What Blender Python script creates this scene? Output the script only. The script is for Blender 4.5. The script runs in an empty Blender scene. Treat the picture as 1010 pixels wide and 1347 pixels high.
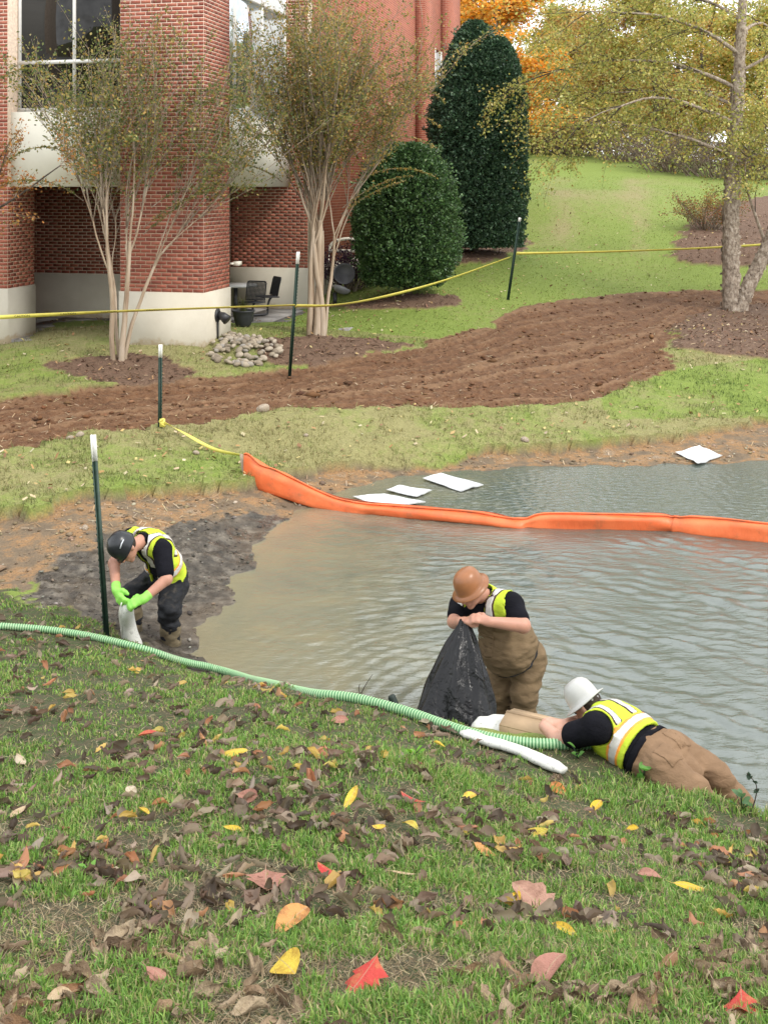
import bpy, math, random
import numpy as np
from mathutils import Vector, Matrix

random.seed(7)
rng = np.random.default_rng(11)
scene = bpy.context.scene
COL = scene.collection
R = math.radians

# ------------------------------------------------------------------ camera
# level camera on the near bank, lens shifted down (verticals stay vertical)
F, H, HOR, CX = 1500.0, 4.2, 245.0, 505.0      # focal length in photo pixels, eye height over water, horizon row, centre column
cam_d = bpy.data.cameras.new('camera')
cam = bpy.data.objects.new('camera', cam_d)
COL.objects.link(cam)
cam.location = (0, 0, H)
cam.rotation_euler = (R(90), 0, 0)
cam_d.sensor_fit = 'HORIZONTAL'
cam_d.sensor_width = 36.0
cam_d.lens = 36.0 * F / 1010.0
cam_d.shift_y = -(673.5 - HOR) / 1010.0
cam_d.clip_start = 0.05
cam_d.clip_end = 2000
scene.camera = cam
scene.render.resolution_x, scene.render.resolution_y = 767, 1024

# ------------------------------------------------------------------ world, sun, exposure
SUN_EL, SUN_AZ = 48.0, 125.0          # azimuth clockwise from +Y: behind the camera to the right
world = bpy.data.worlds.new('World')
scene.world = world
world.use_nodes = True
nt = world.node_tree
nt.nodes.clear()
wo = nt.nodes.new('ShaderNodeOutputWorld')
bg = nt.nodes.new('ShaderNodeBackground')
sky = nt.nodes.new('ShaderNodeTexSky')
sky.sky_type = 'NISHITA'
sky.sun_disc = False
sky.sun_elevation = R(SUN_EL)
sky.sun_rotation = R(SUN_AZ)
sky.air_density = 1.0
sky.dust_density = 2.0
tc = nt.nodes.new('ShaderNodeTexCoord')
mp = nt.nodes.new('ShaderNodeMapping')
mp.inputs['Scale'].default_value = (1.0, 1.0, 2.2)
cn = nt.nodes.new('ShaderNodeTexNoise')
cn.inputs['Scale'].default_value = 2.6
cn.inputs['Detail'].default_value = 7
cn.inputs['Roughness'].default_value = 0.58
cr = nt.nodes.new('ShaderNodeValToRGB')
cr.color_ramp.elements[0].position = 0.36
cr.color_ramp.elements[0].color = (0.55, 0.55, 0.55, 1)
cr.color_ramp.elements[1].position = 0.62
cr.color_ramp.elements[1].color = (1, 1, 1, 1)
mx = nt.nodes.new('ShaderNodeMix')
mx.data_type = 'RGBA'
mx.inputs[7].default_value = (21.0, 21.3, 21.6, 1)       # sunlit cloud, in the sky texture's own units
nt.links.new(tc.outputs['Generated'], mp.inputs['Vector'])
nt.links.new(mp.outputs['Vector'], cn.inputs['Vector'])
nt.links.new(cn.outputs['Fac'], cr.inputs['Fac'])
nt.links.new(cr.outputs['Color'], mx.inputs[0])
nt.links.new(sky.outputs['Color'], mx.inputs[6])
nt.links.new(mx.outputs[2], bg.inputs['Color'])
bg.inputs['Strength'].default_value = 0.15
nt.links.new(bg.outputs['Background'], wo.inputs['Surface'])

sun_d = bpy.data.lights.new('sun', 'SUN')
sun_d.energy = 2.9
sun_d.angle = R(11)
sun_d.color = (1.0, 0.95, 0.87)
sun = bpy.data.objects.new('sun', sun_d)
COL.objects.link(sun)
sd = Vector((math.sin(R(SUN_AZ)) * math.cos(R(SUN_EL)), math.cos(R(SUN_AZ)) * math.cos(R(SUN_EL)), math.sin(R(SUN_EL))))
sun.rotation_euler = sd.to_track_quat('Z', 'Y').to_euler()
sun.location = (10, -10, 30)

vs = scene.view_settings
vs.view_transform = 'Standard'
vs.look = 'None'
vs.gamma = 1.0
vs.use_curve_mapping = False
vs.exposure = -0.3

# ------------------------------------------------------------------ helpers
def P(px, py, d):
    return np.array(((px - CX) * d / F, d, H - (py - HOR) * d / F))

def XY(px, d):
    return (px - CX) * d / F, d

def _hash(ix, iy, iz=0, seed=0):
    h = (ix.astype(np.int64) * 374761393 + iy.astype(np.int64) * 668265263 + np.asarray(iz).astype(np.int64) * 2147483647 + seed * 1274126177)
    h = (h ^ (h >> 13)) * 1274126177
    h = h & 0x7fffffff
    h = ((h ^ (h >> 16)) * 2246822519) & 0x7fffffff
    return (h & 0xffffff) / float(0xffffff)

def vnoise(x, y, seed=0):
    x = np.asarray(x, float); y = np.asarray(y, float)
    ix = np.floor(x); iy = np.floor(y)
    fx = x - ix; fy = y - iy
    fx = fx * fx * fx * (fx * (fx * 6 - 15) + 10); fy = fy * fy * fy * (fy * (fy * 6 - 15) + 10)
    a = _hash(ix, iy, 0, seed); b = _hash(ix + 1, iy, 0, seed)
    c = _hash(ix, iy + 1, 0, seed); d = _hash(ix + 1, iy + 1, 0, seed)
    return (a + (b - a) * fx) * (1 - fy) + (c + (d - c) * fx) * fy

def fbm(x, y, o=4, seed=0, g=0.5):
    s = 0; a = 1.0; t = 0
    for i in range(o):
        s = s + a * vnoise(np.asarray(x) * 2 ** i + 13.7 * i, np.asarray(y) * 2 ** i + 7.3 * i, seed + i)
        t += a; a *= g
    return s / t * 2 - 1

def vnoise3(x, y, z, seed=0):
    ix = np.floor(x); iy = np.floor(y); iz = np.floor(z)
    fx = x - ix; fy = y - iy; fz = z - iz
    fx = fx * fx * (3 - 2 * fx); fy = fy * fy * (3 - 2 * fy); fz = fz * fz * (3 - 2 * fz)
    def c(dx, dy, dz): return _hash(ix + dx, iy + dy, iz + dz, seed)
    x00 = c(0,0,0) * (1 - fx) + c(1,0,0) * fx; x10 = c(0,1,0) * (1 - fx) + c(1,1,0) * fx
    x01 = c(0,0,1) * (1 - fx) + c(1,0,1) * fx; x11 = c(0,1,1) * (1 - fx) + c(1,1,1) * fx
    y0 = x00 * (1 - fy) + x10 * fy; y1 = x01 * (1 - fy) + x11 * fy
    return (y0 * (1 - fz) + y1 * fz) * 2 - 1

def sstep(a, b, x):
    t = np.clip((x - a) / (b - a), 0, 1)
    return t * t * (3 - 2 * t)

def inpoly(x, y, poly):
    x = np.asarray(x); y = np.asarray(y)
    r = np.zeros(x.shape, bool)
    n = len(poly)
    for i in range(n):
        x0, y0 = poly[i]; x1, y1 = poly[(i + 1) % n]
        if y0 == y1: continue
        c = ((y0 > y) != (y1 > y)) & (x < (x1 - x0) * (y - y0) / (y1 - y0) + x0)
        r ^= c
    return r

def polydist(x, y, poly):
    d = np.full(np.shape(x), 1e9)
    n = len(poly)
    for i in range(n):
        x0, y0 = poly[i]; x1, y1 = poly[(i + 1) % n]
        dx, dy = x1 - x0, y1 - y0
        t = np.clip(((x - x0) * dx + (y - y0) * dy) / (dx * dx + dy * dy + 1e-12), 0, 1)
        d = np.minimum(d, np.hypot(x - x0 - t * dx, y - y0 - t * dy))
    return d

def mesh_data(name, V, faces, smooth=False, attrs=None, col=None, mat=None):
    """faces: one (n,3)/(n,4) array, or a list of such arrays, or a list of index lists"""
    me = bpy.data.meshes.new(name)
    V = np.ascontiguousarray(V, dtype=np.float32)
    if isinstance(faces, np.ndarray): faces = [faces]
    if len(faces) and not isinstance(faces[0], np.ndarray):
        me.from_pydata([tuple(map(float, v)) for v in V], [], [tuple(f) for f in faces])
    else:
        faces = [f for f in faces if len(f)]
        loops = np.concatenate([f.ravel() for f in faces]).astype(np.int32)
        tot = np.concatenate([np.full(len(f), f.shape[1]) for f in faces]).astype(np.int32)
        start = np.concatenate([[0], np.cumsum(tot)[:-1]]).astype(np.int32)
        me.vertices.add(len(V)); me.vertices.foreach_set('co', V.ravel())
        me.loops.add(len(loops)); me.loops.foreach_set('vertex_index', loops)
        me.polygons.add(len(tot)); me.polygons.foreach_set('loop_start', start)
        me.polygons.foreach_set('loop_total', tot)
    if attrs:
        for k, a in attrs.items():
            at = me.attributes.new(k, 'FLOAT', 'POINT')
            at.data.foreach_set('value', np.ascontiguousarray(a, dtype=np.float32))
    if col is not None:
        at = me.attributes.new('col', 'FLOAT_COLOR', 'POINT')
        c = np.ones((len(V), 4), np.float32); c[:, :3] = col
        at.data.foreach_set('color', c.ravel())
    me.update(calc_edges=True)
    me.validate()
    if smooth:
        me.polygons.foreach_set('use_smooth', np.ones(len(me.polygons), bool))
    if mat: me.materials.append(mat)
    return me

def add(name, me, parent=None, loc=None, rot=None, scale=None):
    o = bpy.data.objects.new(name, me)
    COL.objects.link(o)
    if parent is not None: o.parent = parent
    if loc is not None: o.location = tuple(float(c) for c in loc)
    if rot is not None: o.rotation_euler = rot
    if scale is not None: o.scale = (scale,) * 3 if np.isscalar(scale) else scale
    return o

def mk(name, V, faces, mat, parent=None, smooth=False, attrs=None, col=None, **k):
    return add(name, mesh_data(name, V, faces, smooth, attrs, col, mat), parent, **k)

def tag(o, label=None, cat=None, group=None, kind=None):
    if label: o['label'] = label
    if cat: o['category'] = cat
    if group: o['group'] = group
    if kind: o['kind'] = kind
    return o

def thing(name, loc, label, cat, group=None, rz=0.0):
    o = bpy.data.objects.new(name, None)
    COL.objects.link(o)
    o.empty_display_size = 0.2
    o.location = tuple(float(c) for c in loc)
    o.rotation_euler = (0, 0, rz)
    return tag(o, label, cat, group)

class MB:
    def __init__(s): s.v = []; s.q = []; s.t = []; s.n = 0; s.c = []
    def put(s, V, q=None, t=None, c=None):
        V = np.asarray(V, float).reshape(-1, 3)
        s.v.append(V)
        if q is not None and len(q): s.q.append(np.asarray(q, int).reshape(-1, 4) + s.n)
        if t is not None and len(t): s.t.append(np.asarray(t, int).reshape(-1, 3) + s.n)
        s.c.append(np.tile(np.asarray(c if c is not None else (1, 1, 1), float), (len(V), 1)) if c is None or np.ndim(c) == 1 else np.asarray(c))
        s.n += len(V)
        return s
    def box(s, lo, hi, c=None, M=None):
        x0, y0, z0 = lo; x1, y1, z1 = hi
        V = np.array([(x0,y0,z0),(x1,y0,z0),(x1,y1,z0),(x0,y1,z0),(x0,y0,z1),(x1,y0,z1),(x1,y1,z1),(x0,y1,z1)], float)
        if M is not None: V = V @ np.array(M)[:3, :3].T + np.array(M)[:3, 3]
        return s.put(V, [(0,3,2,1),(4,5,6,7),(0,1,5,4),(1,2,6,5),(2,3,7,6),(3,0,4,7)], c=c)
    def tube(s, pts, rad, n=8, c=None, cap=True, flat=None):
        pts = np.asarray(pts, float); m = len(pts)
        rad = np.broadcast_to(np.asarray(rad, float), (m,))
        T = np.gradient(pts, axis=0); T /= np.linalg.norm(T, axis=1)[:, None] + 1e-12
        up = np.array((0, 0, 1.0)) if abs(T[:, 2]).mean() < 0.8 else np.array((1.0, 0, 0))
        A = np.cross(T, up); A /= np.linalg.norm(A, axis=1)[:, None] + 1e-12
        B = np.cross(A, T)
        an = np.arange(n) / n * 2 * np.pi
        fl = 1.0 if flat is None else flat
        V = pts[:, None] + rad[:, None, None] * (np.cos(an)[None, :, None] * A[:, None] + fl * np.sin(an)[None, :, None] * B[:, None])
        i = np.arange(m - 1)[:, None] * n; j = np.arange(n)[None]
        q = np.stack([i + j, i + (j + 1) % n, i + n + (j + 1) % n, i + n + j], -1).reshape(-1, 4)
        V = V.reshape(-1, 3); t = []
        if cap:
            k = len(V)
            V = np.vstack([V, pts[0], pts[-1]])
            t = [(k, (jj + 1) % n, jj) for jj in range(n)] + [(k + 1, (m - 1) * n + jj, (m - 1) * n + (jj + 1) % n) for jj in range(n)]
        if c is not None and np.ndim(c) == 2:
            c = np.repeat(c, n, axis=0)
            if cap: c = np.vstack([c, c[:1], c[-1:]])
        return s.put(V, q, t, c)
    def loft(s, rings, closed=True, cap=False, c=None):
        rings = np.asarray(rings, float); m, n = rings.shape[:2]
        i = np.arange(m - 1)[:, None] * n; j = np.arange(n if closed else n - 1)[None]
        q = np.stack([i + j, i + (j + 1) % n, i + n + (j + 1) % n, i + n + j], -1).reshape(-1, 4)
        V = rings.reshape(-1, 3); t = []
        if cap:
            k = len(V); V = np.vstack([V, rings[0].mean(0), rings[-1].mean(0)])
            t = [(k, (a + 1) % n, a) for a in range(n)] + [(k + 1, (m - 1) * n + a, (m - 1) * n + (a + 1) % n) for a in range(n)]
        return s.put(V, q, t, c)
    def faces(s):
        f = []
        if s.q: f.append(np.vstack(s.q))
        if s.t: f.append(np.vstack(s.t))
        return f
    def data(s, name, mat, smooth=False, col=False):
        return mesh_data(name, np.vstack(s.v), s.faces(), smooth, None, np.vstack(s.c) if col else None, mat)
    def build(s, name, mat, parent=None, smooth=False, col=False, **k):
        return add(name, s.data(name, mat, smooth, col), parent, **k)

def spline(pts, n):
    """Catmull-Rom through the points, n samples"""
    p = np.asarray(pts, float)
    p = np.vstack([2 * p[0] - p[1], p, 2 * p[-1] - p[-2]])
    m = len(p) - 3
    u = np.linspace(0, m - 1e-9, n); i = u.astype(int); t = (u - i)[:, None]
    a, b, c, d = p[i], p[i + 1], p[i + 2], p[i + 3]
    return 0.5 * (2 * b + (c - a) * t + (2 * a - 5 * b + 4 * c - d) * t ** 2 + (3 * b - a - 3 * c + d) * t ** 3)

# ------------------------------------------------------------------ materials
class N:
    """small node-tree writer"""
    def __init__(s, name):
        s.m = bpy.data.materials.new(name); s.m.use_nodes = True
        s.t = s.m.node_tree; s.t.nodes.clear()
        s.out = s.t.nodes.new('ShaderNodeOutputMaterial')
    def n(s, typ, **k):
        nd = s.t.nodes.new('ShaderNode' + typ)
        for a, b in k.items():
            if a.startswith('_'): setattr(nd, a[1:], b)
            else:
                key = int(a[1:]) if a[0] == 'i' and a[1:].isdigit() else a.replace('_', ' ')
                s.set(nd.inputs[key], b)
        return nd
    def set(s, sock, v):
        if isinstance(v, bpy.types.NodeSocket): s.t.links.new(v, sock)
        elif isinstance(v, (tuple, list)) and sock.type == 'RGBA' and len(v) == 3: sock.default_value = (*v, 1)
        else: sock.default_value = v
    def noise(s, scale, detail=4, rough=0.55, vec=None, dist=0.0):
        nd = s.n('TexNoise', Scale=scale, Detail=detail, Roughness=rough, Distortion=dist)
        if vec is not None: s.set(nd.inputs['Vector'], vec)
        return nd.outputs['Fac']
    def ramp(s, fac, *st):
        nd = s.n('ValToRGB'); s.set(nd.inputs['Fac'], fac)
        e = nd.color_ramp.elements
        while len(e) < len(st): e.new(0.5)
        for x, (p, c) in zip(e, st):
            x.position = p; x.color = (*c, 1) if len(c) == 3 else c
        return nd.outputs['Color']
    def mix(s, f, a, b, mode='MIX'):
        nd = s.n('Mix', _data_type='RGBA', _blend_type=mode)
        s.set(nd.inputs[0], f); s.set(nd.inputs[6], a); s.set(nd.inputs[7], b)
        return nd.outputs[2]
    def math(s, op, a, b=0.0, c=None):
        nd = s.n('Math', _operation=op); s.set(nd.inputs[0], a); s.set(nd.inputs[1], b)
        if c is not None: s.set(nd.inputs[2], c)
        return nd.outputs[0]
    def attr(s, name, out='Fac'): return s.n('Attribute', _attribute_name=name).outputs[out]
    def pos(s): return s.n('NewGeometry').outputs['Position']
    def obj(s): return s.n('TexCoord').outputs['Object']
    def rnd(s): return s.n('ObjectInfo').outputs['Random']
    def hsv(s, col, h=0.5, sat=1.0, v=1.0): return s.n('HueSaturation', Hue=h, Saturation=sat, Value=v, Color=col).outputs['Color']
    def bump(s, h, strength=0.4, dist=0.02, normal=None):
        nd = s.n('Bump', Strength=strength, Distance=dist, Height=h)
        if normal is not None: s.set(nd.inputs['Normal'], normal)
        return nd.outputs['Normal']
    def bsdf(s, col, rough=0.8, normal=None, spec=0.3, metal=0.0, **k):
        b = s.n('BsdfPrincipled', Base_Color=col, Roughness=rough, Metallic=metal)
        b.inputs['Specular IOR Level'].default_value = spec
        if normal is not None: s.set(b.inputs['Normal'], normal)
        for a, v in k.items(): s.set(b.inputs[a.replace('_', ' ')], v)
        s.t.links.new(b.outputs[0], s.out.inputs['Surface'])
        return s.m

def plain(name, c, rough=0.7, spec=0.3, metal=0.0, var=0.15, scale=8.0, bump=0.0, bscale=60.0, bdist=0.004):
    n = N(name); v = n.obj()
    f = n.noise(scale, 4, 0.6, v)
    lo = tuple(max(0, x * (1 - var)) for x in c); hi = tuple(min(1, x * (1 + var)) for x in c)
    col = n.ramp(f, (0.3, lo), (0.7, hi))
    nm = n.bump(n.noise(bscale, 4, 0.6, v), bump, bdist) if bump else None
    return n.bsdf(col, rough, nm, spec, metal)

def leafmat(name, spec=0.25, rough=0.5, trans=0.35):
    n = N(name)
    c = n.attr('col', 'Color')
    b = n.n('BsdfPrincipled', Base_Color=c, Roughness=rough)
    b.inputs['Specular IOR Level'].default_value = spec
    t = n.n('BsdfTranslucent', Color=n.hsv(c, 0.5, 1.1, 1.3))
    m = n.n('MixShader', Fac=trans)
    n.t.links.new(b.outputs[0], m.inputs[1]); n.t.links.new(t.outputs[0], m.inputs[2])
    n.t.links.new(m.outputs[0], n.out.inputs['Surface'])
    return n.m

# ------------------------------------------------------------------ terrain
CTRL = [P(*c) for c in [
    (-250,800,11),(-250,900,8),(-250,1100,4.6),(-250,1347,2.7),
    (0,780,11.07),(0,825,9.8),(0,900,7.8),(0,1000,5.9),(0,1100,4.5),(0,1347,2.7),
    (138,838,9.85),(250,875,9.2),(250,930,7.2),(250,1000,5.7),(250,1100,4.4),(250,1347,2.65),
    (380,902,8.65),(500,928,8.0),(500,1000,5.6),(500,1100,4.3),(500,1200,3.5),(500,1347,2.6),
    (620,968,7.55),(740,985,7.3),(740,1040,6.5),(740,1100,5.2),(740,1200,3.8),(740,1347,2.6),
    (806,988,7.3),(862,1024,7.05),(940,1056,6.5),(380,928,7.6),(380,985,6.1),(320,908,8.0),(440,948,7.3),(440,990,6.0),
    (1000,1085,6.2),(1000,1150,4.6),(1000,1347,2.6),(1250,1110,5.6),(1250,1347,2.6),
    (150,800,11.1),(110,700,13),(250,750,12.2),(330,680,14.1),(0,760,11.9),(-250,740,12),
    (0,690,13.4),(-250,690,13.4),(110,660,14),(240,650,14.8),(320,640,15.2),(400,615,16.4),(640,590,17.8),(830,572,18.6),(1010,548,19.6),(1250,540,19.6),
    (640,612,17.1),(1010,604,17.4),
    (0,605,15.6),(-250,605,15.6),(210,575,16.8),(400,550,18),(520,545,18.6),(640,545,19),(740,540,19.3),(860,490,21.6),(890,455,23.2),
    (0,530,18.6),(-250,530,18.6),(120,515,19.3),(250,500,20.2),(370,490,20.9),(470,470,22.2),(560,455,23.4),(640,430,25.3),(700,400,28),(800,388,30),(900,383,31),(1010,380,31.3),(1250,380,31.3),
    (268,457,21.4),(155,475,20.9),(36,445,22.6),(0,450,22.8),(-250,450,22.8),(415,443,23.1),(396,407,28),(308,425,25),
    (535,390,27),(480,400,27),(600,335,32),(670,395,28),(670,340,32),(680,270,42),(680,203,60),(760,210,58),(760,300,38),(760,350,33),
    (900,235,52),(960,245,50),(960,300,38),(900,360,32.5),(1010,330,34),(1010,245,50),(1250,250,50),(1250,330,34),(965,410,29),
    (560,330,42),(500,352,38)]]
CTRL += [np.array(c, float) for c in [(0,0,2.6),(-1.6,0.3,2.55),(1.6,0.3,2.6),(0,-6,2.9),(-7,-5,2.7),(7,-5,2.8),(-6,3,2.2),(6,3,2.0),
    (-6,26,1.17),(-9,27,1.17),(-4,30,1.2),(-14,24,1.1),(-20,70,4),(0,82,6.2),(22,80,5.6),(45,80,5),(-35,40,1.6),(0,150,6.5),(-70,150,6),(80,150,6),(40,40,3.2),(30,20,1.5),(-20,12,1.0),(20,4,1.5)]]
CTRL = np.array(CTRL)

def _tps(r2): return np.where(r2 > 1e-9, 0.5 * r2 * np.log(np.maximum(r2, 1e-9)), 0.0)
_n = len(CTRL)
_A = np.zeros((_n + 3, _n + 3))
_d2 = ((CTRL[:, None, :2] - CTRL[None, :, :2]) ** 2).sum(-1)
_A[:_n, :_n] = _tps(_d2) + np.eye(_n) * 0.02
_A[:_n, _n] = 1; _A[:_n, _n + 1:] = CTRL[:, :2]
_A[_n, :_n] = 1; _A[_n + 1:, :_n] = CTRL[:, :2].T
_W = np.linalg.solve(_A, np.concatenate([CTRL[:, 2], np.zeros(3)]))

def base_z(X, Y):
    X = np.asarray(X, float); Y = np.asarray(Y, float)
    z = _W[_n] + _W[_n + 1] * X + _W[_n + 2] * Y
    for i in range(_n):
        z = z + _W[i] * _tps((X - CTRL[i, 0]) ** 2 + (Y - CTRL[i, 1]) ** 2)
    return np.clip(z, -0.2, 9)

def wpx(px, py):                       # photo pixel on the water plane
    d = H * F / (py - HOR)
    return ((px - CX) * d / F, d)
POND = [wpx(*p) for p in [(425,652),(470,641),(530,627),(600,619),(680,613),(760,613),(850,613),(920,611),(1010,608),(1250,600)]]
POND += [(9.5, 16.0), (9.0, 5.6), (5.0, 5.9), (2.75, 6.55), (2.2, 7.2), (1.85, 7.75), (1.35, 8.15), (0.6, 8.5), (-0.05, 8.7), (-0.6, 8.95), (-1.1, 9.4), (-1.55, 10.0)]
POND += [wpx(*p) for p in [(240,862),(256,838),(300,790),(328,745),(352,702),(392,682)]]

# regions in photo columns/rows, used to lay out what covers the ground
Z_NEAR = [(-900,770),(0,778),(60,795),(138,834),(250,868),(380,895),(520,922),(620,950),(740,972),(850,1000),(960,1040),(1010,1045),(2500,1100),(2500,9000),(-2500,9000)]
Z_MUD = [(150,705),(250,690),(330,672),(440,668),(440,720),(400,800),(330,900),(240,900),(130,845),(60,800),(20,770),(60,735)]
Z_TAN = [(-900,690),(0,688),(60,682),(110,658),(180,655),(240,655),(330,648),(400,630),(470,618),(540,614),(600,609),(640,600),(760,595),(830,588),(940,574),(1010,560),(1400,540),(1400,660),(420,670),(330,700),(200,712),(60,745),(0,780),(-900,780)]
Z_DIRT = [(-900,535),(0,530),(120,515),(250,500),(370,490),(470,470),(560,455),(640,430),(680,407),(740,394),(800,388),(900,383),(1010,380),(1500,380),(1500,398),(1010,400),(930,408),(895,428),(878,455),(890,480),(860,492),(820,515),(740,540),(640,541),(520,546),(430,549),(345,556),(300,560),(210,574),(110,580),(70,600),(0,606),(-900,612)]
def ell(cx, cy, rx, ry, n=20): return [(cx + rx * math.cos(2 * math.pi * i / n), cy + ry * math.sin(2 * math.pi * i / n)) for i in range(n)]
Z_MULCH = [ell(165,489,92,21),
    [(352,482),(338,467),(372,447),(430,442),(490,447),(530,456),(470,470),(400,486)],
    [(436,404),(500,391),(560,388),(606,393),(612,403),(560,408),(460,409)],
    [(548,350),(600,330),(680,312),(692,322),(660,341),(600,352)],
    [(895,428),(930,408),(1010,400),(1500,398),(1500,485),(1010,476),(950,468),(886,456)],
    [(884,335),(898,295),(938,270),(1010,258),(1400,258),(1400,345),(960,352),(905,347)]]

def project(X, Y, Z):
    Ys = np.maximum(Y, 0.3)
    return CX + F * X / Ys, HOR + F * (H - Z) / Ys

def terrain(X, Y, masks=False):
    X = np.asarray(X, float); Y = np.asarray(Y, float)
    z = base_z(X, Y)
    dp = polydist(X, Y, POND); ins = inpoly(X, Y, POND)
    wig = 0.24 * fbm(X * 1.9, Y * 1.9, 4, 5, 0.6)
    sd = np.where(ins, dp, -dp) + wig                       # >0 inside the pond
    px, py = project(X, Y, z)
    jx = fbm(X * 1.3, Y * 1.3, 4, 21, 0.7) * 0.55; jy = fbm(X * 1.3, Y * 1.3, 5, 33, 0.75) * 0.6
    Ys = np.maximum(Y, 0.5)
    qx = px + jx * F / Ys; qy = py + jy * 0.6 * (F / Ys) * (H - z) / Ys
    near = inpoly(qx, qy, Z_NEAR) & (Y < 12.5)
    mud = inpoly(qx, qy, Z_MUD) & (Y < 16)
    tan = inpoly(qx, qy, Z_TAN) & ~near
    dirt = inpoly(qx, qy, Z_DIRT) & (Y > 14)
    mulch = np.zeros(X.shape, int)
    for i, pl in enumerate(Z_MULCH):
        mulch[inpoly(qx, qy, pl) & (Y > 15)] = i + 1
    mud = mud & ~near
    mul = mulch > 0
    dirt = dirt & ~mul; tan = tan & ~mud & ~dirt & ~mul
    # relief
    n1 = fbm(X * 1.1, Y * 1.1, 4, 3); n2 = fbm(X * 5, Y * 5, 4, 9); n3 = fbm(X * 14, Y * 14, 3, 15)
    rel = 0.02 * n1 + 0.012 * n2
    rel = np.where(mud, 0.06 * (0.3 - np.abs(n2) * 1.4) + 0.035 * np.maximum(n3, -0.2) + 0.03 * n1, rel)
    rel = np.where(tan, 0.03 * n1 + 0.022 * (0.3 - np.abs(n2) * 1.3) + 0.012 * n3, rel)
    # track ruts run with the edges of the churned strip
    top = np.interp(px, [-900,0,120,250,370,470,560,640,680,740,800,900,1010,1500], [535,530,515,500,490,470,455,430,407,394,388,383,380,380])
    bot = np.interp(px, [-900,0,110,210,345,430,520,640,740,820,860,880,930,1010], [612,606,580,574,556,549,546,541,540,515,492,455,408,400])
    ft = (py - top) / np.maximum(bot - top, 4)
    rut = np.sin(ft * 2 * np.pi * 7 + 2.0 * n1 + 0.7 * n2) * 0.7 + np.sin(ft * 2 * np.pi * 2.0 + 1.2 + 2 * n1) * 0.5 + 0.5 * np.sin(ft * 2 * np.pi * 17 + 2 * n1 + n2)
    tread = np.sin((X + 0.35 * Y) * 2 * np.pi / 0.16 + 2 * n1) * sstep(0.1, 0.5, np.sin(ft * 2 * np.pi * 2.0 + 1.2))
    rel = np.where(dirt, 0.026 * rut + 0.014 * tread + 0.05 * (0.3 - np.abs(n2)) + 0.026 * n3, rel)
    rel = np.where(mul, 0.05 + 0.03 * n2 + 0.012 * n3, rel)
    # turf lip standing over the cut bank
    grass = ~(mud | tan | dirt | mul)
    fb = grass & (Y > 12.6) & (Y < 21)
    rel = np.where(fb, 0.05 + 0.11 * sstep(21.0, 17.5, Y) + 0.05 * n1 + 0.04 * n2, rel)
    rel = rel * sstep(1.0, 2.4, np.abs(Y))
    shore = sstep(0.0, 0.7, -sd)
    zz = np.where(sd > 0, -np.minimum(0.5, 0.42 * sd) - 0.012, np.maximum(z, 0.03) * (0.15 + 0.85 * shore) + rel * (0.25 + 0.75 * shore) + 0.006)
    zz = np.where((sd <= 0), np.maximum(zz, np.minimum(0.012, -sd * 0.1) - 0.012 * mud), zz)
    if not masks: return zz
    dry = np.clip(0.25 + 0.5 * fbm(X * 0.8, Y * 0.8, 3, 41), 0, 1)
    dry = np.where((Y > 12.6) & (Y < 24), np.clip(0.62 + 0.6 * fbm(X * 0.9, Y * 0.9, 4, 43) - 0.45 * inpoly(px, py, [(780,500),(1010,470),(1400,470),(1400,560),(800,560)]), 0, 1), dry)
    st = np.exp(-((px - 735) / 22) ** 2) * sstep(225, 240, py) * sstep(345, 300, py) + np.exp(-((px - 835 - (py - 250) * .1) / 20) ** 2) * sstep(225, 245, py) * sstep(345, 320, py) \
        + 0.5 * np.exp(-((px - 785) / 45) ** 2) * sstep(235, 255, py) * sstep(310, 280, py)
    dry = np.where(Y > 24, np.clip(0.10 + 0.7 * st * (0.75 + 0.7 * fbm(X * 1.5, Y * .5, 4, 48)) + 0.45 * fbm(X * .45, Y * .3, 4, 47), 0, 1), dry)
    return zz, dict(near=near, mud=mud | (sd > 0), tan=tan, dirt=dirt, mulch=mulch, grass=grass & (sd <= 0), dry=dry, sd=sd, rut=np.clip(0.5 + 0.4 * rut + 0.25 * n2, 0, 1))

def gz(x, y): return float(terrain(np.array([x]), np.array([y]))[0])

rows = np.concatenate([np.arange(-8, 2, 0.25), np.arange(2, 8.4, 0.05), np.arange(8.4, 20, 0.034), np.arange(20, 27, 0.07), np.arange(27, 36, 0.16), np.arange(36, 70, 0.5), 70 * 1.06 ** np.arange(0, 26)])
NC = 460
uu = np.linspace(-1, 1, NC); uu = 0.42 * uu + 0.58 * uu ** 3
hw = np.where(rows < 0, 6.0, 6.0 + 0.95 * rows)
GX = hw[:, None] * uu[None]; GY = np.repeat(rows[:, None], NC, 1)
GZ, MK = terrain(GX, GY, True)
NR = len(rows)
idx = np.arange(NR * NC).reshape(NR, NC)
QUADS = np.stack([idx[:-1, :-1], idx[:-1, 1:], idx[1:, 1:], idx[1:, :-1]], -1).reshape(-1, 4)
VX = np.stack([GX, GY, GZ], -1).reshape(-1, 3)

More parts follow.
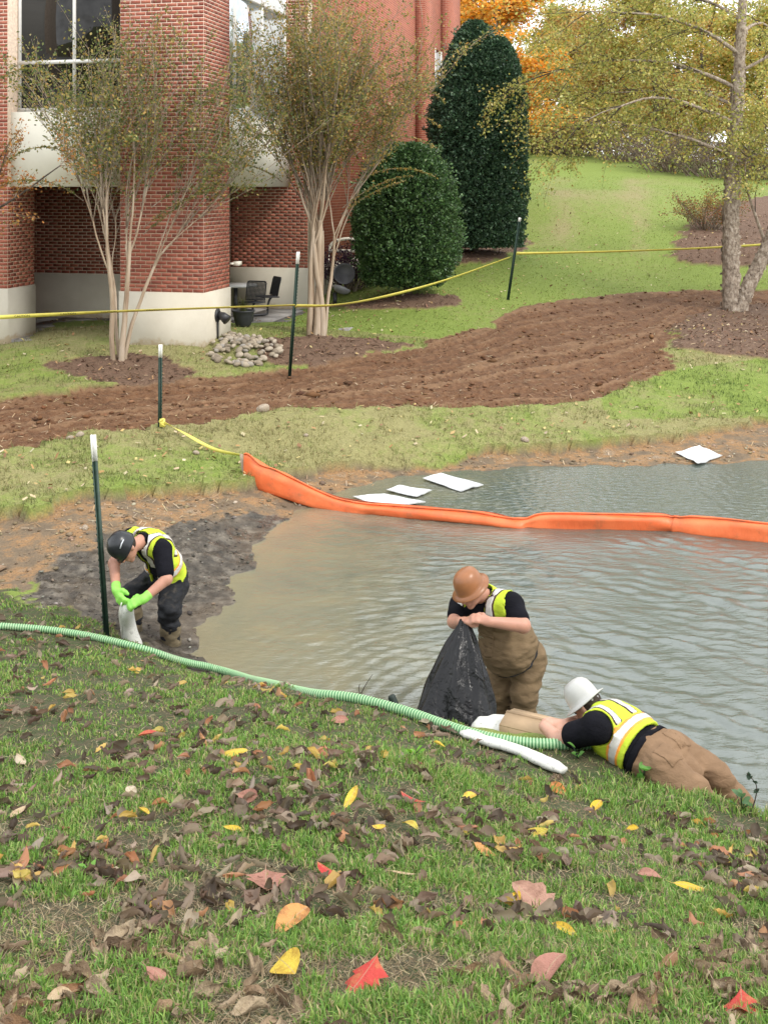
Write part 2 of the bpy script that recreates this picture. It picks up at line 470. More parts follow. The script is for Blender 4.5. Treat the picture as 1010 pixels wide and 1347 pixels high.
def ground_material():
    n = N('ground_cover'); p = n.pos()
    big = n.noise(0.9, 5, 0.6, p); mid = n.noise(7, 6, 0.65, p); fine = n.noise(45, 5, 0.7, p); vfine = n.noise(160, 3, 0.7, p)
    g_fresh = n.ramp(fine, (0.25, (0.085, 0.12, 0.02)), (0.5, (0.165, 0.225, 0.038)), (0.75, (0.26, 0.32, 0.075)))
    g_dry = n.ramp(fine, (0.25, (0.12, 0.11, 0.04)), (0.55, (0.26, 0.24, 0.10)), (0.8, (0.40, 0.37, 0.18)))
    dm = n.math('ADD', n.attr('dry'), n.math('MULTIPLY', n.math('SUBTRACT', mid, 0.5), 1.5))
    dmr = n.ramp(dm, (0.2, (0, 0, 0)), (0.85, (1, 1, 1)))
    grass = n.mix(dmr, g_fresh, g_dry)
    thatch = n.ramp(vfine, (0.3, (0.03, 0.027, 0.014)), (0.7, (0.125, 0.11, 0.055)))
    ngrass = n.mix(n.ramp(n.noise(12, 5, 0.7, p), (0.42, (1, 1, 1)), (0.6, (0, 0, 0))), n.ramp(fine, (0.3, (0.018, 0.036, 0.008)), (0.7, (0.06, 0.10, 0.024))), thatch)
    grass = n.mix(n.attr('near'), grass, ngrass)
    dirt = n.ramp(mid, (0.25, (0.058, 0.025, 0.010)), (0.5, (0.115, 0.052, 0.022)), (0.72, (0.18, 0.092, 0.044)))
    dirt = n.mix(n.ramp(fine, (0.5, (0, 0, 0)), (0.75, (0.6, 0.6, 0.6))), dirt, (0.27, 0.18, 0.11))
    dirt = n.mix(n.ramp(n.math('MULTIPLY', n.attr('rut'), n.math('ADD', mid, 0.55)), (0.55, (0, 0, 0)), (1.0, (0.55, 0.55, 0.55))), dirt, (0.24, 0.145, 0.08))
    tan = n.ramp(n.noise(3.0, 6, 0.65, p), (0.25, (0.105, 0.08, 0.055)), (0.45, (0.20, 0.145, 0.09)), (0.56, (0.34, 0.19, 0.08)), (0.75, (0.30, 0.26, 0.2)))
    tan = n.mix(n.ramp(fine, (0.35, (0.7, 0.7, 0.7)), (0.6, (0, 0, 0))), tan, (0.10, 0.075, 0.05))
    mud = n.ramp(mid, (0.3, (0.024, 0.020, 0.015)), (0.5, (0.072, 0.061, 0.047)), (0.7, (0.19, 0.165, 0.13)))
    mud = n.mix(n.ramp(big, (0.5, (0, 0, 0)), (0.7, (0.5, 0.5, 0.5))), mud, (0.15, 0.11, 0.07))
    mulch = n.ramp(fine, (0.25, (0.045, 0.025, 0.015)), (0.5, (0.125, 0.073, 0.045)), (0.75, (0.25, 0.165, 0.115)))
    c = n.mix(n.attr('dirt'), tan, dirt); c = n.mix(n.attr('mud'), c, mud); c = n.mix(n.attr('mulch'), c, mulch); c = n.mix(n.attr('grass'), c, grass)
    h = n.math('ADD', n.math('MULTIPLY', fine, 0.5), n.math('MULTIPLY', mid, 0.9))
    nm = n.bump(h, 0.65, 0.05)
    nm = n.bump(vfine, 0.5, 0.012, nm)
    ro = n.ramp(n.math('MULTIPLY', n.attr('mud'), n.math('MULTIPLY', mid, 1.3)), (0.1, (0.92, 0.92, 0.92)), (0.55, (0.42, 0.42, 0.42)), (0.8, (0.6, 0.6, 0.6)))
    wet = n.math('MULTIPLY', n.attr('mud'), n.ramp(n.noise(2.4, 4, 0.6, p), (0.5, (0, 0, 0)), (0.6, (1, 1, 1))))
    ro = n.mix(wet, ro, (0.16, 0.16, 0.16))
    return n.bsdf(c, ro, nm, 0.4)
GROUND = ground_material()

ATT = {k: MK[k].astype(float).ravel() for k in ('near', 'mud', 'tan', 'dirt', 'grass', 'dry', 'rut')}
ATT['mulch'] = (MK['mulch'] > 0).astype(float).ravel()
reg = np.zeros(NR * NC, int)                       # 0 lawn
reg[MK['near'].ravel()] = 1
reg[(MK['grass'] & (GY < 22) & (GY > 12.5) & ~MK['near']).ravel()] = 2
reg[MK['tan'].ravel()] = 3; reg[MK['mud'].ravel()] = 4; reg[MK['dirt'].ravel()] = 5
for i in range(len(Z_MULCH)): reg[(MK['mulch'] == i + 1).ravel()] = 6 + i
fr = reg[QUADS].max(1)
NAMES = ['lawn', 'near_bank', 'far_bank', 'bare_shore', 'mud_shore', 'dirt_track'] + ['mulch_bed'] * len(Z_MULCH)
for r in range(len(NAMES)):
    q = QUADS[fr == r]
    if not len(q): continue
    used, inv = np.unique(q, return_inverse=True)
    tag(mk(NAMES[r], VX[used], inv.reshape(-1, 4), GROUND, smooth=True, attrs={k: a[used] for k, a in ATT.items()}), kind='structure')

# ------------------------------------------------------------------ water
def water_material():
    n = N('pond_water'); p = n.pos()
    mpn = n.n('Mapping', Vector=p, Scale=(1.0, 2.2, 1.0))
    h1 = n.noise(9, 4, 0.55, mpn.outputs[0]); h2 = n.noise(34, 3, 0.5, mpn.outputs[0])
    nm = n.bump(h1, 0.28, 0.03); nm = n.bump(h2, 0.12, 0.012, nm)
    sepx = n.n('SeparateXYZ', Vector=p).outputs[0]
    f = n.math('ADD', n.math('MULTIPLY', sepx, 0.17), n.math('MULTIPLY', n.noise(1.1, 6, 0.65, p, 0.8), 0.9))
    col = n.ramp(f, (0.05, (0.225, 0.20, 0.12)), (0.38, (0.165, 0.165, 0.115)), (0.75, (0.075, 0.095, 0.08)))
    return n.bsdf(col, 0.035, nm, 0.5, IOR=1.9)
wx = np.arange(-3.2, 8.2, 0.03); wy = np.arange(5.6, 18.6, 0.03)
WX, WY = np.meshgrid(wx, wy)
_t = terrain(WX, WY)
fade = sstep(0.0, 0.35, -_t)
def ring(cx, cy, lam, amp, ph, dec):
    r = np.hypot(WX - cx, WY - cy) + 0.05 * fbm(WX * 2, WY * 2, 2, 77)
    return amp * np.sin(2 * np.pi * r / lam + ph) * np.exp(-r / dec)
wm = fbm(WX * 0.55, WY * 0.55, 3, 61)
warp = 0.5 * fbm(WX * 1.1, WY * 1.1, 3, 63)
WZ = ring(1.0, 9.05, 0.17, 0.0042, 0.4, 2.2) + ring(1.0, 9.05, 0.11, 0.0016, 1.0, 1.5) + ring(-1.9, 10.4, 0.15, 0.0015, 0, 1.2)
far = sstep(13.5, 14.6, WY)
d1 = WX * 0.66 + WY * 0.75
def chop(dx, dy, lam0, amp, nw, spread, seed):
    r = np.random.default_rng(seed); s = 0
    for i in range(nw):
        a = math.atan2(dy, dx) + r.normal(0, spread); lam = lam0 * math.exp(r.normal(0, 0.45))
        s = s + (lam / lam0) * (0.35 + 1.3 * vnoise(WX * 1.3 + 7 * i, WY * 1.9 + 3 * i, seed * 31 + i)) * np.sin(2 * np.pi * (WX * math.cos(a) + WY * math.sin(a) + warp * 0.45) / lam * 1.0 + r.uniform(0, 6.28))
    return amp * s / math.sqrt(nw)
patch = 0.25 + 1.15 * sstep(-0.4, 0.4, fbm(WX * 0.9, WY * 1.4, 3, 67))
_old = 0
WZ += (1 - far) * patch * sstep(0.0, 2.0, WX - 0.35 * (WY - 9)) * chop(0.66, 0.75, 0.19, 0.0044, 16, 0.42, 1)
WZ += (1 - far) * patch * sstep(-1.6, 0.3, WX) * chop(0.1, 1.0, 0.15, 0.0024, 14, 0.5, 2)
WZ += far * chop(0.15, 1.0, 0.12, 0.0028, 14, 0.5, 3)
_old += (1 - far) * sstep(0.2, 2.2, WX - 0.35 * (WY - 9)) * 0.0042 * (np.sin(2 * np.pi * (d1 + warp * 0.35) / 0.19 + 4 * wm) + 0.6 * np.sin(2 * np.pi * (d1 * 0.92 + 0.3 * WX + warp * .3) / 0.115))
_old += (1 - far) * 0.0032 * np.sin(2 * np.pi * (WY + 0.12 * WX + warp * 0.4) / 0.19 + 3 * wm) * sstep(-1.4, 0.5, WX)
WZ += 0.006 * fbm(WX * 2.6, WY * 4.2, 3, 71) * (1 - 0.55 * far)
WZ = WZ * (0.08 + 0.92 * fade)
keep = (_t < 0.05)
nx, ny = len(wx), len(wy)
wi = np.arange(nx * ny).reshape(ny, nx)
wq = np.stack([wi[:-1, :-1], wi[:-1, 1:], wi[1:, 1:], wi[1:, :-1]], -1).reshape(-1, 4)
wq = wq[keep.ravel()[wq].any(1)]
used, inv = np.unique(wq, return_inverse=True)
tag(mk('pond_water', np.stack([WX, WY, WZ], -1).reshape(-1, 3)[used], inv.reshape(-1, 4), water_material(), smooth=True), kind='structure')

# ------------------------------------------------------------------ building
BA = R(13.0)
BC = np.array((-3.38, 21.4, 0.0))
bld = thing('brick_building', (BC[0], BC[1], 0.95), 'two storey red brick office building with pale concrete base and corner porch', 'building', rz=-BA)
bld.location = (BC[0], BC[1], 0.0)
def bw(u, v, z=0.0):                       # building frame -> world
    return np.array((BC[0] + u * math.cos(BA) + v * math.sin(BA), BC[1] - u * math.sin(BA) + v * math.cos(BA), z))

def brick_mat(per_object):
    n = N('red_brick' if per_object else 'red_brick_courses')
    f = n.rnd() if per_object else n.attr('rnd')
    v = n.obj()
    c = n.ramp(f, (0.0, (0.20, 0.06, 0.042)), (0.3, (0.265, 0.08, 0.053)), (0.7, (0.32, 0.10, 0.064)), (1.0, (0.38, 0.135, 0.088)))
    c = n.mix(n.math('MULTIPLY', n.noise(60, 4, 0.6, v), 0.35), c, (0.16, 0.05, 0.035))
    return n.bsdf(c, 0.85, n.bump(n.noise(140, 4, 0.6, v), 0.5, 0.004), 0.25)
M_BRICK1, M_BRICK = brick_mat(True), brick_mat(False)
M_MORTAR = plain('mortar', (0.70, 0.56, 0.45), 0.95, 0.1, var=0.2, scale=20, bump=0.3)
def far_brick():
    n = N('far_brick_wall'); v = n.obj()
    s = n.n('SeparateXYZ', Vector=v)
    cv = n.n('CombineXYZ', X=n.math('ADD', s.outputs[1], s.outputs[0]), Y=s.outputs[2])
    b = n.n('TexBrick', Vector=cv.outputs[0], Color1=(0.30, 0.085, 0.05), Color2=(0.21, 0.056, 0.036), Mortar=(0.40, 0.29, 0.22), Scale=1.0, Mortar_Size=0.005, Brick_Width=0.21, Row_Height=0.074)
    c = n.mix(n.math('MULTIPLY', n.noise(1.2, 4, 0.6, v), 0.3), b.outputs['Color'], (0.36, 0.13, 0.085))
    return n.bsdf(c, 0.88, n.bump(b.outputs['Fac'], -0.4, 0.01), 0.2)
M_FARBRICK = far_brick()
def conc():
    n = N('painted_concrete'); v = n.obj()
    c = n.ramp(n.noise(1.3, 5, 0.6, v), (0.3, (0.50, 0.455, 0.365)), (0.7, (0.60, 0.555, 0.46)))
    z = n.n('SeparateXYZ', Vector=v).outputs[2]
    st = n.math('SUBTRACT', n.math('ADD', z, n.math('MULTIPLY', n.noise(5, 5, 0.7, v), 0.5)), 1.0)
    c = n.mix(n.ramp(st, (0.0, (0, 0, 0)), (1.0, (1, 1, 1))), c, c)
    c = n.mix(n.ramp(st, (0.45, (0.7, 0.7, 0.7)), (0.55, (0, 0, 0))), c, (0.40, 0.29, 0.17))
    c = n.mix(n.math('MULTIPLY', n.noise(30, 4, 0.7, v), 0.18), c, (0.33, 0.3, 0.25))
    return n.bsdf(c, 0.8, n.bump(n.noise(50, 4, 0.6, v), 0.25, 0.006), 0.25)
M_CONC = conc()
M_BAND = plain('cream_panel', (0.66, 0.63, 0.54), 0.65, 0.3, var=0.05, scale=2)
M_SOFFIT = plain('dark_soffit', (0.10, 0.09, 0.08), 0.8, 0.2)
M_GLASS = N('window_glass').bsdf((0.012, 0.011, 0.010), 0.03, None, 0.35)
M_MIRROR = N('reflective_glass').bsdf((0.55, 0.6, 0.64), 0.03, None, 0.8, 0.85)
M_ALU = plain('window_frame_metal', (0.62, 0.61, 0.58), 0.45, 0.5, 0.0, var=0.06)
M_DARKMETAL = plain('black_metal', (0.018, 0.018, 0.02), 0.45, 0.5, 0.0, var=0.2)

Z0, ZB, ZT = 1.10, 2.20, 12.9        # base foot, top of the base, parapet
def core(name, u0, u1, v0, v1, mat=M_MORTAR, z0=None, z1=ZT, parent=bld):
    return MB().box((u0, v0, z0 if z0 is not None else ZB), (u1, v1, z1)).build(name, mat, parent)
def basebox(u0, u1, v0, v1, out=0.02):
    return MB().box((u0 - out, v0 - out, Z0 - 0.5), (u1 + out, v1 + out, ZB)).build('base', M_CONC, bld)

core('corner_pillar', -1.7, 0.0, 0.0, 1.35); basebox(-1.7, 0, 0, 1.35)
core('left_pillar', -6.2, -4.09, 0.0, 1.0); basebox(-6.2, -4.09, 0, 1.0)
core('porch_wall', -9.0, -2.0, 3.9, 4.2, z1=4.2); basebox(-9.0, -2.0, 3.9, 4.2)
core('return_wall', -2.3, -2.0, 4.2, 6.73, z1=4.2)
w2 = core('inner_wall', -2.0, 0.0, 6.73, 7.1, z1=ZT); basebox(-2.0, 0.0, 6.73, 7.0)
core('side_wall', -6.0, 0.0, 7.1, 28.0, mat=M_FARBRICK); basebox(-6.0, 0.0, 7.1, 28.0, 0.03)
core('rear_block', -9.2, -6.0, 4.3, 28.0, mat=M_FARBRICK, z0=4.25)
core('left_block', -16.0, -6.2, 0.0, 12.0, mat=M_FARBRICK, z0=0.8)
for (a, b) in ((20.0, 22.0), (25.2, 27.9)):
    core('pilaster', 0.0, 0.35, a, b, mat=M_FARBRICK, z0=0.9)
# floor slab / soffit over the porch, spandrel bands
MB().box((-9.2, 0.16, 4.205), (-0.46, 6.73, 4.5)).build('soffit', M_SOFFIT, bld)
MB().box((-4.09, 0.12, 4.2), (-1.7, 0.42, 5.67)).build('spandrel', M_BAND, bld)
MB().box((-0.75, 1.35, 4.2), (-0.45, 6.73, 5.67)).build('spandrel', M_BAND, bld)
core('upper_block', -9.2, -0.9, 0.6, 7.1, mat=M_SOFFIT, z0=4.5, z1=ZT)
MB().box((-16.1, -0.12, ZT), (0.14, 12.1, ZT + 0.12)).build('coping', M_BAND, bld)
# windows
def window(name, lo, hi, mat, along, muls, rails):
    w = MB().box(lo, hi).build(name, mat, bld)
    f = MB()
    t = 0.05
    for s in muls:
        a = list(lo); b = list(hi); a[along] = s - t / 2; b[along] = s + t / 2
        o = 1 - along
        if along == 0: a[1] -= 0.05
        else: b[0] += 0.05
        f.box(a, b)
    fr_ = f.build('mullion', M_ALU, w)
    for z in rails:
        a = list(lo); b = list(hi); a[2] = z - 0.035; b[2] = z + 0.035
        if along == 0: a[1] -= 0.06
        else: b[0] += 0.06
        MB().box(a, b).build('rail', M_ALU, w)
    return w
window('window', (-4.08, 0.40, 5.68), (-1.72, 0.55, 9.6), M_GLASS, 0, (-4.05, -2.86, -1.75), (5.72, 6.66, 8.2))
window('window', (-0.80, 1.36, 5.68), (-0.60, 6.72, 9.6), M_MIRROR, 1, (1.4, 3.2, 5.0, 6.7), (5.72, 8.4))
window('window', (-0.05, 22.3, 2.6), (0.04, 25.0, 9.6), M_GLASS, 1, (22.35, 23.6, 24.95), (2.65, 5.6))
# bricks: running bond, each brick proud of the mortar
BL, BH_, GAP = 0.200, 0.061, 0.013
def bricks(u0, v0, du, dv, nu, nv, length, z0, z1, phase=0.0):
    out = []
    k = 0; z = z0 + 0.005
    while z + BH_ < z1:
        s = -((k % 2) * 0.5 + phase) * (BL + GAP)
        while s < length:
            a, b = max(s, 0.004), min(s + BL, length - 0.004)
            if b - a > 0.03: out.append((u0 + du * a, v0 + dv * a, u0 + du * b, v0 + dv * b, z, nu, nv))
            s += BL + GAP
        z += BH_ + GAP; k += 1
    return out
front = bricks(-1.7, 0.0, 1, 0, 0, -1, 1.7, ZB, 8.4)
rest = bricks(0.0, 0.0, 0, 1, 1, 0, 1.35, ZB, 8.4, 0.5)
rest += bricks(-6.2, 0.0, 1, 0, 0, -1, 2.11, ZB, 8.4) + bricks(-4.09, 0.0, 0, 1, 1, 0, 1.0, ZB, 4.2)
rest += bricks(-7.2, 3.9, 1, 0, 0, -1, 5.2, ZB, 4.2) + bricks(-2.0, 6.73, 1, 0, 0, -1, 2.0, ZB, 8.9)
rest += bricks(-1.7, 1.35, 0, -1, -1, 0, 1.35, ZB, 4.2)
singles = [b for b in front if ZB < b[4] and b[4] < 5.2][:300]
rest += [b for b in front if b not in singles]
pr = 0.0016
full = MB().box((-BL / 2, -pr, 0), (BL / 2, 0.002, BH_)).data('brick', M_BRICK1)
cut_cache = {}
pillar = [o for o in bld.children if o.name.startswith('corner_pillar')][0]
for (ua, va, ub, vb, z, nu, nv) in singles:
    L = round(ub - ua, 3)
    if abs(L - BL) < 0.002: me = full
    else:
        if L not in cut_cache: cut_cache[L] = MB().box((-L / 2, -pr, 0), (L / 2, 0.002, BH_)).data('brick', M_BRICK1)
        me = cut_cache[L]
    add('brick', me, pillar, ((ua + ub) / 2, va - random.random() * 0.002, z))
m = MB(); rv = []
for (ua, va, ub, vb, z, nu, nv) in rest:
    lo = (min(ua, ub) - (0.002 if nu > 0 else pr if nu < 0 else 0), min(va, vb) - (pr if nv < 0 else 0), z)
    hi = (max(ua, ub) + (pr if nu > 0 else 0.002 if nu < 0 else 0), max(va, vb) + (0.002 if nv < 0 else 0), z + BH_)
    m.box(lo, hi); rv += [random.random()] * 8
o = mk('brick_courses', np.vstack(m.v), m.faces(), M_BRICK, bld, attrs={'rnd': np.array(rv)})
o['kind'] = 'stuff'
# outlet pipe on the pillar base and small light on the porch wall
op = MB()
op.tube([(0.02, 0.62, 1.72), (0.14, 0.62, 1.70), (0.24, 0.60, 1.63)], [0.075, 0.085, 0.10], 12)
op.tube([(0.02, 0.62, 1.72), (0.05, 0.62, 1.72)], [0.13, 0.13], 14)
op.tube([(0.045, 0.60, 1.66), (0.05, 0.60, 1.2)], 0.018, 8)
op.build('outlet_pipe', M_DARKMETAL, bld, smooth=False)
MB().box((0.05, 1.42, 2.62), (0.17, 1.6, 2.70)).build('wall_light', M_BAND, bld)
MB().box((0.0, 1.36, 2.64), (0.06, 1.50, 2.68)).build('wall_light_arm', M_BAND, bld)
# porch paving: slabs
M_PAVE = plain('grey_paving', (0.25, 0.235, 0.22), 0.85, 0.25, var=0.25, scale=3, bump=0.3)
pv = thing('paving', (0, 0, 0), None, None); pv['kind'] = 'structure'
tag(pv, 'grey paving slabs of the porch and patio', 'paving')
pv.location = (BC[0], BC[1], 1.19); pv.rotation_euler = (0, 0, -BA)
sl = MB().box((0, 0, -0.12), (0.985, 0.985, 0.0)).data('slab', M_PAVE)
for i in range(-8, 2):
    for j in range(0, 9):
        u, v = i * 1.0, 0.1 + j * 1.0
        if u >= 0 and (v > 8.5 or v < 2.3): continue
        if -1.75 < u < 0 and v < 1.35: continue
        if -7.3 < u < -2 and v > 3.9: continue
        w = bw(u + .5, v + .5); g = gz(w[0], w[1])
        if g > 1.5: continue
        add('slab', sl, pv, (u, v, random.uniform(-0.006, 0.004)))
del pv['category']; del pv['label']

# ------------------------------------------------------------------ trees
M_LEAF = leafmat('tree_leaf')
M_HOLLY = leafmat('glossy_leaf', 0.4, 0.42, 0.12)
def barkmat(name, c0, c1, c2, scale=9, stretch=0.25, bump=0.6):
    n = N(name); v = n.obj()
    mpn = n.n('Mapping', Vector=v, Scale=(1, 1, stretch))
    f = n.noise(scale, 5, 0.65, mpn.outputs[0])
    c = n.ramp(f, (0.3, c0), (0.5, c1), (0.7, c2))
    return n.bsdf(c, 0.8, n.bump(n.noise(scale * 3, 4, 0.6, mpn.outputs[0]), bump, 0.02), 0.2)
M_CRAPE = barkmat('smooth_tan_bark', (0.22, 0.15, 0.10), (0.36, 0.28, 0.20), (0.46, 0.38, 0.30), 7, 0.15, 0.25)
M_TWIG = barkmat('grey_twig_bark', (0.12, 0.09, 0.065), (0.24, 0.19, 0.14), (0.36, 0.31, 0.25), 6, 0.3, 0.2)
M_BIRCH = barkmat('peeling_birch_bark', (0.11, 0.08, 0.062), (0.33, 0.265, 0.205), (0.55, 0.48, 0.40), 16, 0.6, 1.0)
M_DBARK = barkmat('dark_bark', (0.03, 0.024, 0.018), (0.07, 0.055, 0.042), (0.13, 0.11, 0.09), 8, 0.3)

def unit(v): return v / (np.linalg.norm(v) + 1e-12)

def leaf_quads(C, D, size, aspect=0.5, cols=None, droop=0.0):
    """diamond leaves at C pointing along D, folded a little along the rib"""
    n = len(C)
    D = D / (np.linalg.norm(D, axis=1)[:, None] + 1e-9)
    rv = rng.normal(size=(n, 3)); S = np.cross(D, rv); S /= np.linalg.norm(S, axis=1)[:, None] + 1e-9
    Nn = np.cross(S, D)
    L = (np.asarray(size) * rng.uniform(0.65, 1.3, n))[:, None]
    W = L * aspect * 0.5
    V = np.stack([C, C + D * L * 0.45 + S * W + Nn * W * 0.35, C + D * L, C + D * L * 0.45 - S * W + Nn * W * 0.35], 1).reshape(-1, 3)
    q = np.arange(n * 4).reshape(-1, 4)
    t = np.concatenate([q[:, [0, 1, 2]], q[:, [0, 2, 3]]])
    col = np.repeat(cols, 4, axis=0)
    return V, t, col

def palette(n, cols, w=None, jit=0.18):
    cols = np.array(cols, float)
    i = rng.choice(len(cols), n, p=None if w is None else np.array(w) / np.sum(w))
    c = cols[i] * rng.uniform(1 - jit, 1 + jit, (n, 1)) * rng.uniform(0.93, 1.07, (n, 3))
    return np.clip(c, 0, 1)

class Tree:
    def __init__(s): s.tr = MB(); s.tw = MB(); s.LC = []; s.LD = []
    def branch(s, p, d, L, r0, r1, steps, wander, up, sides=6, trunk=True, bend=None):
        pts = [np.array(p, float)]; d = unit(np.array(d, float)); h = L / steps
        ds = [d]
        for i in range(steps):
            d = unit(d + rng.normal(size=3) * wander + np.array((0, 0, up)) + (bend if bend is not None else 0))
            pts.append(pts[-1] + d * h); ds.append(d)
        (s.tr if trunk else s.tw).tube(pts, np.linspace(r0, r1, steps + 1), sides, cap=False)
        return pts, ds
    def leaves(s, pts, ds, n, spread, t0=0.1, along=0.5):
        pts = np.array(pts); ds = np.array(ds)
        u = rng.uniform(t0, 1, n) * (len(pts) - 1.001); i = u.astype(int); f = (u - i)[:, None]
        c = pts[i] * (1 - f) + pts[i + 1] * f + rng.normal(size=(n, 3)) * spread
        dd = ds[i] * along + rng.normal(size=(n, 3)) * 0.7 + np.array((0, 0, -0.1))
        s.LC.append(c); s.LD.append(dd)
    def spray(s, pts, ds, gap):
        """alternate leaves in two ranks along an arching shoot"""
        pts = np.array(pts); ds = np.array(ds)
        n = max(3, int(np.linalg.norm(np.diff(pts, axis=0), axis=1).sum() / gap))
        u = np.linspace(0.12, 0.99, n) * (len(pts) - 1.001); i = u.astype(int); f = (u - i)[:, None]
        c = pts[i] * (1 - f) + pts[i + 1] * f
        side = np.cross(ds[i], np.array((0, 0, 1.0))); side /= np.linalg.norm(side, axis=1)[:, None] + 1e-9
        sg = np.where(np.arange(n) % 2 == 0, 1.0, -1.0)[:, None]
        s.LC.append(c); s.LD.append(side * sg + ds[i] * 0.55 + rng.normal(size=(n, 3)) * 0.25)
    def finish(s, root, cols, w, size, aspect, bark, twig, leaf=M_LEAF, smooth=True):
        if s.tr.n: s.tr.build('trunk', bark, root, smooth=smooth)
        if s.tw.n: s.tw.build('branches', twig, root, smooth=False)['kind'] = 'stuff'
        C = np.vstack(s.LC); D = np.vstack(s.LD)
        V, t, c = leaf_quads(C, D, size, aspect, palette(len(C), cols, w))
        mk('crown', V, t, leaf, root, col=c)
        return len(C)

CRAPE_COLS = [(0.12, 0.145, 0.045), (0.20, 0.20, 0.06), (0.30, 0.235, 0.075), (0.38, 0.25, 0.08), (0.075, 0.115, 0.038), (0.34, 0.31, 0.15)]
def crape(root_xy, label, stems, seed, hmul=1.0, nleaf=1.0, wts=(3, 3, 2, 1.2, 2.5, 1)):
    global rng
    rng = np.random.default_rng(seed)
    x, y = root_xy; z = gz(x, y) - 0.03
    root = thing('crape_myrtle_tree', (x, y, z), label, 'tree', 'crape myrtles in front of the building')
    T = Tree()
    for (ox, oy, dx, dy, L, r) in stems:
        r *= 0.82
        p, d = T.branch((ox, oy, 0), (dx * 0.6, dy * 0.6, 1), L, r, r * 0.62, 9, 0.045, 0.02, 8)
        e = p[-1]; nb = rng.integers(3, 5)
        for k in range(nb):
            az = rng.uniform(0, 2 * np.pi); sp = rng.uniform(0.12, 0.36)
            dd = unit(d[-1] + np.array((math.cos(az) * sp + dx * 0.6, math.sin(az) * sp + dy * 0.6, 0.1)))
            st = p[-1 - (k % 3)]
            p1, d1 = T.branch(st, dd, rng.uniform(1.0, 1.7) * hmul, r * 0.40, r * 0.22, 7, 0.07, 0.03, 5)
            for q in range(rng.integers(5, 8)):
                az = rng.uniform(0, 2 * np.pi); sp = rng.uniform(0.1, 0.42)
                j = rng.integers(3, 8)
                d2 = unit(d1[j] + np.array((math.cos(az), math.sin(az), 0.05)) * sp)
                p2, dd2 = T.branch(p1[j], d2, rng.uniform(1.4, 2.5) * hmul, r * 0.19, 0.005, 8, 0.07, 0.02, 4, trunk=False)
                T.leaves(p2, dd2, int(38 * nleaf), 0.09, 0.2)
                for w_ in range(rng.integers(5, 8)):
                    j2 = rng.integers(2, 9); az = rng.uniform(0, 2 * np.pi)
                    d3 = unit(dd2[j2] + np.array((math.cos(az), math.sin(az), 0.1)) * rng.uniform(0.3, 0.8))
                    p3, dd3 = T.branch(p2[j2], d3, rng.uniform(0.5, 1.2), 0.006, 0.002, 6, 0.08, 0.0, 3, trunk=False)
                    T.leaves(p3, dd3, int(36 * nleaf), 0.06, 0.05)
    # long arching shoots on the outside
    for (hz, az, L, droop) in ((2.3, 0.1, 1.9, -0.10), (2.8, -0.35, 1.8, -0.12), (3.3, 0.25, 1.7, -0.14), (2.0, -0.2, 1.6, -0.06), (3.7, -0.1, 1.6, -0.15), (3.0, 2.9, 1.6, -0.12), (2.4, 3.3, 1.5, -0.09), (3.9, 0.4, 1.5, -.13), (4.2, 2.8, 1.5, -.12), (1.9, 0.0, 1.5, -0.03), (3.1, -1.2, 1.3, -.1)):
        hz = hz * hmul
        rr = 0.25 + (hz - 1.6) * 0.28
        st = (math.cos(az) * rr, math.sin(az) * rr, hz)
        p4, d4 = T.branch(st, (math.cos(az) * 0.8, math.sin(az) * 0.8, 0.75), L, 0.010, 0.003, 12, 0.02, droop, 4, trunk=False)
        T.spray(p4, d4, 0.02); T.spray(p4, d4, 0.03); T.leaves(p4, d4, 60, 0.02, 0.15)
    n = T.finish(root, CRAPE_COLS, wts, 0.062, 0.55, M_CRAPE, M_TWIG)
    return root
x1, y1 = XY(156, 20.8)
crape((x1, y1), 'crape myrtle with slim pale trunks before the corner pillar', [(-0.10, 0.02, -0.07, 0.05, 2.1, 0.062), (0.06, -0.02, 0.02, -0.03, 2.2, 0.07), (0.10, 0.05, 0.16, 0.04, 2.0, 0.05), (0.0, 0.09, -0.16, 0.06, 1.9, 0.042)], 101, 1.22, 0.95)
x2, y2 = XY(416, 23.1)
crape((x2, y2), 'crape myrtle with a thick clustered trunk between patio and round holly', [(-0.13, 0.0, -0.05, 0.02, 2.2, 0.085), (0.0, -0.05, 0.0, 0, 2.4, 0.10), (0.12, 0.0, 0.10, 0.0, 2.3, 0.085), (0.05, 0.10, 0.14, 0.08, 2.2, 0.07), (-0.06, 0.10, -0.16, 0.1, 2.0, 0.06), (0.16, 0.04, 0.24, 0.0, 2.1, 0.05)], 107, 1.32, 1.25, (2, 3, 3.2, 2.6, 1, 1.2))

# leafy tree just outside the left edge, its rusty sprays reach into view
rng = np.random.default_rng(31)
xl, yl = XY(-62, 18.5)
root = thing('rusty_leaved_tree', (xl, yl, gz(xl, yl)), 'tree with rusty orange leaves reaching in at the left edge', 'tree')
T = Tree()
p, d = T.branch((0, 0, -0.05), (-0.05, 0, 1), 2.6, 0.10, 0.07, 8, 0.04, 0.02, 8)
for k in range(16):
    az = rng.uniform(-0.9, 0.9) if k < 11 else rng.uniform(0, 6.28)
    p1, d1 = T.branch(p[5 + k % 4], (math.cos(az), math.sin(az), rng.uniform(0.5, 2.0)), rng.uniform(1.3, 2.6), 0.035, 0.01, 8, 0.06, 0.02, 5)
    for q in range(6):
        j = rng.integers(3, 9)
        p2, d2 = T.branch(p1[j], d1[j] + rng.normal(size=3) * 0.45, rng.uniform(0.4, 0.9), 0.008, 0.002, 5, 0.08, -0.03, 3, trunk=False)
        T.leaves(p2, d2, 60, 0.06)
T.finish(root, [(0.33, 0.14, 0.04), (0.25, 0.12, 0.045), (0.16, 0.14, 0.045), (0.42, 0.22, 0.06)], (3, 3, 1.5, 1), 0.055, 0.55, M_DBARK, M_TWIG)

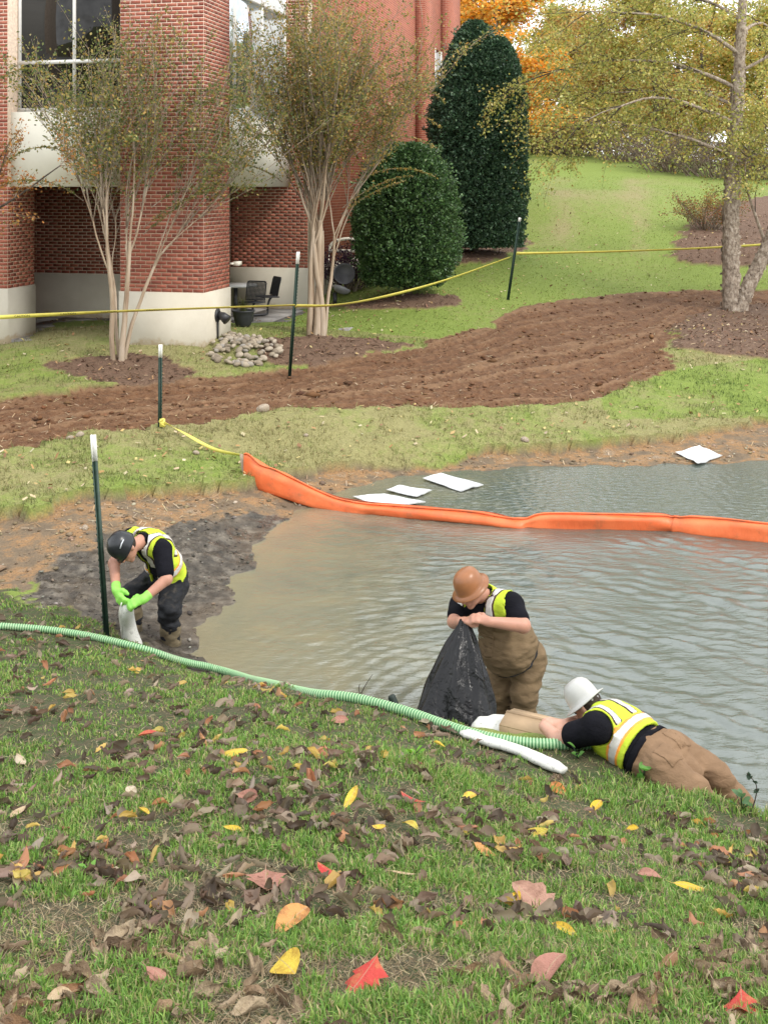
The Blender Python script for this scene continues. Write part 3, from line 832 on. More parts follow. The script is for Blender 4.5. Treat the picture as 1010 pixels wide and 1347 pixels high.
# river birch on the right
rng = np.random.default_rng(59)
xb, yb = XY(962, 29)
zb = gz(xb, yb)
root = thing('river_birch_tree', (xb, yb, zb - 0.05), 'tall birch with peeling bark and twin trunks beside the dirt track', 'tree')
T = Tree()
pA, dA = T.branch((0, 0, 0), (0.0, 0, 1), 9.6, 0.235, 0.085, 22, 0.012, 0.0, 12, bend=np.array((0.001, 0, 0)))
pB, dB = T.branch((0.12, -0.05, 0.0), (0.42, 0, 1), 8.0, 0.20, 0.07, 18, 0.02, 0.01, 12, bend=np.array((0.012, 0, 0)))
def limb(st, dr, L, r, droop, nt, seedless=0):
    p1, d1 = T.branch(st, dr, L, r, 0.012, 16, 0.05, droop, 6)
    for q in range(nt):
        j = rng.integers(3, 17)
        d2 = unit(d1[j] + rng.normal(size=3) * np.array((0.8, 0.8, 0.45)))
        p2, dd2 = T.branch(p1[j], d2, rng.uniform(0.9, 2.2), 0.014, 0.004, 8, 0.09, -0.04, 4, trunk=False)
        T.leaves(p2, dd2, 30, 0.12, 0.15)
        for w_ in range(5):
            j2 = rng.integers(2, 9)
            p3, dd3 = T.branch(p2[j2], unit(dd2[j2] + rng.normal(size=3) * 0.6), rng.uniform(0.4, 1.0), 0.005, 0.002, 5, 0.1, -0.10, 3, trunk=False)
            T.leaves(p3, dd3, 28, 0.10, 0.0)
for (zi, dx, dy, dz, L, r, nt) in ((9, -1, -0.2, 0.45, 5.0, 0.06, 18), (11, -1, -0.45, 0.35, 5.4, 0.065, 20), (12, -0.8, 0.5, 0.5, 5.0, 0.05, 16), (13, -1, 0.05, 0.5, 6.0, 0.06, 22), (14, 0.8, -0.3, 0.5, 4.0, 0.05, 12), (15, -1, -0.3, 0.65, 5.5, 0.055, 20), (16, 0.5, 0.6, 0.6, 4.0, 0.05, 10), (17, -0.9, 0.2, 0.8, 4.6, 0.05, 16), (18, -0.6, -0.5, 0.9, 4.0, 0.045, 12), (19, 0.6, 0.1, 0.9, 3.5, 0.04, 10), (20, -0.7, 0.0, 1.0, 3.4, 0.04, 12), (8, 0.2, -0.6, 0.7, 2.6, 0.04, 8)):
    limb(pA[zi], (dx, dy, dz), L * 0.86, r, -0.035, nt)
for (zi, dx, dy, dz, L, r, nt) in ((6, 0.8, -0.3, 0.5, 3.5, 0.05, 9), (8, 1, 0.2, 0.5, 3.8, 0.05, 8), (7, -0.15, -0.6, 0.9, 3.0, 0.045, 10), (11, 0.3, -0.7, 0.7, 3.0, 0.04, 10), (14, 0.5, 0.3, 0.9, 3.0, 0.04, 8), (4, -0.35, -0.25, 1.0, 3.0, 0.05, 6)):
    limb(pB[zi], (dx, dy, dz), L, r, -0.03, nt)
T.finish(root, [(0.40, 0.38, 0.11), (0.28, 0.30, 0.085), (0.50, 0.44, 0.14), (0.34, 0.25, 0.08), (0.19, 0.21, 0.06), (0.56, 0.52, 0.24)], (3, 3, 2, 1.2, 1.5, 0.6), 0.075, 0.72, M_BIRCH, M_DBARK)
# curls of loose bark on the two trunks
fl = MB()
for (pp, r0, r1, nn) in ((pA, 0.235, 0.085, 420), (pB, 0.20, 0.07, 360)):
    pp = np.array(pp)
    for k in range(nn):
        u = rng.uniform(0, 0.75) * (len(pp) - 1.01); i = int(u); f = u - i
        c = pp[i] * (1 - f) + pp[i + 1] * f; r = r0 + (r1 - r0) * u / (len(pp) - 1)
        a0 = rng.uniform(0, 2 * np.pi); wdt = rng.uniform(0.2, 0.55); hh = rng.uniform(0.04, 0.12)
        lift = rng.uniform(0.01, 0.05)
        ring_ = []
        for b in (0, 0.5, 1):
            an = a0 + wdt * b; rr = r + 0.003 + lift * b * b
            ring_.append([(c[0] + math.cos(an) * rr, c[1] + math.sin(an) * rr, c[2] + hh * e) for e in (-0.5, 0.5)])
        fl.loft(np.array(ring_), closed=False)
o = fl.build('bark_curls', M_BIRCH, root); o['kind'] = 'stuff'

# evergreens: leaf-covered crowns round a dense core
def evergreen(name, root, radius_fn, hgt, nleaf, cols, w, leafsize, z_lo, seed, core_c):
    global rng
    rng = np.random.default_rng(seed)
    n = nleaf
    t = rng.beta(1.1, 1.0, n); az = rng.uniform(0, 2 * np.pi, n)
    z = z_lo + t * (hgt - z_lo)
    rr = radius_fn(t, az)
    # clumpy relief: shoots stand out, hollows stay in shade
    cl = fbm(az * 1.4 + 9, z * 0.9, 2, seed + 9) * 0.45 + fbm(az * 3.2 + 40, z * 2.6, 3, seed) * 0.5 + fbm(az * 9, z * 7.5, 2, seed + 5) * 0.35
    dep = rng.exponential(0.10, n)
    r = rr * (1 + 0.24 * cl) - dep * (1.0 - 0.2 * cl)
    r = np.maximum(r, 0.02)
    C = np.stack([np.cos(az) * r, np.sin(az) * r, z], -1)
    D = np.stack([np.cos(az), np.sin(az), rng.normal(0.35, 0.6, n)], -1) + rng.normal(size=(n, 3)) * 0.75
    for k in range(420):                                # stray shoots
        q = rng.uniform(0.02, 0.97); a = rng.uniform(0, 2 * np.pi); zz = z_lo + q * (hgt - z_lo)
        r0 = float(radius_fn(np.array([q]), np.array([a]))[0]) * 0.96
        d0 = unit(np.array((math.cos(a), math.sin(a), rng.uniform(0.1, 0.9)))); Ls = rng.uniform(0.12, 0.32)
        t_ = rng.uniform(0, 1, 16)[:, None]
        C = np.vstack([C, np.array((math.cos(a) * r0, math.sin(a) * r0, zz)) + d0 * Ls * t_ + rng.normal(size=(16, 3)) * 0.02]); D = np.vstack([D, d0 + rng.normal(size=(16, 3)) * 0.8])
    n = len(C)
    V, tt, c = leaf_quads(C, D, leafsize, 0.6, palette(n, cols, w, 0.3))
    mk('crown', V, tt, M_HOLLY, root, col=c)
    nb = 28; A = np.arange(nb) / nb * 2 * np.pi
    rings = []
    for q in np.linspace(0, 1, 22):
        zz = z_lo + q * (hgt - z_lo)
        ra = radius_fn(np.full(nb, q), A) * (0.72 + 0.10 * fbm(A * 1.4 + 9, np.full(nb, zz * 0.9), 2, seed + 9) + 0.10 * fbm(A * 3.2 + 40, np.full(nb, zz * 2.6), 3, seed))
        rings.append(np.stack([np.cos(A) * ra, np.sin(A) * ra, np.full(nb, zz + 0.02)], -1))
    MB().loft(rings, cap=True).build('shade_core', core_c, root, smooth=True)
M_CORE = plain('painted_inner_shade', (0.012, 0.022, 0.012), 0.9, 0.1, var=0.4, scale=20)  # shade inside the crowns, put into the near-black colour of a solid core
HOLLY = [(0.048, 0.095, 0.032), (0.075, 0.145, 0.045), (0.03, 0.062, 0.024), (0.12, 0.20, 0.07)]
xh, yh = XY(535, 27.2); zh = gz(xh, yh)
root = thing('round_holly', (xh, yh, zh), 'rounded egg shaped dark green holly bush in a mulch ring', 'shrub')
def rf(t, az): return 1.2 * np.sqrt(np.clip(1 - ((t - 0.38) / np.where(t < 0.38, 0.52, 0.635)) ** 2, 0, 1)) + 0.03
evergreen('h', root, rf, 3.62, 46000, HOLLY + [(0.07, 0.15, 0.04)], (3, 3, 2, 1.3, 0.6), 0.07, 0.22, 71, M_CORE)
T = Tree(); T.branch((0, 0, -0.1), (0, 0, 1), 0.9, 0.09, 0.06, 4, 0.02, 0, 8); T.branch((0.05, 0.03, 0), (0.5, 0, 1), 0.7, 0.05, 0.04, 4, 0.02, 0, 6)
o = T.tr.build('trunk', M_DBARK, root)
xe, ye = XY(624, 32.5); ze = gz(xe, ye)
root = thing('tall_evergreen', (xe, ye, ze), 'tall dark evergreen tree with a twin rounded top beside the lawn slope', 'tree')
def rf2(t, az): return 1.38 * np.clip(1 - (np.clip(t - 0.30, 0, 1) / 0.71) ** 1.7, 0.0, 1) ** 0.62 * (0.90 + 0.1 * np.sin(np.clip(t, 0, 0.25) / 0.25 * np.pi / 2)) + 0.03
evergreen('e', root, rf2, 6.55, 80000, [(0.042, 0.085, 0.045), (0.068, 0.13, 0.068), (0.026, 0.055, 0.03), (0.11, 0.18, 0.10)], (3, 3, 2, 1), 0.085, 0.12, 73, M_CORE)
T = Tree(); T.branch((0, 0, -0.1), (0, 0, 1), 1.5, 0.12, 0.08, 4, 0.02, 0, 8); T.tr.build('trunk', M_DBARK, root)
# second leader on the right of the crown
sub = [o for o in root.children if o.name.startswith('crown')][0]
n = 22000
t = rng.beta(1.1, 1.0, n); az = rng.uniform(0, 2 * np.pi, n)
z = 2.2 + t * 3.85; rr = 0.85 * np.clip(1 - (np.clip(t - 0.3, 0, 1) / 0.71) ** 2.2, 0, 1) ** 0.5
r = np.maximum(rr * (1 + 0.13 * fbm(az * 3, z * 2.6, 3, 5)) - rng.exponential(0.09, n), 0.02)
V, tt, c = leaf_quads(np.stack([0.62 + np.cos(az) * r, -0.25 + np.sin(az) * r, z], -1), np.stack([np.cos(az), np.sin(az), rng.normal(0.35, 0.6, n)], -1) + rng.normal(size=(n, 3)) * 0.75, 0.085, 0.6, palette(n, [(0.042, 0.085, 0.045), (0.068, 0.13, 0.068), (0.026, 0.055, 0.03), (0.11, 0.18, 0.10)], (3, 3, 2, 1), 0.3))
mk('side_leader', V, tt, M_HOLLY, root, col=c)

# woodland edge behind the lawn: individual trees from three builds
def wood_tree(seed, hgt, rad, nl, ls):
    global rng
    rng = np.random.default_rng(seed)
    T = Tree()
    p, d = T.branch((0, 0, -0.3), (0, 0, 1), hgt * 0.8, hgt * 0.017, hgt * 0.005, 14, 0.03, 0.02, 8)
    for k in range(26):
        j = rng.integers(1, 15); az = rng.uniform(0, 2 * np.pi)
        L = rad * rng.uniform(0.55, 1.1) * (1.15 - 0.45 * j / 14)
        p1, d1 = T.branch(p[j], (math.cos(az), math.sin(az), rng.uniform(0.15, 0.9)), L, 0.06, 0.02, 7, 0.09, 0.02, 4)
        for q in range(5):
            jj = rng.integers(2, 8)
            p2, d2 = T.branch(p1[jj], d1[jj] + rng.normal(size=3) * 0.7, rng.uniform(0.7, 1.8), 0.022, 0.006, 4, 0.12, -0.02, 3, trunk=False)
            T.leaves(p2, d2, nl, 0.30, 0.0, 0.2)
    return T
def wood_meshes(T, cols, w, ls, nm):
    C = np.vstack(T.LC); D = np.vstack(T.LD)
    V, t, c = leaf_quads(C, D, ls, 0.75, palette(len(C), cols, w, 0.25))
    return T.tr.data('trunk', M_DBARK, True), T.tw.data('branches', M_DBARK), mesh_data('crown', V, t, False, None, c, M_LEAF)
W_OR = wood_meshes(wood_tree(201, 14, 4.4, 130, 0), [(0.68, 0.29, 0.05), (0.60, 0.36, 0.07), (0.72, 0.45, 0.10), (0.42, 0.30, 0.08)], (3, 2.5, 1.5, 1), 0.24, 'o')
W_YG = wood_meshes(wood_tree(203, 15, 5.2, 120, 0), [(0.42, 0.38, 0.10), (0.52, 0.42, 0.12), (0.28, 0.31, 0.08), (0.58, 0.38, 0.11)], (3, 2.5, 2, 1.2), 0.22, 'y')
W_BR = wood_meshes(wood_tree(205, 13, 4.8, 85, 0), [(0.48, 0.28, 0.09), (0.40, 0.29, 0.11), (0.55, 0.38, 0.12), (0.28, 0.24, 0.10)], (3, 2.5, 2, 1.5), 0.2, 'b')
def far_tree(kind, px, d, s, label, rz, name):
    x, y = XY(px, d)
    r_ = thing(name, (x, y, gz(x, y) - 0.1), label, 'tree', 'trees along the top of the lawn', rz)
    r_.scale = (s, s, s * 0.78)
    for nm, me in zip(('trunk', 'branches', 'crown'), kind):
        o_ = add(nm, me, r_)
        if nm == 'branches': o_['kind'] = 'stuff'
far_tree(W_OR, 652, 62, 1.0, 'bright orange autumn tree right behind the tall evergreen', 0.3, 'orange_autumn_tree')
far_tree(W_YG, 585, 66, 1.05, 'golden green tree showing between the brick wall and the tall evergreen', 1.3, 'golden_autumn_tree')
far_tree(W_YG, 742, 74, 0.80, 'olive yellow tree just right of the orange tree on the ridge', 2.0, 'golden_autumn_tree')
far_tree(W_BR, 800, 70, 0.98, 'thin russet tree in the middle of the ridge line', 0.9, 'russet_autumn_tree')
far_tree(W_YG, 868, 66, 0.95, 'olive yellow tree on the ridge left of the birch trunk', 4.0, 'golden_autumn_tree')
far_tree(W_BR, 925, 72, 1.05, 'thin russet tree directly behind the birch trunk', 3.1, 'russet_autumn_tree')
far_tree(W_YG, 1000, 64, 0.85, 'olive yellow tree on the ridge at the right edge of the view', 5.2, 'golden_autumn_tree')
far_tree(W_OR, 838, 84, 0.9, 'orange tree far back between two olive trees', 2.2, 'orange_autumn_tree')
far_tree(W_BR, 700, 86, 0.72, 'small russet tree far back in the gap by the sky', 2.6, 'russet_autumn_tree')
far_tree(W_YG, 716, 80, 1.02, 'dense olive tree filling the gap behind the thin russet trees', 0.7, 'golden_autumn_tree')
far_tree(W_BR, 778, 78, 1.12, 'broad russet tree second row behind the ridge middle', 5.6, 'russet_autumn_tree')
far_tree(W_YG, 900, 80, 1.1, 'second row olive tree left of the birch trunk top', 2.9, 'golden_autumn_tree')
far_tree(W_BR, 965, 84, 1.2, 'second row russet tree hidden partly by the birch crown', 1.9, 'russet_autumn_tree')
far_tree(W_OR, 1075, 74, 0.95, 'orange tree beyond the right edge of the lawn', 1.2, 'orange_autumn_tree')

# brush along the wood's edge
def shrub(name, px, d, rx, rz_, label, cols, w, nst, nl, ls, seed, tw=M_TWIG, cat='shrub', group=None):
    global rng
    rng = np.random.default_rng(seed)
    x, y = XY(px, d)
    root = thing(name, (x, y, gz(x, y) - 0.03), label, cat, group)
    T = Tree()
    for k in range(nst):
        az = rng.uniform(0, 2 * np.pi); o_ = rng.uniform(0, 0.5) * rx
        p, dd = T.branch((math.cos(az) * o_, math.sin(az) * o_ * 0.6, 0), (math.cos(az) * rx / rz_ * 0.7, math.sin(az) * rx / rz_ * 0.6, 1), rz_ * rng.uniform(0.6, 1.05), 0.012 * rz_ + 0.004, 0.003, 7, 0.1, -0.03, 4, trunk=False)
        for q in range(4):
            j = rng.integers(2, 8)
            p2, d2 = T.branch(p[j], dd[j] + rng.normal(size=3) * 0.6, rz_ * rng.uniform(0.2, 0.45), 0.006, 0.002, 4, 0.12, -0.03, 3, trunk=False)
            T.leaves(p2, d2, nl, 0.06 * rz_, 0.1)
    T.finish(root, cols, w, ls, 0.6, M_DBARK, tw)
    return root
BRUSH = [(0.12, 0.09, 0.07), (0.17, 0.12, 0.085), (0.09, 0.075, 0.06), (0.2, 0.15, 0.06)]
for i, (px, d, lb) in enumerate(((694, 63, 'low rust brush on the ridge against the right side of the tall evergreen'), (722, 61, 'low olive brush at the left end of the ridge'), (755, 60, 'low brown brush at the foot of the ridge trees, nearest the orange tree'), (815, 58, 'dark bare brush on the ridge left of the grey thicket'), (880, 54.5, 'grey twiggy thicket at the top edge of the lawn'), (940, 53, 'grey purple brush just left of the birch trunk on the ridge'), (1005, 53, 'grey brush to the right of the birch on the ridge'))):
    shrub('brush_thicket', px, d, 2.6, 2.3, lb, BRUSH if i > 1 else [(0.45, 0.22, 0.06), (0.3, 0.26, 0.08), (0.2, 0.2, 0.07)], (3, 3, 2, 1) if i > 1 else (2, 2, 1), 60, 12 if i > 1 else 34, 0.11 if i > 1 else 0.16, 300 + i, cat='brush', group='brush along the ridge')
shrub('rust_shrub', 925, 37.5, 1.15, 1.35, 'rust and olive shrub in the mulch bed behind the birch', [(0.30, 0.13, 0.05), (0.2, 0.16, 0.05), (0.13, 0.13, 0.05), (0.25, 0.1, 0.05)], (2, 2, 2, 1), 40, 26, 0.06, 320)
shrub('purple_shrub', 456, 29.0, 0.62, 1.15, 'dark purple leaved shrub beside the brick wall', [(0.045, 0.02, 0.04), (0.07, 0.03, 0.055), (0.03, 0.018, 0.03)], (2, 2, 1), 40, 30, 0.055, 321)

# ------------------------------------------------------------------ figures: blended distance fields turned into one skin
class Field:
    def __init__(s, lo, hi, h):
        s.lo = np.array(lo, float); s.h = h
        s.n = np.ceil((np.array(hi) - s.lo) / h).astype(int) + 1
        s.ax = [s.lo[i] + np.arange(s.n[i]) * h for i in range(3)]
        s.F = np.full(tuple(s.n), 0.12)
    def block(s, lo, hi):
        a = np.clip(np.floor((np.array(lo) - s.lo) / s.h).astype(int), 0, s.n); b = np.clip(np.ceil((np.array(hi) - s.lo) / s.h).astype(int) + 1, 0, s.n)
        sl = tuple(slice(a[i], b[i]) for i in range(3))
        g = np.meshgrid(*[s.ax[i][sl[i]] for i in range(3)], indexing='ij', sparse=True)
        return sl, g
    def prim(s, pr, inf=0.0, k=0.03):
        m = 0.12 + inf
        if pr[0] == 'c':
            _, a, b, ra, rb = pr
            a = np.asarray(a, float); b = np.asarray(b, float); r = max(ra, rb) + m
            sl, (x, y, z) = s.block(np.minimum(a, b) - r, np.maximum(a, b) + r)
            d = b - a; L2 = d @ d + 1e-12
            t = np.clip(((x - a[0]) * d[0] + (y - a[1]) * d[1] + (z - a[2]) * d[2]) / L2, 0, 1)
            D = np.sqrt((x - a[0] - t * d[0]) ** 2 + (y - a[1] - t * d[1]) ** 2 + (z - a[2] - t * d[2]) ** 2) - (ra + (rb - ra) * t)
        else:
            _, c, M, rad = pr
            c = np.asarray(c, float); rad = np.asarray(rad, float); r = rad.max() + m
            sl, (x, y, z) = s.block(c - r, c + r)
            p = [(x - c[0]) * M[i][0] + (y - c[1]) * M[i][1] + (z - c[2]) * M[i][2] for i in range(3)]
            k0 = np.sqrt(sum((p[i] / rad[i]) ** 2 for i in range(3))); k1 = np.sqrt(sum((p[i] / rad[i] ** 2) ** 2 for i in range(3)))
            D = k0 * (k0 - 1) / np.maximum(k1, 1e-6)
        D = D - inf
        A = s.F[sl]
        hh = np.maximum(k - np.abs(A - D), 0) / k
        s.F[sl] = np.minimum(A, D) - hh * hh * k * 0.25
        return s
    def grid(s): return np.meshgrid(*s.ax, indexing='ij', sparse=True)
    def clip(s, fn):
        s.F = np.maximum(s.F, fn(*s.grid())); return s
    def folds(s, amp, sx, sy, sz, seed=0):
        x, y, z = [np.broadcast_to(g, s.F.shape) for g in s.grid()]
        band = np.abs(s.F) < 0.05
        s.F[band] += amp * (vnoise3(x[band] * sx, y[band] * sy, z[band] * sz, seed) + 0.5 * vnoise3(x[band] * sx * 2.3, y[band] * sy * 2.3, z[band] * sz * 2.3, seed + 3))
        return s
    def mesh(s):
        Fv = s.F; n = Fv.shape
        ins = Fv < 0
        cnt = np.zeros((n[0] - 1, n[1] - 1, n[2] - 1), np.int8); acc = np.zeros(cnt.shape + (3,))
        cor = [(i, j, k) for i in (0, 1) for j in (0, 1) for k in (0, 1)]
        def sub(A, c): return A[c[0]:n[0] - 1 + c[0], c[1]:n[1] - 1 + c[1], c[2]:n[2] - 1 + c[2]]
        S = sum(sub(ins, c).astype(np.int8) for c in cor)
        act = (S > 0) & (S < 8)
        I = np.argwhere(act)
        vals = {c: Fv[I[:, 0] + c[0], I[:, 1] + c[1], I[:, 2] + c[2]] for c in cor}
        pos = np.zeros((len(I), 3)); num = np.zeros(len(I))
        for a in cor:
            for ax in range(3):
                if a[ax] == 1: continue
                b = list(a); b[ax] = 1; b = tuple(b)
                va, vb = vals[a], vals[b]
                cr_ = (va < 0) != (vb < 0)
                t = np.where(cr_, va / np.where(va - vb == 0, 1, va - vb), 0)
                p = np.tile(np.array(a, float), (len(I), 1)); p[:, ax] = t
                pos += p * cr_[:, None]; num += cr_
        V = s.lo + (I + pos / np.maximum(num, 1)[:, None]) * s.h
        ID = np.full(act.shape, -1); ID[act] = np.arange(len(I))
        quads = []
        for ax in range(3):
            o1, o2 = (ax + 1) % 3, (ax + 2) % 3
            slA = [slice(None)] * 3; slB = [slice(None)] * 3
            slA[ax] = slice(0, n[ax] - 1); slB[ax] = slice(1, n[ax])
            A = ins[tuple(slA)]; B = ins[tuple(slB)]
            E = np.argwhere(A != B)
            E = E[(E[:, o1] > 0) & (E[:, o2] > 0) & (E[:, o1] < n[o1] - 1) & (E[:, o2] < n[o2] - 1)]
            def cell(d1, d2):
                e = E.copy(); e[:, o1] -= d1; e[:, o2] -= d2
                return ID[e[:, 0], e[:, 1], e[:, 2]]
            q = np.stack([cell(1, 1), cell(0, 1), cell(0, 0), cell(1, 0)], -1)
            fl_ = ~A[tuple(E.T)]
            q[fl_] = q[fl_][:, ::-1]
            quads.append(q)
        q = np.vstack(quads)
        return V, q[(q >= 0).all(1)]

def pbounds(prims, pad):
    lo = np.full(3, 1e9); hi = -lo
    for p in prims:
        if p[0] == 'c':
            for e, r in ((p[1], p[3]), (p[2], p[4])):
                lo = np.minimum(lo, np.asarray(e) - r); hi = np.maximum(hi, np.asarray(e) + r)
        else:
            r = max(p[3]); lo = np.minimum(lo, np.asarray(p[1]) - r); hi = np.maximum(hi, np.asarray(p[1]) + r)
    return lo - pad, hi + pad

def field(prims, inf=0.0, h=0.009, k=0.03, folds=None, clips=(), shell=0.0):
    lo, hi = pbounds(prims, inf + 0.03)
    f = Field(lo, hi, h)
    for p in prims: f.prim(p, inf, k)
    if folds: f.folds(*folds)
    if shell: f.F = np.maximum(f.F, -(f.F + shell))
    for c in clips: f.clip(c)
    return f

def skin(name, prims, mat, parent, inf=0.0, h=0.009, k=0.03, folds=None, clips=(), shell=0.0):
    V, q = field(prims, inf, h, k, folds, clips, shell).mesh()
    base = np.array(parent.location if parent.parent is None else parent.parent.location)
    return mk(name, V - base, q, mat, parent, smooth=True)

def basis(fwd, up):
    u = unit(np.asarray(up, float)); f = np.asarray(fwd, float); f = unit(f - (f @ u) * u)
    r = np.cross(f, u)
    return np.array([r, f, u])             # right, forward, up

def plane(p, n_):
    p = np.asarray(p, float); n_ = unit(np.asarray(n_, float))
    return lambda x, y, z: (x - p[0]) * n_[0] + (y - p[1]) * n_[1] + (z - p[2]) * n_[2]
def notball(c, r):
    return lambda x, y, z: r - np.sqrt((x - c[0]) ** 2 + (y - c[1]) ** 2 + (z - c[2]) ** 2)
def notcap(a, b, r):
    a = np.asarray(a, float); d = np.asarray(b, float) - a; L2 = d @ d
    def fn(x, y, z):
        t = np.clip(((x - a[0]) * d[0] + (y - a[1]) * d[1] + (z - a[2]) * d[2]) / L2, 0, 1)
        return r - np.sqrt((x - a[0] - t * d[0]) ** 2 + (y - a[1] - t * d[1]) ** 2 + (z - a[2] - t * d[2]) ** 2)
    return fn

def hand_prims(w, tip, palm_n, sc=1.0, curl=0.6, thumb=1):
    """palm and five bent fingers from the wrist w, pointing along tip, palm facing palm_n"""
    d = unit(np.asarray(tip, float)); n_ = np.asarray(palm_n, float); n_ = unit(n_ - (n_ @ d) * d); s_ = np.cross(d, n_) * thumb
    pr = []
    w = np.asarray(w, float)
    pr.append(('c', w - d * 0.01 * sc, w + d * 0.03 * sc, 0.024 * sc, 0.026 * sc))
    for o in (-0.026, -0.009, 0.009, 0.026):
        pr.append(('c', w + d * 0.02 * sc + s_ * o * 0.7 * sc, w + d * 0.085 * sc + s_ * o * sc, 0.016 * sc, 0.0125 * sc))
    for o, L in ((-0.029, 0.055), (-0.010, 0.072), (0.010, 0.078), (0.029, 0.070)):
        a = w + (d * 0.085 + s_ * o) * sc
        d1 = unit(d + n_ * curl * 0.7); d2 = unit(d + n_ * curl * 2.2); d3 = unit(d * 0.2 + n_ * (0.5 + curl))
        b = a + d1 * L * 0.48 * sc; c = b + d2 * L * 0.34 * sc; e = c + d3 * L * 0.26 * sc
        pr += [('c', a, b, 0.0105 * sc, 0.0095 * sc), ('c', b, c, 0.0095 * sc, 0.0085 * sc), ('c', c, e, 0.0085 * sc, 0.0075 * sc)]
    a = w + (d * 0.025 + s_ * 0.026) * sc
    b = a + unit(d * 0.6 + s_ * 0.8 + n_ * 0.35) * 0.038 * sc; c = b + unit(d + s_ * 0.25 + n_ * 0.55) * 0.03 * sc; e = c + unit(d + n_ * 0.7) * 0.024 * sc
    pr += [('c', a, b, 0.015 * sc, 0.0115 * sc), ('c', b, c, 0.0115 * sc, 0.0105 * sc), ('c', c, e, 0.010 * sc, 0.0085 * sc)]
    return pr

def head_prims(c, B):
    """skull, jaw, nose, brow, lips, ears; B = right, forward, up"""
    r, f, u = B; c = np.asarray(c, float)
    return [('e', c + u * 0.02, B, (0.077, 0.098, 0.098)), ('e', c + f * 0.03 - u * 0.05, B, (0.058, 0.066, 0.066)),
            ('c', c + f * 0.088 + u * 0.005, c + f * 0.112 - u * 0.028, 0.010, 0.015), ('c', c + f * 0.084 + u * 0.02 - r * 0.03, c + f * 0.084 + u * 0.02 + r * 0.03, 0.013, 0.013),
            ('c', c + f * 0.09 - u * 0.06 - r * 0.018, c + f * 0.09 - u * 0.06 + r * 0.018, 0.010, 0.010), ('e', c + f * 0.07 - u * 0.1, B, (0.03, 0.026, 0.022)),
            ('e', c + r * 0.08 - u * 0.005 - f * 0.008, B, (0.011, 0.019, 0.032)), ('e', c - r * 0.08 - u * 0.005 - f * 0.008, B, (0.011, 0.019, 0.032))]

def face_parts(root, c, B, base):
    r, f, u = B; c = np.asarray(c) - base
    for s_ in (-1, 1):
        p = c + f * 0.089 + u * 0.003 + r * 0.031 * s_
        M = np.eye(4); 
        ico = sphere_mesh('eye', 0.011, M_EYE, 10, 6)
        add('eye', ico, root, p)

def sphere_mesh(name, r, mat, n=14, m=8, sc=(1, 1, 1)):
    th = np.linspace(0.02, np.pi - 0.02, m); an = np.arange(n) / n * 2 * np.pi
    rings = np.stack([np.stack([np.sin(t) * np.cos(an) * r * sc[0], np.sin(t) * np.sin(an) * r * sc[1], np.full(n, np.cos(t) * r * sc[2])], -1) for t in th])
    return MB().loft(rings[::-1], cap=True).data(name, mat, True)

def hat(name, c, B, mat, parent, base, brim=0.045, kind='brim', SC=0.92):
    """hard hat as a revolved shell with ridges, brim or peak; B = right, forward, up of the head"""
    n = 40; an = np.arange(n) / n * 2 * np.pi
    prof = [(0.030, 0.146), (0.055, 0.139), (0.080, 0.122), (0.100, 0.092), (0.110, 0.055), (0.114, 0.015), (0.116, -0.012)]
    def el(r, z, out=0.0):
        rx = r * 0.97 + out; ry = r * 1.16 + out
        x = np.cos(an) * rx; y = np.sin(an) * ry
        zz = np.full(n, z)
        if kind == 'brim' and z > 0.05: zz = zz + 0.007 * np.exp(-(x / 0.012) ** 2) * (r / 0.1) + 0.0035 * np.exp(-((np.abs(x) - 0.04) / 0.008) ** 2)
        return np.stack([x, y, zz], -1)
    rings = [el(0.004, 0.148)] + [el(r, z) for r, z in prof]
    if kind == 'brim':
        drop = lambda: 0.012 * np.abs(np.sin(an))
        e1 = el(0.117, -0.016, 0.004); e2 = el(0.117, -0.030, brim); e3 = el(0.117, -0.036, brim - 0.002); e4 = el(0.114, -0.02, 0.0)
        for e in (e2, e3): e[:, 2] -= 0.006 * np.cos(2 * an)
        rings += [e1, e2, e3, e4]
    else:
        e1 = el(0.118, -0.03); e2 = el(0.112, -0.035)
        pk = np.clip(np.sin(an), 0, 1) ** 2 * 0.016
        e1[:, 1] += pk; e1[:, 2] -= np.clip(np.sin(an), 0, 1) * 0.012; e2[:, 1] += pk; 
        rings += [e1, e2]
    rings += [el(0.105, 0.02), el(0.085, 0.105), el(0.01, 0.132)]
    Mx = np.array([B[0], B[1], B[2]])                    # rows: right, forward, up
    tr = lambda A: SC * np.asarray(A).reshape(-1, 3) @ Mx + (np.asarray(c) - base)
    rings = np.array([tr(r_) for r_ in rings])
    hobj = MB().loft(rings, cap=True).build(name, mat, parent, smooth=True)
    return hobj, tr

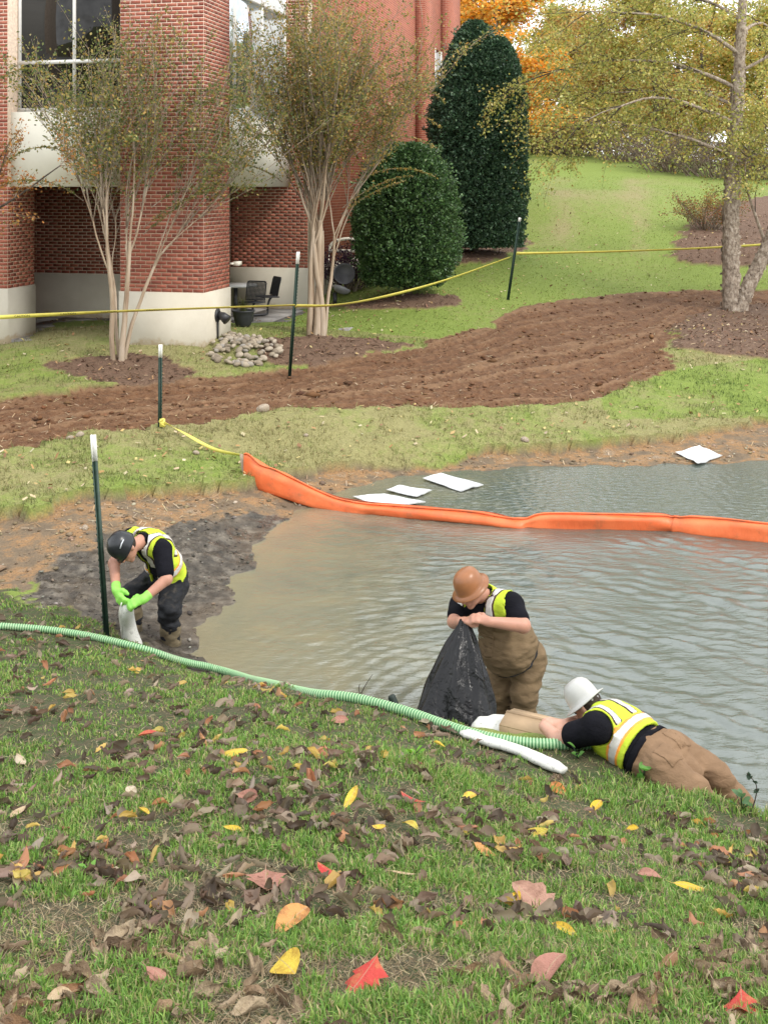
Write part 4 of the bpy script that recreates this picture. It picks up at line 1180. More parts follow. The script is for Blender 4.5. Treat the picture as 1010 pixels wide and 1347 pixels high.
M_EYE = plain('dark_eye', (0.02, 0.018, 0.016), 0.2, 0.6)
def skinmat(name, c):
    n = N(name); v = n.obj()
    col = n.ramp(n.noise(14, 4, 0.6, v), (0.3, tuple(x * 0.82 for x in c)), (0.7, c))
    return n.bsdf(col, 0.5, n.bump(n.noise(120, 3, 0.6, v), 0.15, 0.002), 0.35, Subsurface_Weight=0.12, Subsurface_Radius=(0.02, 0.008, 0.005))
M_SKIN = skinmat('ruddy_skin', (0.46, 0.235, 0.165)); M_SKIN2 = skinmat('pale_skin', (0.53, 0.30, 0.22))
def cloth(name, c, var=0.25, bs=22, bd=0.012, rough=0.85, dirt=None, sheen=0.0):
    n = N(name); v = n.obj()
    col = n.ramp(n.noise(7, 5, 0.6, v), (0.3, tuple(x * (1 - var) for x in c)), (0.7, tuple(min(1, x * (1 + var)) for x in c)))
    if dirt: col = n.mix(n.ramp(n.noise(4, 5, 0.65, v), (0.52, (0, 0, 0)), (0.68, (0.8, 0.8, 0.8))), col, dirt)
    mpn = n.n('Mapping', Vector=v, Scale=(1, 1, 2.0))
    nm = n.bump(n.noise(bs, 4, 0.55, mpn.outputs[0], 0.6), 0.55, bd)
    nm = n.bump(n.noise(400, 2, 0.5, v), 0.2, 0.001, nm)
    return n.bsdf(col, rough, nm, 0.1, Sheen_Weight=sheen)
M_BLACKT = cloth('black_cotton', (0.007, 0.007, 0.010)); M_KHAKI = cloth('khaki_wader_fabric', (0.155, 0.108, 0.062), 0.15, dirt=(0.11, 0.08, 0.05))
M_BROWN = cloth('brown_duck_canvas', (0.205, 0.13, 0.078), 0.18); M_DARKW = cloth('charcoal_waders', (0.018, 0.019, 0.022), 0.3, rough=0.6, dirt=(0.12, 0.10, 0.08))
M_MUDBOOT = cloth('muddy_boot', (0.155, 0.125, 0.08), 0.3, rough=0.6, dirt=(0.05, 0.045, 0.035))
M_VEST = cloth('hi_vis_yellow', (0.46, 0.58, 0.045), 0.08, 18, 0.01, 0.7)
M_SILVER = plain('reflective_tape', (0.55, 0.53, 0.50), 0.35, 0.6, 0.15, var=0.12, scale=30)
M_TRIM = plain('dark_vest_trim', (0.05, 0.02, 0.02), 0.8); M_ORTRIM = plain('orange_vest_trim', (0.75, 0.30, 0.05), 0.7)
M_GLOVE = plain('lime_glove', (0.24, 0.58, 0.09), 0.5, 0.4, var=0.15, scale=30, bump=0.2)
M_HAIR = plain('dark_brown_hair', (0.03, 0.02, 0.014), 0.7, 0.3, var=0.4, scale=60, bump=0.7, bscale=200)
M_TANHAT = plain('tan_hat_shell', (0.25, 0.105, 0.045), 0.33, 0.35, var=0.15, scale=10)
M_WHITEHAT = plain('white_hat_shell', (0.44, 0.44, 0.42), 0.35, 0.5, var=0.06, scale=10)
M_BLACKHAT = plain('charcoal_helmet_shell', (0.016, 0.018, 0.021), 0.3, 0.4, var=0.3, scale=10)
M_DECAL = plain('grey_decal', (0.5, 0.52, 0.55), 0.5)

def vest(root, base, tors, B, mid, neck, waist, sh_near, sh_far, arm_near, arm_far, front=0.05, inf=0.026, hem=None, bands=(0.12,), vstr=0.10, seed=3, vopen=True, armr=0.072, hband=True, back=0.0):
    r, f, u = B
    neck = np.asarray(neck, float); waist = np.asarray(waist, float); mid0 = (np.asarray(sh_near) + np.asarray(sh_far)) / 2
    clips = [plane(waist, -u + f * back), notball(neck + f * 0.02 + u * 0.03, 0.088), notball(np.asarray(sh_near) + (np.asarray(sh_near) - mid0) * 0.22, armr + 0.045), notball(np.asarray(sh_far) + (np.asarray(sh_far) - mid0) * 0.22, armr + 0.045), notcap(sh_near, arm_near, armr), notcap(sh_far, arm_far, armr), plane(neck + u * 0.06, u)]
    mid = np.asarray(mid, float)
    if vopen:
        def opening(x, y, z):
            a = np.abs((x - mid[0]) * r[0] + (y - mid[1]) * r[1] + (z - mid[2]) * r[2]); b = (x - mid[0]) * f[0] + (y - mid[1]) * f[1] + (z - mid[2]) * f[2]
            return np.minimum(front - a, b + 0.0 - 0.02 * 0)
        clips.append(opening)
    fo = (0.008, 9, 9, 14, seed)
    v = skin('vest', tors, M_VEST, root, inf, 0.009, 0.05, fo, clips, 0.024)
    def slab(z0, z1): return lambda x, y, z: np.maximum(z0 - g_(x, y, z), g_(x, y, z) - z1)
    def g_(x, y, z): return (x - waist[0]) * u[0] + (y - waist[1]) * u[1] + (z - waist[2]) * u[2]
    def a_(x, y, z): return (x - mid[0]) * r[0] + (y - mid[1]) * r[1] + (z - mid[2]) * r[2]
    for zb_ in (bands if hband else ()):
        skin('trim', tors, M_ORTRIM, v, inf + 0.004, 0.009, 0.05, fo, clips + [slab(zb_ - 0.042, zb_ + 0.042)], 0.02)
        skin('reflective_stripe', tors, M_SILVER, v, inf + 0.008, 0.009, 0.05, fo, clips + [slab(zb_ - 0.026, zb_ + 0.026)], 0.02)
    for s_ in (-1, 1):
        def vs_(x, y, z, s_=s_, w_=0.025): return np.abs(a_(x, y, z) - s_ * vstr) - w_
        def vs2(x, y, z, s_=s_): return np.abs(a_(x, y, z) - s_ * vstr) - 0.036
        top = lambda x, y, z: max(bands) + 0.045 - g_(x, y, z)
        skin('trim', tors, M_TRIM, v, inf + 0.004, 0.009, 0.05, fo, clips + [vs2, top], 0.02)
        skin('reflective_stripe', tors, M_SILVER, v, inf + 0.008, 0.009, 0.05, fo, clips + [vs_, top], 0.02)
    return v

# ---- person filling the bag, standing in the pond (tan hat)
def person_b():
    base = np.array((1.02, 9.06, -0.45))
    root = thing('person', base, 'person in tan hard hat and khaki waders standing in the pond holding a black bag', 'person')
    pel, bel, che, nek, hd = P(686, 866, 9.12), P(672, 843, 9.00), P(650, 806, 8.97), P(640, 784, 8.92), P(620, 776, 8.80)
    u = unit(nek - pel); fwd = np.array((-0.75, -0.66, -0.1)); B = basis(fwd, u); r, f, u = B
    sn, sf = P(673, 796, 8.78), P(606, 797, 9.02)
    en, wn = P(688, 823, 8.62), P(643, 818, 8.55)
    ef, wf = P(597, 818, 8.82), P(606, 818, 8.66)
    torso = [('e', pel, B, (0.20, 0.17, 0.17)), ('e', bel + f * 0.05, B, (0.225, 0.215, 0.21)), ('e', che + u * -0.02, B, (0.195, 0.145, 0.19)), ('c', sn, sf, 0.085, 0.085), ('c', che, nek, 0.12, 0.06)]
    hn, hf = pel + r * 0.105 - u * 0.08, pel - r * 0.105 - u * 0.08
    hn, hf = P(693, 872, 9.06), P(664, 872, 9.18)
    kn, kf = P(690, 912, 8.96), P(655, 908, 9.10)
    an, af = np.array((kn[0] - 0.03, kn[1] + 0.08, -0.42)), np.array((kf[0] + 0.02, kf[1] + 0.1, -0.42))
    legs = [('c', hn, kn, 0.135, 0.095), ('c', hf, kf, 0.13, 0.095), ('c', kn, an, 0.09, 0.07), ('c', kf, af, 0.09, 0.07), ('c', an, an + f * 0.16, 0.06, 0.05), ('c', af, af + f * 0.16, 0.06, 0.05)]
    Bh = basis(np.array((-0.72, -0.55, -0.45)), np.array((-0.42, -0.25, 0.87)))
    head = head_prims(hd, Bh) + [('c', nek - u * 0.02, hd - Bh[2] * 0.03, 0.066, 0.06)]
    arms = [('c', sn, en, 0.07, 0.054), ('c', en, wn, 0.055, 0.036), ('c', sf, ef, 0.065, 0.05), ('c', ef, wf, 0.05, 0.034)]
    hands = hand_prims(wn, P(622, 812, 8.56) - wn, np.array((0, 0.5, -0.8)), 1.05, 0.75, -1) + hand_prims(wf, P(617, 816, 8.6) - wf, np.array((0.2, 0.2, -0.9)), 1.0, 0.75, 1)
    body = [(p[0], p[1], p[2], p[3] - 0.01, p[4] - 0.01) if p[0] == 'c' else (p[0], p[1], p[2], np.array(p[3]) - 0.012) for p in torso + legs]
    b = skin('body', body + head + arms + hands, M_SKIN, root, 0, 0.0065, 0.018)
    sleeve_n = sn + (en - sn) * 0.62; sleeve_f = sf + (ef - sf) * 0.62
    skin('t_shirt', torso[1:] + [('c', sn, sleeve_n, 0.082, 0.078), ('c', sf, sleeve_f, 0.078, 0.072)], M_BLACKT, root, 0.004, 0.009, 0.04, (0.006, 11, 11, 11, 5), [notball(nek + u * 0.05 + f * 0.03, 0.062), plane(che - u * 0.02, -u)])
    skin('waders', torso[:3] + legs, M_KHAKI, root, 0.013, 0.009, 0.035, (0.014, 8, 8, 22, 8), [plane(che + u * 0.035, u)])
    skin('chest_pocket', torso[:3], M_KHAKI, root, 0.020, 0.008, 0.035, (0.014, 8, 8, 22, 8), [plane(che - u * 0.05, u), plane(che - u * 0.17, -u), plane(che + r * 0.09, r), plane(che - r * 0.09, -r), plane(che, -f)], 0.012)
    skin('waist_belt', torso[:3], M_DARKW, root, 0.019, 0.008, 0.035, (0.014, 8, 8, 22, 8), [plane(pel + u * 0.115, u), plane(pel + u * 0.085, -u)], 0.012)
    for s_ in (-1, 1):
        m_ = MB(); q = [che + f * 0.155 + r * 0.09 * s_ + u * 0.0, che + f * 0.12 + r * 0.1 * s_ + u * 0.12, nek + r * 0.11 * s_ + u * -0.0 + f * 0.02, che - f * 0.12 + r * 0.06 * s_ + u * 0.08]
        m_.tube(spline(np.array(q) - base, 16), 0.02, 6, flat=0.4); m_.build('strap', M_KHAKI, root, smooth=True)
    vest(root, base, torso, B, che, nek, che - u * 0.075, sn, sf, en, ef, front=0.085, bands=(0.03,), vstr=0.125, hband=False, back=0.75)
    h_, tr = hat('hard_hat', hd + Bh[2] * 0.045, Bh, M_TANHAT, root, base, 0.042)
    skin('hair', [('e', hd + Bh[2] * 0.012 - Bh[1] * 0.018, Bh, (0.081, 0.09, 0.085))], M_HAIR, root, 0, 0.008, 0.02, None, [plane(hd + Bh[1] * 0.0, Bh[1])])
    face_parts(root, hd, Bh, base)
    # round mark printed on the wader bib
    an_ = np.arange(16) / 16 * 2 * np.pi
    ct = che + f * 0.192 - u * 0.085 + r * 0.03 - base
    rings = [[ct + r * math.cos(a) * q + u * math.sin(a) * q * 0.8 + f * 0.004 for a in an_] for q in (0.018, 0.032)]
    MB().loft(rings).build('bib_mark', plain('bib_print', (0.35, 0.33, 0.24), 0.8), root)
    return root
person_b()

# ---- person bent over at the muddy shore (dark helmet, lime gloves)
def person_a():
    base = np.array((-1.92, 10.35, 0.0))
    root = thing('person', base, 'person in dark helmet and lime gloves bending over at the muddy shore', 'person')
    pel, bel, che, nek, hd = P(224, 757, 10.55), P(216, 742, 10.44), P(203, 721, 10.26), P(187, 710, 10.06), P(166, 720, 9.90)
    u = unit(nek - pel); B = basis(np.array((-0.55, -0.55, -0.75)), u); r, f, u = B
    sn, sf = P(213, 722, 10.03), P(172, 707, 10.24)
    en, wn = P(219, 762, 9.85), P(189, 788, 9.72)
    ef, wf = P(150, 741, 10.05), P(153, 776, 9.82)
    torso = [('e', pel, B, (0.165, 0.145, 0.15)), ('e', bel, B, (0.155, 0.125, 0.16)), ('e', che, B, (0.165, 0.12, 0.18)), ('c', sn, sf, 0.072, 0.072), ('c', che, nek, 0.11, 0.06)]
    hn, hf = P(229, 770, 10.50), P(200, 766, 10.62)
    kn, kf = P(222, 802, 10.30), P(172, 783, 10.42)
    an, af = P(227, 866, 10.42), P(176, 842, 10.50)
    legs = [('c', hn, kn, 0.115, 0.082), ('c', hf, kf, 0.11, 0.08), ('c', kn, an, 0.078, 0.066), ('c', kf, af, 0.078, 0.066)]
    boots = [('c', kn + (an - kn) * 0.35, an, 0.080, 0.068), ('c', an, an + np.array((-0.12, -0.10, -0.03)), 0.062, 0.05), ('c', kf + (af - kf) * 0.35, af, 0.08, 0.066), ('c', af, af + np.array((-0.1, -0.1, -0.03)), 0.06, 0.05)]
    Bh = basis(np.array((-0.45, -0.55, -0.70)), np.array((-0.55, -0.45, 0.45)))
    head = head_prims(hd, Bh) + [('c', nek - u * 0.02, hd - Bh[2] * 0.02, 0.062, 0.058)]
    arms = [('c', sn, en, 0.062, 0.050), ('c', en, wn, 0.05, 0.034), ('c', sf, ef, 0.06, 0.05), ('c', ef, wf, 0.05, 0.034)]
    hl = hand_prims(wn, P(174, 794, 9.70) - wn, np.array((-0.3, 0.5, -0.8)), 1.05, 0.7, -1) + hand_prims(wf, P(160, 793, 9.74) - wf, np.array((0.7, 0.4, -0.3)), 1.05, 0.7, 1)
    body = [(p[0], p[1], p[2], p[3] - 0.01, p[4] - 0.01) if p[0] == 'c' else (p[0], p[1], p[2], np.array(p[3]) - 0.012) for p in torso + legs]
    skin('body', body + head + arms + hl, M_SKIN, root, 0, 0.0065, 0.018)
    skin('glove', hl[:len(hl) // 2] + [('c', wn + unit(en - wn) * 0.05, wn, 0.036, 0.034)], M_GLOVE, root, 0.005, 0.006, 0.015)
    skin('glove', hl[len(hl) // 2:] + [('c', wf + unit(ef - wf) * 0.05, wf, 0.036, 0.034)], M_GLOVE, root, 0.005, 0.006, 0.015)
    skin('t_shirt', torso[1:] + [('c', sn, sn + (en - sn) * 0.78, 0.076, 0.072), ('c', sf, sf + (ef - sf) * 0.7, 0.072, 0.068)], M_BLACKT, root, 0.004, 0.009, 0.04, (0.006, 11, 11, 11, 5), [notball(nek + u * 0.06 + f * 0.03, 0.06)])
    skin('trousers', torso[:2] + legs, M_DARKW, root, 0.012, 0.009, 0.05, (0.018, 10, 10, 18, 4), [plane(bel + u * 0.02, u)])
    skin('boot', boots[:2], M_MUDBOOT, root, 0.014, 0.009, 0.03, (0.008, 12, 12, 18, 7))
    skin('boot', boots[2:], M_MUDBOOT, root, 0.014, 0.009, 0.03, (0.008, 12, 12, 18, 7))
    vest(root, base, torso, B, che, nek, pel + u * 0.045, sn, sf, en, ef, front=0.06, bands=(0.16,), vstr=0.09, seed=11, armr=0.066)
    h_, tr = hat('helmet', hd + Bh[2] * 0.04, Bh, M_BLACKHAT, root, base, kind='peak')
    d_ = MB()
    for (x, y, w_, l_) in ((0.0, 0.055, 0.02, 0.012), (0.0, -0.05, 0.018, 0.006)):
        zz = 0.151 - (x * x + y * y) * 6.0
        d_.put(tr([(x - w_, y - l_, zz), (x + w_, y - l_, zz), (x + w_, y + l_, zz - 0.004), (x - w_, y + l_, zz - 0.004)]), [(0, 1, 2, 3)])
    d_.build('decal', M_DECAL, h_).location = (0, 0, 0)
    v_ = MB()
    for s_ in (-1, 1):
        v_.tube(tr([(0.098 * s_, -0.04, 0.075), (0.104 * s_, 0.0, 0.082), (0.098 * s_, 0.045, 0.072)]), 0.006, 6)
    v_.build('side_stripe', M_DECAL, h_)
    for s_ in (-1, 1):
        MB().tube(tr([(0.045 * s_, -0.09, 0.1), (0.05 * s_, 0.0, 0.139), (0.045 * s_, 0.09, 0.1)]), 0.008, 6).build('rib', M_BLACKHAT, h_, smooth=True)
    skin('hair', [('e', hd + Bh[2] * 0.012 - Bh[1] * 0.018, Bh, (0.081, 0.09, 0.085))], M_HAIR, root, 0, 0.008, 0.02, None, [plane(hd - Bh[1] * 0.01, Bh[1])])
    face_parts(root, hd, Bh, base)
    return root
person_a()

# ---- person lying on the bank (white hat)
def person_c():
    pel, bel, che, nek, hd = P(866, 998, 7.10), P(842, 984, 7.17), P(812, 962, 7.30), P(788, 944, 7.42), P(772, 927, 7.52)
    base = np.array((pel[0], pel[1], gz(pel[0], pel[1])))
    root = thing('person', base, 'person in white hard hat and brown trousers lying on the bank edge', 'person')
    u = unit(nek - pel); B = basis(np.array((-0.1, 0.35, -1.0)), u); r, f, u = B      # chest faces the ground
    sn, sf = P(785, 958, 7.16), P(812, 942, 7.52)
    en, wn = P(735, 974, 7.33), P(716, 956, 7.46)
    ef, wf = P(765, 950, 7.62), P(742, 954, 7.52)
    torso = [('e', pel, B, (0.18, 0.14, 0.16)), ('e', bel, B, (0.175, 0.13, 0.17)), ('e', che, B, (0.185, 0.125, 0.18)), ('c', sn, sf, 0.08, 0.08), ('c', che, nek, 0.11, 0.06)]
    hn, hf = P(872, 1014, 6.96), P(886, 990, 7.2)
    kn, kf = P(912, 1042, 6.82), P(942, 1022, 7.08)
    an, af = P(950, 1075, 6.82), P(975, 1056, 7.04)
    mh_, mk2 = (hn + hf) / 2, (hn + hf + kn + kf) / 4
    legs = [('c', hn, hf, 0.115, 0.115), ('c', mh_, mk2 - np.array((0, 0, 0.01)), 0.12, 0.085), ('c', hn, kn, 0.11, 0.085), ('c', hf, kf, 0.105, 0.085), ('c', kn, an, 0.078, 0.055), ('c', kf, af, 0.078, 0.055)]
    for a_, k_ in ((an, kn), (af, kf)):
        dd = unit(a_ - k_); legs.append(('c', a_, a_ + dd * 0.08 - np.array((0, 0, 0.07)), 0.05, 0.04))
    Bh = basis(np.array((-0.45, 0.35, -0.8)), np.array((-0.55, 0.40, 0.72)))
    head = head_prims(hd, Bh) + [('c', nek - u * 0.02, hd - Bh[2] * 0.02, 0.064, 0.06)]
    arms = [('c', sn, en, 0.062, 0.050), ('c', en, wn, 0.052, 0.036), ('c', sf, ef, 0.06, 0.05), ('c', ef, wf, 0.05, 0.036)]
    hands = hand_prims(wn, P(728, 947, 7.58) - wn, np.array((0.1, 0.2, -1)), 1.05, 0.35, -1) + hand_prims(wf, P(722, 950, 7.50) - wf, np.array((0.1, 0.2, -1)), 1.05, 0.4, 1)
    body = [(p[0], p[1], p[2], p[3] - 0.01, p[4] - 0.01) if p[0] == 'c' else (p[0], p[1], p[2], np.array(p[3]) - 0.012) for p in torso + legs]
    skin('body', body + head + arms + hands, M_SKIN2, root, 0, 0.0065, 0.018)
    skin('t_shirt', torso[1:] + [('c', sn, sn + (en - sn) * 0.6, 0.086, 0.076), ('c', sf, sf + (ef - sf) * 0.62, 0.08, 0.072)], M_BLACKT, root, 0.004, 0.009, 0.04, (0.006, 11, 11, 11, 5), [notball(nek + u * 0.06 + f * 0.02, 0.055)])
    skin('trousers', torso[:2] + legs, M_BROWN, root, 0.014, 0.009, 0.03, (0.013, 7, 12, 20, 4), [plane(bel - u * 0.03, u)])
    skin('belt', torso[:2], M_BLACKT, root, 0.020, 0.009, 0.05, (0.013, 9, 9, 9, 4), [plane(bel - u * 0.03, u), plane(bel - u * 0.07, -u)])
    vest(root, base, torso, B, che, nek, bel - u * 0.0, sn, sf, en, ef, front=0.05, bands=(0.075,), vstr=0.085, seed=17)
    for hp_, sd_ in ((hn, 0.25), (hf, 0.75)):                     # rear pockets
        c0 = pel + (hp_ - pel) * 0.75; ax_ = unit(kn - hn)
        skin('pocket', torso[:2] + legs[:4], M_BROWN, root, 0.019, 0.008, 0.03, (0.013, 7, 12, 20, 4), [plane(c0 + ax_ * 0.10, ax_), plane(c0 - ax_ * 0.05, -ax_), plane(c0 + r * 0.065, r), plane(c0 - r * 0.065, -r), plane(c0, f)], 0.012)
    h_, tr = hat('hard_hat', hd + Bh[2] * 0.045, Bh, M_WHITEHAT, root, base, 0.045, 'brim', 0.86)
    sus = MB()
    sus.tube(tr([(0.085, -0.03, -0.03), (0.05, -0.10, -0.045), (0, -0.118, -0.05), (-0.05, -0.10, -0.045), (-0.085, -0.03, -0.03)]), 0.012, 6, flat=1.0)
    sus.build('headband', plain('grey_webbing', (0.3, 0.3, 0.3), 0.7), h_, smooth=True)
    skin('hair', [('e', hd + Bh[2] * 0.004 - Bh[1] * 0.018, Bh, (0.083, 0.092, 0.095))], M_HAIR, root, 0, 0.008, 0.02, None, [plane(hd + Bh[1] * 0.02, Bh[1])])
    face_parts(root, hd, Bh, base)
    return root
person_c()

# ------------------------------------------------------------------ site equipment
M_POST = plain('green_steel', (0.018, 0.042, 0.028), 0.5, 0.5, 0.2, var=0.3, scale=20, bump=0.2)
M_WPAINT = plain('white_post_paint', (0.72, 0.71, 0.66), 0.6, 0.3, var=0.12, scale=25)
M_TAPE = plain('yellow_tape', (0.72, 0.64, 0.14), 0.4, 0.4, var=0.1, scale=6)
M_INK = plain('black_print', (0.02, 0.02, 0.018), 0.6)

def ray(px, py, d0=2.0, d1=14.0):
    """first ground point seen at a photo pixel"""
    d = np.linspace(d0, d1, 1600)
    X = (px - CX) * d / F; Z = H - (py - HOR) * d / F
    t = terrain(X, d)
    i = int(np.argmax(Z <= t))
    return np.array((X[i], d[i], t[i]))

def t_post(top, foot, tip, label, w=0.036):
    top = np.asarray(top); foot = np.asarray(foot)
    ax = top - foot; L = np.linalg.norm(ax); ax = ax / L
    root = thing('t_post', foot, label, 'post', 'steel fence posts')
    q = Vector(ax).to_track_quat('Z', 'Y')
    root.rotation_mode = 'QUATERNION'; root.rotation_quaternion = q
    def prof(z0, z1, g=0.0):
        m = MB()
        m.box((-w / 2 - g, -0.004 - g, z0), (w / 2 + g, 0.003 + g, z1)).box((-0.004 - g, 0.003 + g, z0), (0.004 + g, w + g, z1))
        return m
    prof(-0.35, L - tip).build('post', M_POST, root)
    prof(L - tip, L, 0.001).build('white_tip', M_WPAINT, root)
    st = MB()
    for k in range(int((L - tip) / 0.055)):
        st.box((-0.007, -0.013, 0.05 + k * 0.055), (0.007, -0.004, 0.066 + k * 0.055))
    o = st.build('studs', M_POST, root); o['kind'] = 'stuff'
    return root
f1 = P(138, 836, 9.95); t_post(P(120, 572, 9.95), f1, 0.23, 'near green steel post with white tip beside the helmeted person at the mud', 0.04)
f2 = P(212, 577, 16.75); t_post(P(213, 453, 16.75), f2, 0.19, 'green steel post with white tip on the edge of the dirt track', 0.05)
f3 = P(384, 476, 20.6); t_post(P(394, 331, 20.6), f3, 0.22, 'green steel post with white tip in front of the clustered crape myrtle', 0.055)
f4 = P(669, 396, 28.0); t_post(P(685, 286, 28.0), f4, 0.1, 'leaning steel post on the lawn by the tall evergreen', 0.06)

def ribbon(pts, width, twist, n):
    p = spline(pts, n)
    T = np.gradient(p, axis=0); T /= np.linalg.norm(T, axis=1)[:, None]
    up = np.array((0, 0, 1.0)); sd_ = np.cross(T, up); sd_ /= np.linalg.norm(sd_, axis=1)[:, None]; upv = np.cross(sd_, T)
    a = np.interp(np.linspace(0, 1, n), *twist)
    W = np.cos(a)[:, None] * upv + np.sin(a)[:, None] * sd_
    Nn = -np.sin(a)[:, None] * upv + np.cos(a)[:, None] * sd_
    th = 0.0012
    rings = np.stack([p + W * width / 2 + Nn * th, p - W * width / 2 + Nn * th, p - W * width / 2 - Nn * th, p + W * width / 2 - Nn * th], 1)
    return MB().loft(rings, cap=True), p, T, W, Nn
ta = [P(-40, 419, 20.35), P(0, 417, 20.35), P(140, 410, 20.30), P(270, 405, 20.40), P(388, 401, 20.52)]
m, p_, T_, W_, N_ = ribbon(ta, 0.075, ([0, 0.25, 0.5, 1], [0.15, 0.1, 0.9, 1.1]), 90)
tape = thing('caution_tape', p_[0], 'yellow caution tape with black lettering crossing low before the brick pillars', 'tape', 'yellow tape lines')
m.v = [v - p_[0] for v in m.v]
m.build('tape', M_TAPE, tape, smooth=False)
def text_mesh(s, size):
    cu = bpy.data.curves.new('lettering', 'FONT'); cu.body = s; cu.size = size; cu.align_x = 'CENTER'; cu.align_y = 'CENTER'
    ob = bpy.data.objects.new('lettering', cu); COL.objects.link(ob)
    dg = bpy.context.evaluated_depsgraph_get()
    me = bpy.data.meshes.new_from_object(ob.evaluated_get(dg))
    bpy.data.objects.remove(ob)
    me.name = 'lettering'; me.materials.clear(); me.materials.append(M_INK)
    return me
tm = text_mesh('CAUTION', 0.062)
for px in (30, 88, 146, 205):
    i = int(np.argmin(np.abs(CX + F * p_[:, 0] / p_[:, 1] - px)))
    nrm = N_[i] if N_[i] @ np.array((0, -1, 0)) > 0 else -N_[i]
    Rm = Matrix((T_[i], np.cross(nrm, T_[i]), nrm)).transposed().to_4x4()
    o = add('lettering', tm, tape)
    o.matrix_local = Matrix.Translation(Vector(p_[i] - p_[0] + nrm * 0.003)) @ Rm
tb = [P(389, 402, 20.52), P(440, 401, 21.6), P(500, 391, 23.4), P(580, 370, 25.6), P(671, 338, 27.9)]
m, p_, *_r = ribbon(tb, 0.075, ([0, 0.3, 0.6, 1], [0.7, 1.0, 0.5, 0.9]), 60)
m.v = [v - p_[0] for v in m.v]
tag(m.build('caution_tape', M_TAPE, loc=p_[0]), 'yellow tape sagging past the round holly towards the leaning lawn post', 'tape', 'yellow tape lines')
tc_ = [P(679, 333, 27.95), P(740, 332, 28.6), P(850, 329, 30), P(960, 324, 31.5), P(1080, 316, 33)]
m, p_, *_r = ribbon(tc_, 0.075, ([0, 0.5, 1], [0.5, 0.9, 0.4]), 50)
m.v = [v - p_[0] for v in m.v]
tag(m.build('caution_tape', M_TAPE, loc=p_[0]), 'yellow tape running across the lawn from the leaning post to the birch', 'tape', 'yellow tape lines')
td = [P(215, 569, 16.70), P(240, 578, 16.4), P(280, 590, 15.9), P(319, 599, 15.3)]
for q_ in td[:3]: q_[2] = max(q_[2], gz(q_[0], q_[1]) + 0.10)
m, p_, *_r = ribbon(td, 0.045, ([0, 0.5, 1], [0.3, 2.2, 4.0]), 50)
r0_ = p_[0].copy(); m.v = [v - r0_ for v in m.v]
knot = thing('caution_tape', r0_, 'twisted yellow tape tied between the track side post and the orange barrier', 'tape', 'yellow tape lines')
m.build('tape', M_TAPE, knot)
kb = MB()
for k in range(5):
    a = k * 1.3
    kb.tube(spline([np.array((math.cos(a) * 0.03, math.sin(a) * 0.03 - 0.02, 0.03 * (k - 2))), np.array((-0.04, -0.03, 0.0)), np.array((math.cos(a + 2) * 0.045, math.sin(a + 2) * 0.03, -0.02 * (k - 2)))], 8), 0.022, 6, flat=0.5)
kb.box((-0.05, -0.03, -0.07), (0.03, -0.015, 0.05))
kb.build('knot', M_TAPE, knot, smooth=False)

